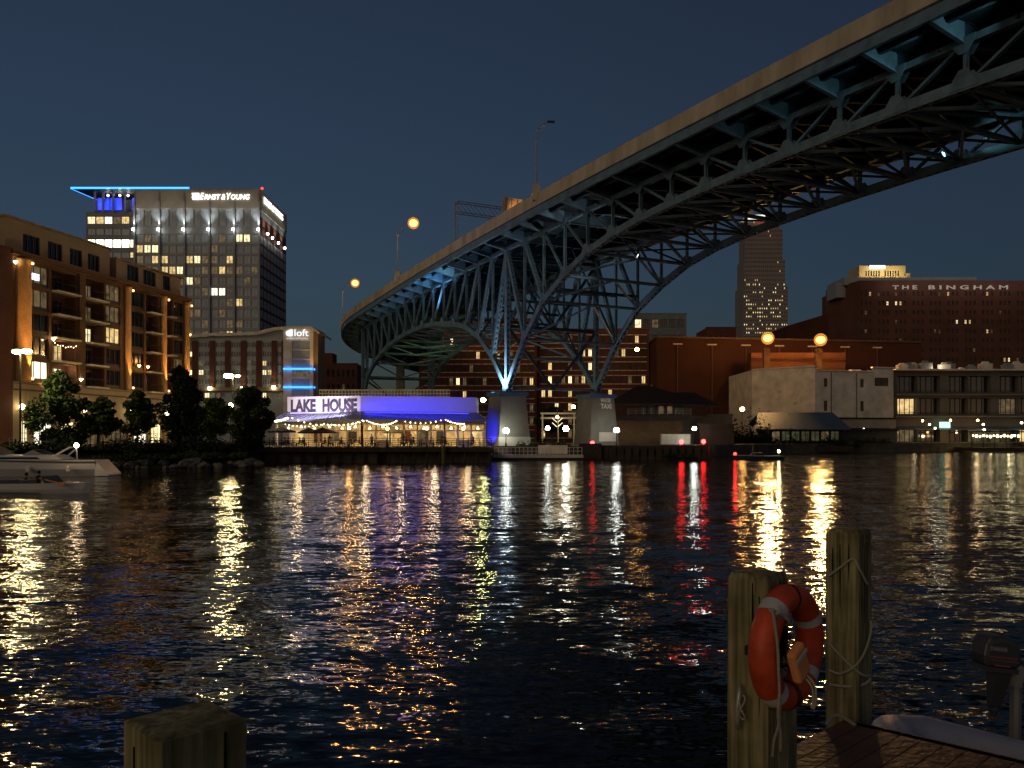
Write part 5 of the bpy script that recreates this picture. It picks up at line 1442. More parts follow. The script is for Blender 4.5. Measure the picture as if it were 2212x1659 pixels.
# ================================================================== hip-roofed house beside the far pier
YH = 160
hp = thing("hip_roofed_house", P(1420, 945, YH), "dark hip-roofed boathouse with upper veranda beside the lettered bridge pier", "boathouse")
e = [P(1310, 872, YH), P(1538, 872, YH)]; rg = [P(1375, 834, YH + 9), P(1405, 834, YH + 9)]
hpm = M("brown_shingle", (.07, .04, .028), .9, 0, .3, .8)
b2 = V((0, 18, 0))
mb = MB(); mb.add([e[0], e[1], rg[1], rg[0], e[1] + b2, e[0] + b2], [(0, 1, 2, 3), (1, 4, 2), (4, 5, 3, 2), (5, 0, 3)])
mb.prism([e[0], e[1], e[1] + b2, e[0] + b2], V((0, 0, -.35))); mb.build("roof", hpm, hp)
mb = MB(); g = P(1470, 862, YH - 1); mb.prism([P(1430, 874, YH - 1), P(1560, 880, YH - 1), P(1500, 850, YH + 6), P(1450, 850, YH + 6)], V((0, 0, .2))); mb.build("roof", hpm, hp)
a, b = X(1318, YH + 1.5), X(1530, YH + 1.5); zd = Z(897, YH)
w = MB(); rr = facade(w, (a, YH + 2.5, zd), V((1, 0, 0)), b - a, Z(872, YH) - zd, [(6 + i * 1.75, 7.2 + i * 1.75) for i in range(5)], [(.3, 1.9)], .2); w.build("upper_wall", brick_d, hp)
windows(hp, rr, lambda i: LD if i in (2, 3) else None, .2, 1, 1, .1)
mb = MB(); mb.box(((a + X(1488, YH)) / 2, YH, zd - .5), (X(1488, YH) - a, 4, .9)); mb.build("veranda_deck", woodd, hp)
mb = MB()
for k in range(4): mb.beam((a + 3, YH - 1.9, zd + .25 + k * .3), (X(1488, YH), YH - 1.9, zd + .25 + k * .3), .04, .05)
for i in range(9): x = a + 3 + (X(1488, YH) - a - 3) * i / 8; mb.beam((x, YH - 1.9, zd - .2), (x, YH - 1.9, zd + 1.3), .06, .06)
mb.build("veranda_railing", metal, hp)
mb = MB(); mb.box(((a + X(1455, YH)) / 2 + 1, YH + 4, (LAND + zd - .9) / 2), (X(1455, YH) - a + 2, 6, zd - .9 - LAND)); mb.build("lower_wall", M("tan_block_wall", (.22, .14, .08), .9, 0, .2, .4, brick=1.2), hp)
mb = MB(); mb.box(((X(1455, YH) + X(1585, YH)) / 2, YH + 6, (LAND + Z(893, YH)) / 2), (X(1600, YH) - X(1455, YH), 5, Z(893, YH) - LAND)); tag(mb.build("concrete_wall", M("tan_concrete", (.2, .17, .12), .9, 0, .2, .3)), "low tan concrete wall stepping right from the hip-roofed boathouse", "wall")
mb = MB(); mb.box((X(1460, 153), 153.5, LAND + .02 + .95), (X(1491, 153) - X(1429, 153), 1.4, 1.9)); tag(mb.build("white_tank", whitew, None, False, .05), "small white rectangular tank beside the left red marker lamp of the pair", "tank")
mb = MB(); mb.box((X(1550, 153), 156, LAND + 1.8), (X(1588, 153) - X(1513, 153), 5, 3.6)); mb.box((X(1550, 153), 156, LAND + 3.7), (X(1592, 153) - X(1509, 153), 5.6, .25)); tag(mb.build("dark_shed", hpm), "dark flat-roofed shed behind the rightmost red marker lamp", "shed")

# ================================================================== timber fender, floating dock, riverside rail
fd = thing("timber_fender", (X(1390, 126), 126, 0), "long dark timber fender on close-set piles guarding the bridge pier", "fender")
a, b = X(1258, 126), X(1522, 126)
mb = MB(); mb.box(((a + b) / 2, 126, 1.75), (b - a, .6, .5)); mb.box(((a + b) / 2, 126.6, 2.05), (b - a, 1.6, .12)); mb.build("wale", woodd, fd)
mb = MB(); mb.box(((a + b) / 2, 126, .15), (b - a, .5, .4)); mb.build("lower_wale", woodd, fd)
for i in range(17): x = a + (b - a) * i / 16; mb = MB(); mb.box((x, 125.9, .3), (.85, .5, 3.6)); mb.build("pile", woodd, fd)
mb = MB(); mb.box((X(1275, 125), 125.2, .9), (3.4, .6, 3.0)); mb.build("end_cluster", woodd, fd)
dkk = thing("floating_dock", (X(1160, 122.5), 122.5, 0), "low pale floating dock with white railings at the foot of the blue-lit pier", "dock")
mb = MB(); mb.box(((X(1066, 122.5) + X(1258, 122.5)) / 2, 122.0, .55), (X(1258, 122.5) - X(1066, 122.5), 2.4, .45)); mb.build("platform", pierlt, dkk)
mb = MB(); mb.box(((X(1066, 122.5) + X(1258, 122.5)) / 2, 122.1, .1), (X(1258, 122.5) - X(1066, 122.5) - .2, 2.2, .5)); mb.build("float", woodd, dkk)
for i in range(22):
    x = X(1068 + i * 9, 121.0); mb = MB(); mb.beam((x, 120.9, .75), (x, 120.9, 1.85), .05, .05); mb.build("rail_post", whitew, dkk)
for z in (1.3, 1.83): mb = MB(); mb.beam((X(1068, 121.0), 120.9, z), (X(1257, 121.0), 120.9, z), .05, .06); mb.build("rail", whitew, dkk)
mb = MB(); mb.box((X(1195, 122), 123.4, 1.5), (4.4, .06, 1.3)); mb.build("pale_banner", whitew, dkk)
mb = MB(); mb.box((X(1070, 122), 123.6, 1.0), (4.2, 2.5, 1.6)); tag(mb.build("concrete_block", pierc), "pale concrete block between the restaurant deck and floating dock", "block")
# riverwalk lamps
globe_post(1093, 930.5, 125.2, LAND, WH, 42, .46, "white globe lamp before the blue-lit pier")
globe_post(1183, 924.7, 150, LAND, WH, 45, .40, "leftmost white globe lamp between the two bridge piers")
globe_post(1222.4, 926, 143, LAND, (1, .93, .75), 75, .5, "bright globe lamp just left of the lettered bridge pier")
globe_post(1331.7, 929.2, 131.5, LAND, WH, 42, .46, "white globe lamp just right of the lettered bridge pier")
globe_post(1499.9, 925.5, 149, LAND, WH, 85, .36, "white globe lamp between the two red marker lamps")
globe_post(1044, 864, 150, LAND, (.9, .95, .32), 130, .42, "tall yellow lamp above the right end of the restaurant roof")
globe_post(1238.7, 879, 175, LAND, WARM, 40, .4, "small warm lamp between the bridge piers beside the dark trees")
globe_post(1603.5, 884, 186, LAND, SOD, 90, .5, "orange lamp left of the blue-roofed pavilion")
globe_post(1376, 755, 215, LAND, SOD, 45, .55, "tall orange lamp at the receding side of the long warehouse")
for px, py, lb in ((1279.6, 957.7, "red marker lamp before the lettered pier"), (1472, 955, "red marker lamp beside the white tank"), (1519.7, 953.8, "rightmost red marker lamp before the dark shed")):
    p = P(px, py, 126.0); t = thing("marker_lamp", (p.x, p.y, 1.6), lb, "marker lamp", "red marker lamps on the timber fender")
    mb = MB(); mb.tube([(p.x, p.y, 1.6), p], .05, 6); mb.build("stem", dkmetal, t)
    mb = MB(); mb.ball(p, .34, 8); mb.build("lens", E("red_marker", (1, .02, .02), 28), t, True)
# people-height multi-head lamp and pergola between the piers
t = thing("branching_lamp", P(1204, 950, 160), "multi-armed lamp post with pale fins between the two bridge piers", "street lamp")
p = P(1204, 945, 160); mb = MB(); mb.tube([(p.x, 160, LAND), (p.x, 160, Z(880, 160))], .09, 6); mb.build("pole", dkmetal, t)
for s_ in (-1, 1):
    for k in range(2): mb = MB(); mb.beam((p.x + s_ * .1, 160, Z(912 + k * 10, 160)), (p.x + s_ * 1.0, 160, Z(903 + k * 10, 160)), .12, .14); mb.build("light_arm", E("fin_glow", (1, .8, .45), 1.5, False), t)
mb = MB(); mb.ball((p.x, 160, Z(901, 160)), .3, 8); mb.build("globe", bulbmat(YEL, 20), t)
pg = thing("pergola", P(1195, 950, 168), "pale lit pergola frame standing between the two bridge piers", "pergola")
for x in (1172, 1205, 1240): mb = MB(); mb.box((X(x, 168), 168, (LAND + Z(893, 168)) / 2), (.3, .3, Z(893, 168) - LAND)); mb.build("post", whp, pg)
for z in (893, 903): mb = MB(); mb.box((X(1206, 168), 168, Z(z, 168)), (X(1245, 168) - X(1168, 168), .4, .35)); mb.build("beam", whp, pg)
light('POINT', P(1206, 915, 165), (1, .75, .4), 130, pg, .3)

# ================================================================== bridge furniture
def bridge_lamp(px_base, k, hx, hy, lit_, label, hh):
    b = BP(k, OW - .1, 32.9); t = thing("bridge_street_lamp", b, label, "street lamp", "street lamps standing on the bridge parapet")
    Yb = b.y; top = V((b.x, b.y, b.z + hh))
    mb = MB(); mb.box(b + V((0, 0, .2)), (1.0, 1.0, 2.2)); mb.build("pedestal", conc, t)
    hd = P(hx, hy, Yb - .0) if lit_ else P(hx, hy, Yb)
    mb = MB(); mb.tube([b + UPZ * 1.2, top], [.13, .08], 8); mb.tube([top, (top + hd) / 2 + UPZ * .35, hd + UPZ * .1], .06, 6); mb.tube([top - UPZ * 1.2, (top * .4 + hd * .6) + UPZ * -.1], .04, 6); mb.build("pole", metal, t)
    if lit_:
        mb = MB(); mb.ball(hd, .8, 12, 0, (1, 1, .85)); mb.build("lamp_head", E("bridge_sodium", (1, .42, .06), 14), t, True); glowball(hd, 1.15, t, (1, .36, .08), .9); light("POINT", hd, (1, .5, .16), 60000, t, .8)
        mb = MB(); mb.box(hd + UPZ * .9, (1.3, .8, .2)); mb.build("hood", dkmetal, t)
    else: mb = MB(); mb.box(hd, (1.0, .4, .2)); mb.build("lamp_head", dkmetal, t)
def kat(px, off=OW):
    best = min((abs(BP(k / 20, off, 32).x / BP(k / 20, off, 32).y * 1788 + 1106 - px), k / 20) for k in range(-340, 330)); return best[1]
k1, k2, k3 = kat(858), kat(739), kat(1158)
bridge_lamp(858, k1, 893, 482, True, "glowing sodium lamp on the bridge above its right-hand shore truss", Z(497, BP(k1, OW, 0).y) - BP(k1, OW, 32.9).z)
bridge_lamp(739, k2, 767, 611.5, True, "glowing sodium lamp over the far curved end of the bridge", Z(624, BP(k2, OW, 0).y) - BP(k2, OW, 32.9).z)
bridge_lamp(1158, k3, 1190, 263, False, "unlit lamp post with slanting arm on the bridge parapet", Z(283, BP(k3, OW, 0).y) - BP(k3, OW, 32.9).z)
# overhead sign gantry
k4 = kat(985); b = BP(k4, OW - .1, 32.9); b2_ = BP(k4, FAR + .3, 32.9)
gt = thing("sign_gantry", b, "steel sign gantry spanning the bridge deck with an orange-lit sign back", "sign gantry")
tz = Z(436, b.y)
for q in (b, b2_):
    mb = MB()
    for o in (-.6, .6): mb.tube([q + d0 * o, V((q.x, q.y, tz)) + d0 * o], .09, 6)
    for i in range(5): z0_, z1_ = q.z + (tz - q.z) * i / 5, q.z + (tz - q.z) * (i + 1) / 5; mb.beam(V((q.x, q.y, z0_)) - d0 * .6, V((q.x, q.y, z1_)) + d0 * .6, .05, .05)
    mb.build("post", metal, gt)
mb = MB(); a_, c_2 = V((b.x, b.y, tz)), V((b2_.x, b2_.y, tz))
for o in (-.6, .6):
    for z in (0, -1.8): mb.beam(a_ + d0 * o + UPZ * z, c_2 + d0 * o + UPZ * z, .14, .14)
    for i in range(14): mb.beam(a_.lerp(c_2, i / 14) + d0 * o, a_.lerp(c_2, (i + 1) / 14) + d0 * o - UPZ * 1.8, .07, .07)
mb.build("truss", metal, gt)
sgb = M("sign_back", (.55, .42, .28), .6)
for f, zz, ww_, hh in ((.42, -.6, 4.4, 4.6), (.66, 1.0, 5.0, 4.0)):
    c = a_.lerp(c_2, f) + d0 * .9 + UPZ * zz; mb = MB(); mb.box(c, (ww_, .12, hh), (nn0, d0, UPZ))
    o = mb.build("sign_panel", sgb, gt); mb = MB()
    for i in range(4): mb.box(c - nn0 * (-ww_ / 2 + (i + .5) * ww_ / 4) + d0 * .12, (.1, .1, hh), (nn0, d0, UPZ))
    mb.build("stiffeners", metal, o)
light('SPOT', a_.lerp(c_2, .3) + d0 * 5 - UPZ * 2.5, (1, .5, .15), 1500, gt, .3, a_.lerp(c_2, .5) + d0 * .9, 60, .8)

# ================================================================== TREES
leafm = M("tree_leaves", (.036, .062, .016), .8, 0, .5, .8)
leafd = M("dark_conifer_needles", (.016, .028, .011), .9, 0, .4, .8)
barkm = M("bark", (.06, .045, .03), .95)
def leaves(center, rad, n_, size, rs, lobes=9, cone=0.0):
    rnd = random.Random(rs); mb = MB(); C_ = V(center)
    lob = []
    for i in range(lobes * 6):
        th = rnd.uniform(0, 2 * math.pi); z = rnd.uniform(-1, 1); rr_ = math.sqrt(max(0, 1 - z * z)) * rnd.uniform(.15, 1.0)
        taper = 1 - cone * (z + 1) / 2
        lob.append((V((math.cos(th) * rr_ * rad[0] * taper, math.sin(th) * rr_ * rad[1] * taper, z * rad[2] * .86)), rnd.uniform(.15, .32) * (1 - .45 * cone * (z + 1) / 2)))
    for i in range(n_):
        l_, lr = lob[rnd.randrange(len(lob))]
        d = V((rnd.gauss(0, 1), rnd.gauss(0, 1), rnd.gauss(0, 1))).normalized() * (rnd.random() ** .4)
        p = C_ + l_ + V((d.x * rad[0] * lr, d.y * rad[1] * lr, d.z * rad[2] * lr * .8))
        a = V((rnd.gauss(0, 1), rnd.gauss(0, 1), rnd.gauss(0, .7))).normalized(); b = a.cross(V((rnd.gauss(0, 1), rnd.gauss(0, 1), rnd.gauss(0, 1)))).normalized()
        s = size * rnd.uniform(.6, 1.4)
        o = len(mb.v); mb.v += [p - a * s, p + b * s * .5, p + a * s, p - b * s * .5]; mb.f.append((o, o + 1, o + 2, o + 3)); mb.m.append(0)
    return mb, lob
def tree(px0, px1, py0, py1, Y, label, mat=None, n_=5000, cone=.3, pt=None, size=.22, seed=1, ground=LAND, name="tree", depth=None):
    a, b = X(px0, Y), X(px1, Y); zt_, zb_ = Z(py0, Y), Z(py1, Y)
    c = V(((a + b) / 2, Y, (zt_ + zb_) / 2)); tx = X(pt, Y) if pt else c.x
    t = thing(name, (tx, Y, ground), label, "tree", "trees along the left bank" if px1 < 620 else None)
    rad = ((b - a) / 2, (depth or (b - a) / 2), (zt_ - zb_) / 2)
    mb, lob = leaves(c, rad, n_, size, seed, 10, cone); mb.build("crown", mat or leafm, t)
    mb = MB(); top = V((c.x, Y, zb_ + (zt_ - zb_) * .55)); base = V((tx, Y, ground)); mid = V((tx + .05, Y, zb_ + .1))
    mb.tube([base, mid, top], [.2, .15, .05], 8)
    for l_, lr in lob[:12]: mb.tube([mid.lerp(top, .1 + .5 * random.random()), c + l_ * .7], [.06, .02], 5)
    mb.build("trunk", barkm, t)
random.seed(3)
tree(54, 200, 800, 985, 98, "large bushy dark tree before the lit shop windows at the block's corner", n_=15000, cone=.35, seed=4, pt=128)
tree(166, 272, 856, 943, 99.5, "small round-headed tree with slim trunk left of its twin", n_=8000, cone=.55, seed=5, pt=211)
tree(248, 345, 842, 943, 100, "small pointed tree with slim trunk right of its twin", n_=8000, cone=.65, seed=6, pt=296)
tree(332, 448, 786, 978, 97, "tall dense dark conifer between the small trees and hotel", leafd, 14000, .5, seed=7, pt=392)
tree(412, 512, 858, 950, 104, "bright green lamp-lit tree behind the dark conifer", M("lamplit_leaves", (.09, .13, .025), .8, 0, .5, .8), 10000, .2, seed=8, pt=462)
tree(484, 594, 835, 958, 96, "rounded dark tree at the left end of the restaurant deck", leafm, 11000, .2, seed=9, pt=540)
tree(1150, 1235, 878, 935, 190, "dark low tree between the two bridge piers", leafd, 2500, .2, seed=10, size=.4)
light('POINT', P(478, 900, 103), (1, .85, .35), 900, None, .3, name="path_light_glow") if 0 else None

# double-headed street lamps, left bank
def double_lamp(px, py, Y, label, heads, st, r):
    p = P(px, py, Y); t = thing("double_street_lamp", (p.x, p.y, LAND), label, "street lamp", "double-headed street lamps")
    mb = MB(); mb.tube([(p.x, p.y, LAND), (p.x, p.y, p.z + .2)], [.13, .08], 8); mb.lathe((p.x, p.y, LAND), [(.28, 0), (.28, .7), (.2, .8)], 8)
    for (hx, hy, s_) in heads: q = P(hx, hy, Y); mb.tube([(p.x, p.y, p.z + .1), q + UPZ * .15], .06, 6)
    mb.build("pole", dkmetal, t)
    for (hx, hy, s_) in heads:
        q = P(hx, hy, Y); mb = MB(); mb.ball(q, r * s_, 10, 0, (1.25, .9, .55)); mb.build("lamp_head", E("yellow_head%d" % st, (1, .78, .34), st), t, True)
        mb = MB(); mb.box(q + UPZ * (r * s_ * .5 + .08), (r * 2.2, r * 1.4, .1)); mb.build("hood", dkmetal, t)
double_lamp(44, 765, 93, "double-headed yellow street lamp before the brick block's first column", ((37, 760.5, 1), (58, 759.5, 1)), 240, .42)
double_lamp(503, 816, 128, "double-headed yellow street lamp before the hotel", ((494, 812.5, 1), (513.5, 813, .5)), 260, .58)
for px, py, Y, c, st, r, lb in ((498, 876, 112, WARM, 60, .34, "warm lamp low behind the lamp-lit tree"), (447, 878, 125, WH, 25, .5, "white lamp partly hidden by the bright green tree")):
    globe_post(px, py, Y, LAND, c, st, r, lb, "lamps behind the left bank trees")
# hedges and undergrowth
def brush(pts, n_, hgt, size, seed, mat, label_kind="shrubbery"):
    rnd = random.Random(seed); mb = MB()
    for i in range(n_):
        f = rnd.random() * (len(pts) - 1); k = int(f); a, b, w_ = pts[k], pts[k + 1], 0
        p = V(a[:3]).lerp(V(b[:3]), f - k); wd = a[3]
        h_ = hgt * (.55 + .45 * math.sin(f * 9.1) * math.sin(f * 23.7 + 1))
        p += V((rnd.uniform(-.4, .4), rnd.uniform(-wd, wd), abs(rnd.gauss(0, .5)) * h_))
        a_ = V((rnd.gauss(0, 1), rnd.gauss(0, 1), rnd.gauss(0, .7))).normalized(); b_ = a_.cross(V((rnd.gauss(0, 1), rnd.gauss(0, 1), 1))).normalized(); s = size * rnd.uniform(.5, 1.4)
        o = len(mb.v); mb.v += [p - a_ * s, p + b_ * s * .5, p + a_ * s, p - b_ * s * .5]; mb.f.append((o, o + 1, o + 2, o + 3)); mb.m.append(0)
    return tag(mb.build(label_kind, mat), kind="stuff")
brush([(-70, 86.5, 1.6, 2), (-45, 91, 1.9, 2.5), (-31, 95.5, 2.0, 2.5), (-30, 97, 2, 2)], 14000, 1.9, .2, 1, leafd)
brush([(-75, 84, .6, 1.5), (-44, 88.5, .9, 1.6), (-30, 93, 1.1, 1.2)], 8000, .9, .16, 2, M("bank_leaves", (.04, .065, .02), .9, 0, .5, .5))
brush([(X(1120, 126), 126.0, LAND - .3, .6), (X(1235, 127), 127.5, LAND - .3, .8)], 2600, 1.3, .16, 3, M("bank_leaves", (.04, .065, .02)))
brush([(X(1600, 172), 174, 1.6, 2), (X(1680, 172), 175, 1.6, 2), (X(1860, 180), 181, 1.2, 1.5)], 4500, 2.6, .3, 4, leafd)
brush([(X(1575, 170), 172, 1.8, 1.5), (X(1640, 172), 174, 1.8, 2), (X(1668, 174), 176, 1.6, 1)], 4000, 5.2, .3, 14, leafd)
brush([(X(1860, 182), 184, 1.6, 1.5), (X(1932, 190), 192, 1.6, 1.5)], 1500, 1.6, .25, 15, leafd)
brush([(X(1430, 125), 125.2, .4, .5), (X(1500, 125), 125.2, .3, .5)], 900, .9, .14, 5, M("bank_leaves", (.04, .065, .02)))
# rocks of the revetment
rockm = M("revetment_stone", (.13, .12, .10), .9, 0, .4, 1.2, bump=.4)
rmesh = []
for s in range(4):
    rnd = random.Random(s + 40); mb = MB(); mb.ball((0, 0, .3), .55, 7, 0, (1, 1, .7))
    for v in mb.v: k = rnd.uniform(.75, 1.2); v.x *= k * 1.3; v.y *= k; v.z = max(0, v.z * rnd.uniform(.8, 1.15))
    rmesh.append(mb)
rnd = random.Random(9); protos = []
for i in range(46):
    f = i / 45; x = -62 + 34 * f + rnd.uniform(-.5, .5); y = 82.6 + (90.6 - 82.6) * f * 1.02 + rnd.uniform(-.3, 1.3)
    if i < 4: o = rmesh[i].build("rock", rockm); tag(o, "grey boulder lying in the rubble slope along the left bank waterline", "rock", "boulders along the left bank waterline"); protos.append(o)
    else: o = protos[i % 4].copy(); COL.objects.link(o)
    s = rnd.uniform(.6, 1.5); o.location = (x, y, -.12 + (y - (82.6 + 8 * f)) * .35); o.scale = (s, s, s * .9); o.rotation_euler = (0, 0, rnd.uniform(0, 6))

# ================================================================== BOATS
def hull(mb, L, B, H, prof, sheer=.25, n_=18, z0=0.0, transom=.8):
    """loft: x forward; prof(t) -> half width factor; returns deck edge"""
    secs = []
    for i in range(n_ + 1):
        t = i / n_; x = -L / 2 + L * t
        w = B / 2 * prof(t); hgt = H * (1 + sheer * t * t); kx = .12 + .55 * max(0, t - .6) / .4
        pts = [(0, z0 - .35 + .3 * max(0, t - .75) * 4), (w * .62, z0 - .12 + .35 * max(0, t - .75) * 4 * .5), (w * .9, z0 + hgt * .45), (w, z0 + hgt)]
        secs.append([V((x + (.55 * H * (p[1] - z0) / H if t > .9 else 0), p[0], p[1])) for p in pts])
    m = len(secs[0])
    for s_ in (1, -1):
        o = len(mb.v)
        for s in secs: mb.v += [V((p.x, p.y * s_, p.z)) for p in s]
        for i in range(n_):
            for j in range(m - 1): mb.f.append((o + i * m + j, o + i * m + j + 1, o + (i + 1) * m + j + 1, o + (i + 1) * m + j)[::s_]); mb.m.append(0)
    # transom
    s = secs[0]; mb.add([V((p.x, p.y, p.z)) for p in s] + [V((p.x, -p.y, p.z)) for p in s[::-1]], [tuple(range(2 * m))])
    return secs
def deckcap(mb, secs, dz=0, inset=0.0):
    o = len(mb.v)
    for s in secs: e = s[-1]; mb.v += [V((e.x, max(0, e.y - inset), e.z + dz)), V((e.x, -max(0, e.y - inset), e.z + dz))]
    for i in range(len(secs) - 1): mb.f.append((o + 2 * i, o + 2 * i + 1, o + 2 * i + 3, o + 2 * i + 2)); mb.m.append(0)
def place(t, loc, rz):
    t.location = loc; t.rotation_euler = (0, 0, rz)
prow = lambda t: (.88 + .12 * min(1, t / .4)) * (1 if t < .55 else max(.0, 1 - ((t - .55) / .45) ** 2.0))
# large cabin cruiser, bow to the right... stern at left out of frame
cr = thing("cabin_cruiser", (0, 0, 0), "large white cabin cruiser with raked stern and masthead lamp moored at the left bank", "boat")
mb = MB(); secs = hull(mb, 12.5, 3.7, 1.35, prow, .25); mb.build("hull", white, cr)
mb = MB(); deckcap(mb, secs, 0, .0); mb.build("deck", white, cr)
mb = MB()
for s_ in (-1, 1):
    for a, b in zip(secs[:-1], secs[1:]): mb.beam(V((a[-1].x, a[-1].y * s_, a[-1].z - .12)), V((b[-1].x, b[-1].y * s_, b[-1].z - .12)), .08, .09)
mb.build("rub_rail", dkmetal, cr)
mb = MB(); mb.frustum((.8, 0, 1.42), (8.6, 3.1), (.6, 0, 1.82), (6.6, 2.5)); mb.build("cabin", white, cr, False, .08)
for s_ in (-1, 1): mb = MB(); mb.prism([V((-1.8, s_ * 1.50, 1.48)), V((2.4, s_ * 1.50, 1.48)), V((2.0, s_ * 1.42, 1.64)), V((-1.5, s_ * 1.42, 1.64))], V((0, s_ * .03, 0))); mb.build("side_window", glass_dk, cr)
mb = MB(); mb.prism([V((-.2, -1.1, 1.82)), V((-.2, 1.1, 1.82)), V((-1.0, 1.0, 2.25)), V((-1.0, -1.0, 2.25))], V((.04, 0, .02))); mb.prism([V((-.2, -1.1, 1.82)), V((-1.0, -1.0, 2.25)), V((-1.9, -1.1, 1.85))], V((0, .03, 0))); mb.prism([V((-.2, 1.1, 1.82)), V((-1.0, 1.0, 2.25)), V((-1.9, 1.1, 1.85))], V((0, .03, 0))); mb.build("windscreen", M("windscreen_glass", (.12, .16, .12), .1, 0, .1), cr)
mb = MB(); mb.frustum((2.9, 0, 1.82), (3.2, 2.2), (3.1, 0, 2.5), (1.9, 1.7)); mb.build("canvas_top", M("tan_canvas", (.28, .22, .15), .9), cr, False, .1)
mb = MB()
for s_ in (-1, 1): mb.tube([(-2.5, s_ * 1.45, 1.4), (-3.1, s_ * 1.3, 1.9), (-3.9, s_ * .9, 2.45)], .08, 6)
mb.tube([(-3.9, -.9, 2.45), (-3.9, .9, 2.45)], .08, 6); mb.build("radar_arch", white, cr)
mb = MB(); mb.prism([V((-6.2, -1.5, 1.38)), V((-6.2, -1.5, .05)), V((-7.3, -1.5, .05)), V((-7.25, -1.5, .22))], V((0, 3.0, 0))); mb.build("raked_transom", white, cr)
mb = MB()
for s_ in (-1, 1):
    mb.tube([(1.8, s_ * 1.7, 2.1), (4.0, s_ * 1.25, 2.2), (6.2, s_ * .1, 2.35)], .025, 5)
    for x_, y_, z_ in ((1.8, 1.7, 2.1), (3.0, 1.5, 2.15), (4.2, 1.15, 2.2), (5.4, .55, 2.3)): mb.tube([(x_, s_ * y_, 1.4), (x_, s_ * y_, z_)], .02, 5)
mb.build("bow_rail", metal, cr)
for x_ in (-4.2, -1.0): mb = MB(); mb.lathe((x_, 1.95, .35), [(.04, .6), (.14, .5), (.15, .1), (.05, 0)][::-1], 8); mb.build("fender", whitew, cr)
# the photo's stern rises to the right: boat faces left
place(cr, (X(228, 70) - 7.3, 71, .0), R(180 + 6))
t = thing("mast_lamp", P(163, 968, 68.4), "warm lamp on a slim white mast at the cruiser's stern", "lamp")
p = P(165, 962, 68.4); mb = MB(); mb.ball(p, .19, 10); mb.build("globe", E("mast_lamp_glow", (1, .72, .4), 60), t, True)
mb = MB(); mb.tube([p - UPZ * .15, (p.x + .08, p.y, 1.4)], [.05, .07], 6); mb.build("mast", white, t)
# runabout with a driver
ru = thing("runabout", (0, 0, 0), "low white open runabout motoring in front of the cabin cruiser", "boat")
mb = MB(); s2 = hull(mb, 6.4, 2.2, .62, prow, .15); mb.build("hull", white, ru)
mb = MB(); o = len(mb.v)
for s in s2[11:]: e = s[-1]; mb.v += [e.copy(), V((e.x, -e.y, e.z))]
for i in range(len(s2[11:]) - 1): mb.f.append((o + 2 * i, o + 2 * i + 1, o + 2 * i + 3, o + 2 * i + 2)); mb.m.append(0)
mb.build("foredeck", white, ru)
mb = MB(); o = len(mb.v)
for s in s2[:12]: e = s[-1]; mb.v += [V((e.x, e.y * .96, .12)), V((e.x, -e.y * .96, .12))]
for i in range(11): mb.f.append((o + 2 * i, o + 2 * i + 1, o + 2 * i + 3, o + 2 * i + 2)); mb.m.append(0)
mb.build("cockpit_floor", M("blue_carpet", (.03, .05, .12)), ru)
mb = MB(); mb.prism([V((1.0, -.85, .62)), V((1.0, .85, .62)), V((.65, .75, 1.05)), V((.65, -.75, 1.05))], V((.03, 0, .02))); mb.build("windscreen", M("windscreen_glass", (.1, .1, .1)), ru)
for x in (-.3, -1.7): mb = MB(); mb.box((x, .0, .40), (.5, 1.7, .12)); mb.box((x - .25, 0, .62), (.1, 1.7, .4)); mb.build("seat", M("blue_vinyl", (.05, .07, .16), .5), ru)
mb = MB(); mb.box((-3.3, 0, .5), (.35, .35, .7)); mb.box((-3.35, 0, .95), (.5, .4, .35)); mb.build("outboard", dkmetal, ru)
ru_p = (X(196, 49.5) - 3.1, 49.5, -.05)
place(ru, ru_p, R(-8))
person(X(84, 49.4), 49.3, .02, R(-95), 'drive', 0, "dark-haired person in dark clothes seated at the wheel of the runabout", None)
person(X(55, 49.7), 49.8, -.12, R(-80), 'sit', 4, "second person slumped low behind the driver in the runabout", None)
t = thing("orange_oar", P(108, 1040, 49), "orange oar lying slanted across the runabout's gunwale", "oar")
a_, b_2 = P(84, 1033, 48.9), P(134, 1045, 48.3); mb = MB(); mb.tube([a_, b_2], .035, 6); mb.build("shaft", M("orange_paint", (.7, .25, .08), .5), t)
mb = MB(); mb.box(b_2, (.5, .04, .16), (dirn(a_, b_2), dirn(a_, b_2).cross(UPZ), UPZ)); mb.build("blade", M("orange_paint", (.7, .25, .08)), t)
# small dark motor boat, far right centre
sb = thing("motorboat", (0, 0, 0), "small dark motorboat with red bow lamp and white stern lamp crossing the river", "boat")
mb = MB(); s3 = hull(mb, 7.2, 2.2, .55, prow, .25); deckcap(mb, s3, 0, 0); mb.build("hull", M("navy_hull", (.03, .04, .055), .35, 0, .1), sb)
mb = MB()
for s_ in (-1, 1):
    for a, b in zip(s3[:-1], s3[1:]): mb.beam(V((a[-1].x, a[-1].y * s_, a[-1].z)), V((b[-1].x, b[-1].y * s_, b[-1].z)), .07, .09)
mb.build("gunwale", M("blue_grey_gunwale", (.25, .3, .36), .5), sb)
mb = MB(); mb.frustum((.4, 0, .55), (2.0, 1.5), (.2, 0, 1.05), (1.4, 1.2)); mb.build("console", M("navy_hull", (.03, .04, .055)), sb)
mb = MB(); mb.tube([(.9, 0, .9), (.9, 0, 2.1)], .025, 5); mb.build("antenna", metal, sb)
mb = MB(); mb.tube([(-3.0, 0, .5), (-3.0, 0, 1.15)], .025, 5); mb.build("lamp_pole", metal, sb)
mb = MB(); mb.ball((3.55, 0, .85), .24, 8); mb.build("bow_lamp", E("red_bow_lamp", (1, .02, .02), 16), sb, True)
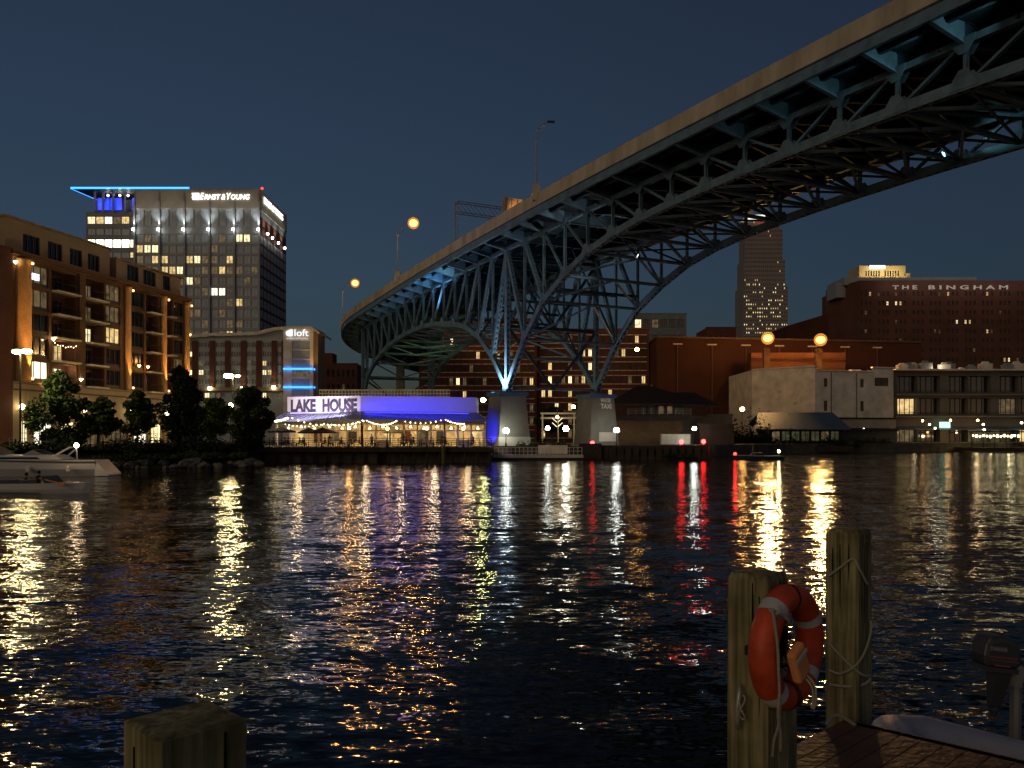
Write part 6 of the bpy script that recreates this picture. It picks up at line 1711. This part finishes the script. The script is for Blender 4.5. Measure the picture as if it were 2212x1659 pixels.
mb = MB(); mb.ball((-3.0, 0, 1.25), .2, 8); mb.build("stern_lamp", E("stern_lamp", (1, .7, .35), 60), sb, True)
place(sb, (X(1639, 124), 124, -.02), R(180))

# ================================================================== FOREGROUND
S45 = math.sqrt(.5)
fa_ = V((S45, -S45, 0)); fb_ = V((-S45, -S45, 0))     # right-hand and left-hand face normals of the timbers
def timber(name, x, y, w_, z0, z1, label, peak=.03, round_=False):
    t = thing(name, (x, y, z0), label, "dock post", "square timber dock posts")
    mb = MB(); n_ = 10; c = V((x, y, 0)); rnd = random.Random(int(x * 100))
    rings = []
    prof = []
    for i in range(4):
        cx, cy_ = [(1, 1), (-1, 1), (-1, -1), (1, -1)][i]
        prof += [(cx * w_ / 2 * (.985), cy_ * w_ / 2 * .93), (cx * w_ / 2 * .90, cy_ * w_ / 2 * .985)] if cx * cy_ < 0 else [(cx * w_ / 2 * .90, cy_ * w_ / 2 * .985), (cx * w_ / 2 * .985, cy_ * w_ / 2 * .90)]
    prof.sort(key=lambda p: math.atan2(p[1], p[0]))
    zs = [z0 + (z1 - z0) * i / 14 for i in range(15)]
    m = len(prof); o = 0
    for z in zs:
        for (a, b) in prof:
            j = 1 + rnd.uniform(-.008, .008); mb.v.append(c + fa_ * a * j + fb_ * b * j + UPZ * z)
    for i in range(14):
        for k in range(m): mb.f.append((i * m + k, i * m + (k + 1) % m, (i + 1) * m + (k + 1) % m, (i + 1) * m + k)); mb.m.append(0)
    b0 = 14 * m
    for (a, b) in prof: mb.v.append(c + fa_ * a * .86 + fb_ * b * .86 + UPZ * (z1 + peak * (1 + .3 * rnd.random())))
    e = 15 * m
    for k in range(m): mb.f.append((b0 + k, b0 + (k + 1) % m, e + (k + 1) % m, e + k)); mb.m.append(0)
    mb.v.append(c + UPZ * (z1 + peak * 1.5)); 
    for k in range(m): mb.f.append((e + k, e + (k + 1) % m, len(mb.v) - 1)); mb.m.append(0)
    mb.build("timber", woodp, t)
    # drying cracks as real dark grooves
    for j in range(5):
        nrm, tn = (fb_, fa_) if j % 2 == 0 else (fa_, fb_)
        off = rnd.uniform(-.36, .36) * w_; za = z1 - rnd.uniform(0, .15); L = rnd.uniform(.2, .7)
        mb = MB(); q = c + nrm * (w_ / 2 * .985) + tn * off
        mb.prism([q + UPZ * za - tn * .003, q + UPZ * (za - L / 2) - tn * .006, q + UPZ * (za - L), q + UPZ * (za - L / 2) + tn * .006, q + UPZ * za + tn * .003], nrm * .003); mb.build("drying_crack", M("crack_black", (.008, .007, .005), .95), t)
    return t
woodp = bpy.data.materials.new("green_treated_timber"); woodp.use_nodes = True
def _wood():
    n, l = woodp.node_tree.nodes, woodp.node_tree.links; b = n["Principled BSDF"]; b.inputs["Roughness"].default_value = .9; b.inputs["Specular IOR Level"].default_value = .15
    tc = n.new("ShaderNodeTexCoord"); mp = n.new("ShaderNodeMapping"); mp.inputs["Scale"].default_value = (26, 26, 1.1); l.new(tc.outputs["Object"], mp.inputs[0])
    ns = n.new("ShaderNodeTexNoise"); ns.inputs["Scale"].default_value = 1.0; ns.inputs["Detail"].default_value = 8; ns.inputs["Distortion"].default_value = .8; l.new(mp.outputs[0], ns.inputs["Vector"])
    cr_ = n.new("ShaderNodeValToRGB"); cr_.color_ramp.elements[0].position = .32; cr_.color_ramp.elements[0].color = (.11, .10, .05, 1); cr_.color_ramp.elements[1].position = .7; cr_.color_ramp.elements[1].color = (.40, .35, .18, 1)
    l.new(ns.outputs[0], cr_.inputs[0])
    n2 = n.new("ShaderNodeTexNoise"); n2.inputs["Scale"].default_value = 3.5; n2.inputs["Detail"].default_value = 5; l.new(tc.outputs["Object"], n2.inputs["Vector"])
    mr = n.new("ShaderNodeMapRange"); mr.inputs[1].default_value = .3; mr.inputs[2].default_value = .7; mr.inputs[3].default_value = .6; mr.inputs[4].default_value = 1.25; l.new(n2.outputs[0], mr.inputs[0])
    mx = n.new("ShaderNodeMix"); mx.data_type = 'RGBA'; mx.blend_type = 'MULTIPLY'; mx.inputs[0].default_value = 1; l.new(cr_.outputs[0], mx.inputs[6]); l.new(mr.outputs[0], mx.inputs[7])
    l.new(mx.outputs[2], b.inputs["Base Color"])
    bp = n.new("ShaderNodeBump"); bp.inputs["Strength"].default_value = .5; bp.inputs["Distance"].default_value = .01; l.new(ns.outputs[0], bp.inputs["Height"]); l.new(bp.outputs[0], b.inputs["Normal"])
_wood()
PA = V((X(1637, 4.95), 4.95, 0)); WA_ = .265
PB = V((X(1833, 6.7), 6.7, 0)); WBp = .27
PN = V((X(400, 2.25), 2.25, 0)); WN = .245
zA, zB, zN = Z(1246, 4.85), Z(1149, 6.6), Z(1583, 2.1)
timber("dock_post", PA.x, PA.y, WA_, -1.2, zA - .02, "square timber post carrying the orange life ring")
timber("dock_post", PB.x, PB.y, WBp, -1.2, zB - .02, "taller square timber post wrapped in white rope at the dock corner")
timber("dock_post", PN.x, PN.y, WN, -1.2, zN - .02, "nearest timber post top with rounded split end grain, standing alone", .006)
# dock
zD = 1.14
dc = V((X(1832, 6.25) + .02, 6.35, zD)); dl = V((-S45 * 1.06, -S45, 0)).normalized(); dr = V((S45, -S45 * .93, 0)).normalized()
dk = thing("plank_dock", (dc.x, dc.y, 0), "dark wet brown plank dock corner in front of the life ring posts", "dock")
dkm = M("wet_brown_planks", (.15, .07, .045), .55, 0, .4, 3.0, bump=.4)
nb_ = 24
for i in range(nb_):
    a0 = dc + dr * (i * .145); mb = MB(); mb.prism([a0, a0 + dr * .137, a0 + dr * .137 + dl * 5.2, a0 + dl * 5.2], V((0, 0, -.045))); mb.build("plank", dkm, dk)
mb = MB(); mb.prism([dc + dl * .02 + dr * .02, dc + dr * 3.4 + dl * .02, dc + dr * 3.4 + dl * .08, dc + dl * .08 + dr * .02], V((0, 0, -.30))); mb.build("edge_joist", woodd, dk)
mb = MB(); mb.prism([dc + dr * .02 + UPZ * -.05, dc + dl * 5 + dr * .02 + UPZ * -.05, dc + dl * 5 + dr * .08 + UPZ * -.05, dc + dr * .08 + UPZ * -.05], V((0, 0, -.26))); mb.build("edge_joist", woodd, dk)
# life ring
ringm = M("orange_ring_vinyl", (.60, .075, .022), .5, 0, .3, 7, spec=.4)
tape = M("reflective_tape", (.55, .56, .52), .4)
rc_ = P(1700.5, 1396, 4.84)
rn = fa_.copy(); ru_ = UPZ.copy(); rt = V((S45, S45, 0))    # plane normal, up, across
rt = -fb_
tilt = R(-4)
ring = thing("life_ring", rc_, "orange life ring with white reflective bands hanging on the timber post", "life ring")
RR, rr1 = .285, .083
def ringpt(a, b, r=rr1, RR_=RR):
    c = rc_ + (rt * math.cos(a) + ru_ * math.sin(a)) * RR_
    o = (rt * math.cos(a) + ru_ * math.sin(a)) * math.cos(b) + rn * math.sin(b)
    return c + o * r
def torus(mb, a0, a1, r, n1, n2=16):
    o = len(mb.v)
    for i in range(n1 + 1):
        a = a0 + (a1 - a0) * i / n1
        for j in range(n2): mb.v.append(ringpt(a, 2 * math.pi * j / n2, r))
    for i in range(n1):
        for j in range(n2): mb.f.append((o + i * n2 + j, o + i * n2 + (j + 1) % n2, o + (i + 1) * n2 + (j + 1) % n2, o + (i + 1) * n2 + j)); mb.m.append(0)
mb = MB(); torus(mb, 0, 2 * math.pi, rr1, 56); mb.build("ring", ringm, ring, True)
for a in (128, 28, 231, 318): mb = MB(); torus(mb, R(a - 6.5), R(a + 6.5), rr1 + .0015, 5); mb.build("reflective_band", tape, ring, True)
mb = MB(); torus(mb, R(262), R(274), rr1 + .001, 4); torus(mb, R(88), R(93), rr1 + .001, 3); mb.build("dark_strap", M("dark_strap", (.09, .03, .02), .7), ring, True)
# grab rope of the ring and its hanging tails
rope_m = M("cream_rope", (.46, .43, .33), .9, 0, .25, 30, grain=(1, 1, 6), bump=.5)
def rope(name, pts, r, label, parent=None, mat=None):
    # smooth catmull-rom through the points
    P_ = [V(p) for p in pts]; P_ = [P_[0]] + P_ + [P_[-1]]; out = []
    for i in range(1, len(P_) - 2):
        for k in range(8):
            t = k / 8; a, b, c, d = P_[i - 1:i + 3]
            out.append(.5 * ((2 * b) + (c - a) * t + (2 * a - 5 * b + 4 * c - d) * t * t + (3 * b - a - 3 * c + d) * t ** 3))
    out.append(P_[-2]); mb = MB(); mb.tube(out, r, 7); o = mb.build(name, mat or rope_m, parent, True)
    if not parent: tag(o, label, "rope")
    return o
fr = lambda px, py, Y: P(px, py, Y)
rope("grab_rope", [ringpt(R(140), R(60), .095), ringpt(R(136), R(20), .095), ringpt(R(132), R(100), .097), ringpt(R(129), R(150), .10), P(1678, 1327, 4.56), P(1686, 1322, 4.55), P(1684, 1310, 4.57)], .010, "", ring)
rope("hanging_line", [P(1668, 1313, 4.58), P(1674, 1350, 4.56), P(1680, 1400, 4.56), P(1682, 1450, 4.56), P(1684, 1500, 4.57), P(1683, 1560, 4.60), P(1672, 1600, 4.66), P(1669, 1634, 4.72)], .0085, "", ring)
rope("hanging_line", [P(1684, 1500, 4.56), P(1681, 1545, 4.58), P(1686, 1585, 4.64), P(1686, 1622, 4.70)], .0085, "", ring)
mb = MB(); c = P(1725, 1431, 4.62); pa = V((rt * .45 - ru_ * .9)).normalized(); pb = V((rt * .9 + ru_ * .45)).normalized()
mb.box(c, (.20, .14, .055), (pa, pb, rn)); o = mb.build("rescue_light_pouch", M("pale_orange_pouch", (.75, .30, .10), .5), ring, False, .018)
mb = MB(); mb.box(c + pa * -.045 + rn * .029, (.022, .142, .003), (pa, pb, rn)); mb.build("reflective_stripe", tape, o)
rope("pouch_cord", [c + pa * .09, P(1752, 1480, 4.62), P(1757, 1510, 4.62), P(1753, 1530, 4.62)], .007, "", ring)
rope("pouch_cord", [c + pa * .08 + pb * .02, P(1759, 1478, 4.61), P(1762, 1512, 4.61), P(1757, 1532, 4.61)], .007, "", ring)
mb = MB(); mb.box(rc_ - rn * .11 + rt * -.12, (.5, .02, .5), (rt, rn, ru_)) if 0 else mb.box(rc_ - rn * .105 - rt * .18, (.16, .05, .05), (rt, rn, ru_)); mb.build("hook", dkmetal, ring)
# weedy netting bundle inside the ring
mb = MB(); rnd = random.Random(3)
for i in range(260):
    q = P(1692 + rnd.gauss(0, 7), 1375 + rnd.gauss(0, 32), 4.84) ; a_ = V((rnd.gauss(0, 1), rnd.gauss(0, 1), rnd.gauss(0, 1))).normalized(); b_ = a_.cross(UPZ).normalized(); s = .018
    o = len(mb.v); mb.v += [q - a_ * s, q + b_ * s * .6, q + a_ * s, q - b_ * s * .6]; mb.f.append((o, o + 1, o + 2, o + 3)); mb.m.append(0)
mb.build("dark_net_bundle", M("dark_brown_net", (.05, .028, .015), .9), ring)
# cleat on post A's left face
cw = PA + fb_ * (WA_ / 2 + .035); 
cl = thing("dock_cleat", (cw.x, cw.y, Z(1530, 4.7)), "galvanised rope cleat bolted upright on the life ring post", "cleat")
mk = lambda py, o=0.0, dx=0.0: V((cw.x, cw.y, Z(py, 4.72))) + fb_ * o + fa_ * (dx - .02)
mb = MB(); mb.tube([mk(1492, .0, .0), mk(1510, .03, .01), mk(1540, .035, .0), mk(1570, .03, -.005), mk(1592, .005, -.01)], [.008, .014, .016, .014, .008], 8); mb.build("horn", M("galvanised_cleat", (.45, .45, .42), .45, .5, .2, 8), cl, True)
for py in (1528, 1552): mb = MB(); mb.tube([mk(py, -.03), mk(py, .03)], .013, 8); mb.build("foot", M("galvanised_cleat", (.4, .4, .4)), cl)
pts = []
for i in range(26): a = i * 1.25; pts.append(mk(1540 + 26 * math.sin(a * .5), .03 + .016 * math.cos(a), .028 + .018 * math.sin(a)))
rope("coiled_line", pts, .006, "", cl)
# rope wound on post B
def onB(px, py, out=.012):
    # point on the visible faces of post B
    d = (P(px, py, 1.0) - V((0, 0, HC))); best = None
    for nrm in (fa_, fb_):
        den = d.dot(nrm)
        if abs(den) < 1e-6: continue
        pl = PB + nrm * (WBp / 2 + out); t = (pl - V((0, 0, HC))).dot(nrm) if 0 else (V((pl.x, pl.y, 0)).dot(nrm)) / V((d.x, d.y, 0)).dot(nrm)
        q = V((0, 0, HC)) + d * t
        tn = V((-nrm.y, nrm.x, 0)); off = abs((q - PB).dot(tn))
        if off <= WBp / 2 + .03 and (best is None or t < best[0]): best = (t, q)
    return best[1] if best else P(px, py, 6.55)
rope("upper_rope", [onB(1790, 1244), onB(1815, 1226), onB(1842, 1208), onB(1856, 1228), onB(1874, 1262, .02)], .010, "upper white rope looped in an inverted V around the taller post")
rope("lower_rope", [onB(1790, 1388), onB(1812, 1412), onB(1840, 1440), onB(1864, 1458), P(1880, 1462, 6.62), onB(1868, 1477), onB(1830, 1483), onB(1792, 1478)], .011, "lower white rope wound around the taller post near the dock")
rope("slack_rope", [P(1881, 1340, 6.64), P(1880, 1370, 6.62), onB(1866, 1412), onB(1845, 1440), onB(1815, 1455), onB(1791, 1447)], .010, "slack white rope curve crossing the wound rope on the taller post")
rope("frayed_rope", [P(1786, 1566, 6.2), P(1798, 1548, 6.25), P(1815, 1546, 6.25), P(1832, 1556, 6.2), P(1848, 1566, 6.15)], .016, "short frayed rope end lying on the dock corner", None, M("grey_rope", (.3, .28, .2), .9))
# brace board next to post A
mb = MB(); q = PA + fa_ * .02 - fb_ * .26; mb.box((q.x, q.y, .55), (.20, .10, 2.8), (fb_, fa_, UPZ)); tag(mb.build("support_board", woodp), "short timber board standing behind the life ring post", "board")

# inflatable dinghy with outboard
dg_ = thing("inflatable_dinghy", (0, 0, 0), "pale lavender-white inflatable dinghy tied beyond the dock edge", "dinghy")
tube_m = M("pale_hypalon", (.40, .40, .46), .5, 0, .1, 2, bump=.15)
mb = MB()
pts = [(-1.5, .62, .33), (-.6, .64, .32), (.5, .62, .33), (1.2, .50, .40), (1.65, .25, .50), (1.78, 0, .54), (1.65, -.25, .50), (1.2, -.50, .40), (.5, -.62, .33), (-.6, -.64, .32), (-1.5, -.62, .33)]
mb.tube(pts, [.08] + [.22] * 9 + [.08], 14); mb.build("tube", tube_m, dg_, True)
mb = MB(); mb.box((-.1, 0, .22), (2.9, 1.05, .06)); mb.build("floor", M("grey_floor_board", (.16, .16, .17), .6), dg_)
mb = MB(); mb.box((-1.35, 0, .45), (.06, 1.0, .5)); mb.build("transom", M("transom_board", (.2, .18, .15), .6), dg_)
mb = MB(); mb.box((-.2, 0, .5), (.3, 1.1, .04)); mb.build("thwart", M("grey_floor_board", (.16, .16, .17)), dg_)
dpos = P(2150, 1560, 6.85); place(dg_, (4.60, 5.92, .15), R(137))
dg_.scale = (1.0, 1.0, 1.0)
# outboard motor: cowl, leg, clamp
om = thing("outboard_motor", (0, 0, 0), "dark grey outboard motor with pale maker lettering and red stripes", "outboard motor")
cow = M("charcoal_cowl", (.045, .05, .055), .35, 0, .1, 3, spec=.5)
mb = MB()
prof = [(-.26, 0), (-.28, .10), (-.27, .24), (-.22, .33), (-.05, .36), (.16, .31), (.24, .20), (.25, .02), (.20, -.03), (-.22, -.03)]
n_ = len(prof)
for s_, sc_ in ((-1, .80), (-.8, 1.0), (.8, 1.0), (1, .80)):
    for (x, z) in prof: mb.v.append(V((x * sc_, s_ * .15, .12 + (z - .12) * sc_ + .0)))
for i in range(3):
    for k in range(n_): mb.f.append((i * n_ + k, i * n_ + (k + 1) % n_, (i + 1) * n_ + (k + 1) % n_, (i + 1) * n_ + k)); mb.m.append(0)
mb.f.append(tuple(range(n_))[::-1]); mb.f.append(tuple(3 * n_ + k for k in range(n_))); mb.m += [0, 0]
mb.build("cowl", cow, om, False, .02)
mb = MB(); mb.box((.02, 0, -.06), (.42, .26, .06)); mb.frustum((.06, 0, -.55), (.14, .07), (.06, 0, -.08), (.24, .16)); mb.box((.02, 0, -.5), (.34, .16, .015)); mb.build("leg", cow, om)
mb = MB(); mb.box((.27, 0, -.12), (.10, .22, .26)); mb.tube([(.25, 0, .06), (.62, 0, .12)], .02, 8); mb.build("clamp_and_tiller", metal, om)
mb = MB(); mb.lathe((.06, 0, -.66), [(.03, 0), (.05, .08), (.04, .16)], 8); mb.build("gearcase", cow, om)
yl = M("pale_motor_lettering", (.28, .28, .30), .5)
# lettering on the side facing the viewer (local -y), reading left to right
text("YAMAHA", (-.235, -.152, .175), (1, 0, 0), (0, 0, 1), .075, yl, om, "lettering", .003, .02, fit=.25)
for zz, hh in ((.10, .014), (.06, .008), (-.0, .02)): 
    mb = MB(); mb.box((-.03 if hh > .01 else .0, -.152, zz), (.40 if hh < .02 else .22, .004, hh)); mb.build("stripe", M("dull_red_stripe", (.25, .07, .07), .5), om)
mp_ = P(2150, 1440, 7.6); place(om, (mp_.x, 7.6, Z(1432, 7.6)), R(4)); om.rotation_euler = (0, R(8), R(10)); om.scale = (.74, .74, .74); pass
mpost = P(2190, 1500, 7.75)
mb = MB(); mb.tube([(mpost.x, 7.75, -.3), (mpost.x + .02, 7.75, Z(1462, 7.75))], .05, 8); mb.box((mpost.x - .02, 7.75, Z(1462, 7.75)), (.3, .2, .05)); tag(mb.build("motor_bracket", metal), "pale bracket arm holding the outboard motor above the dinghy", "bracket")
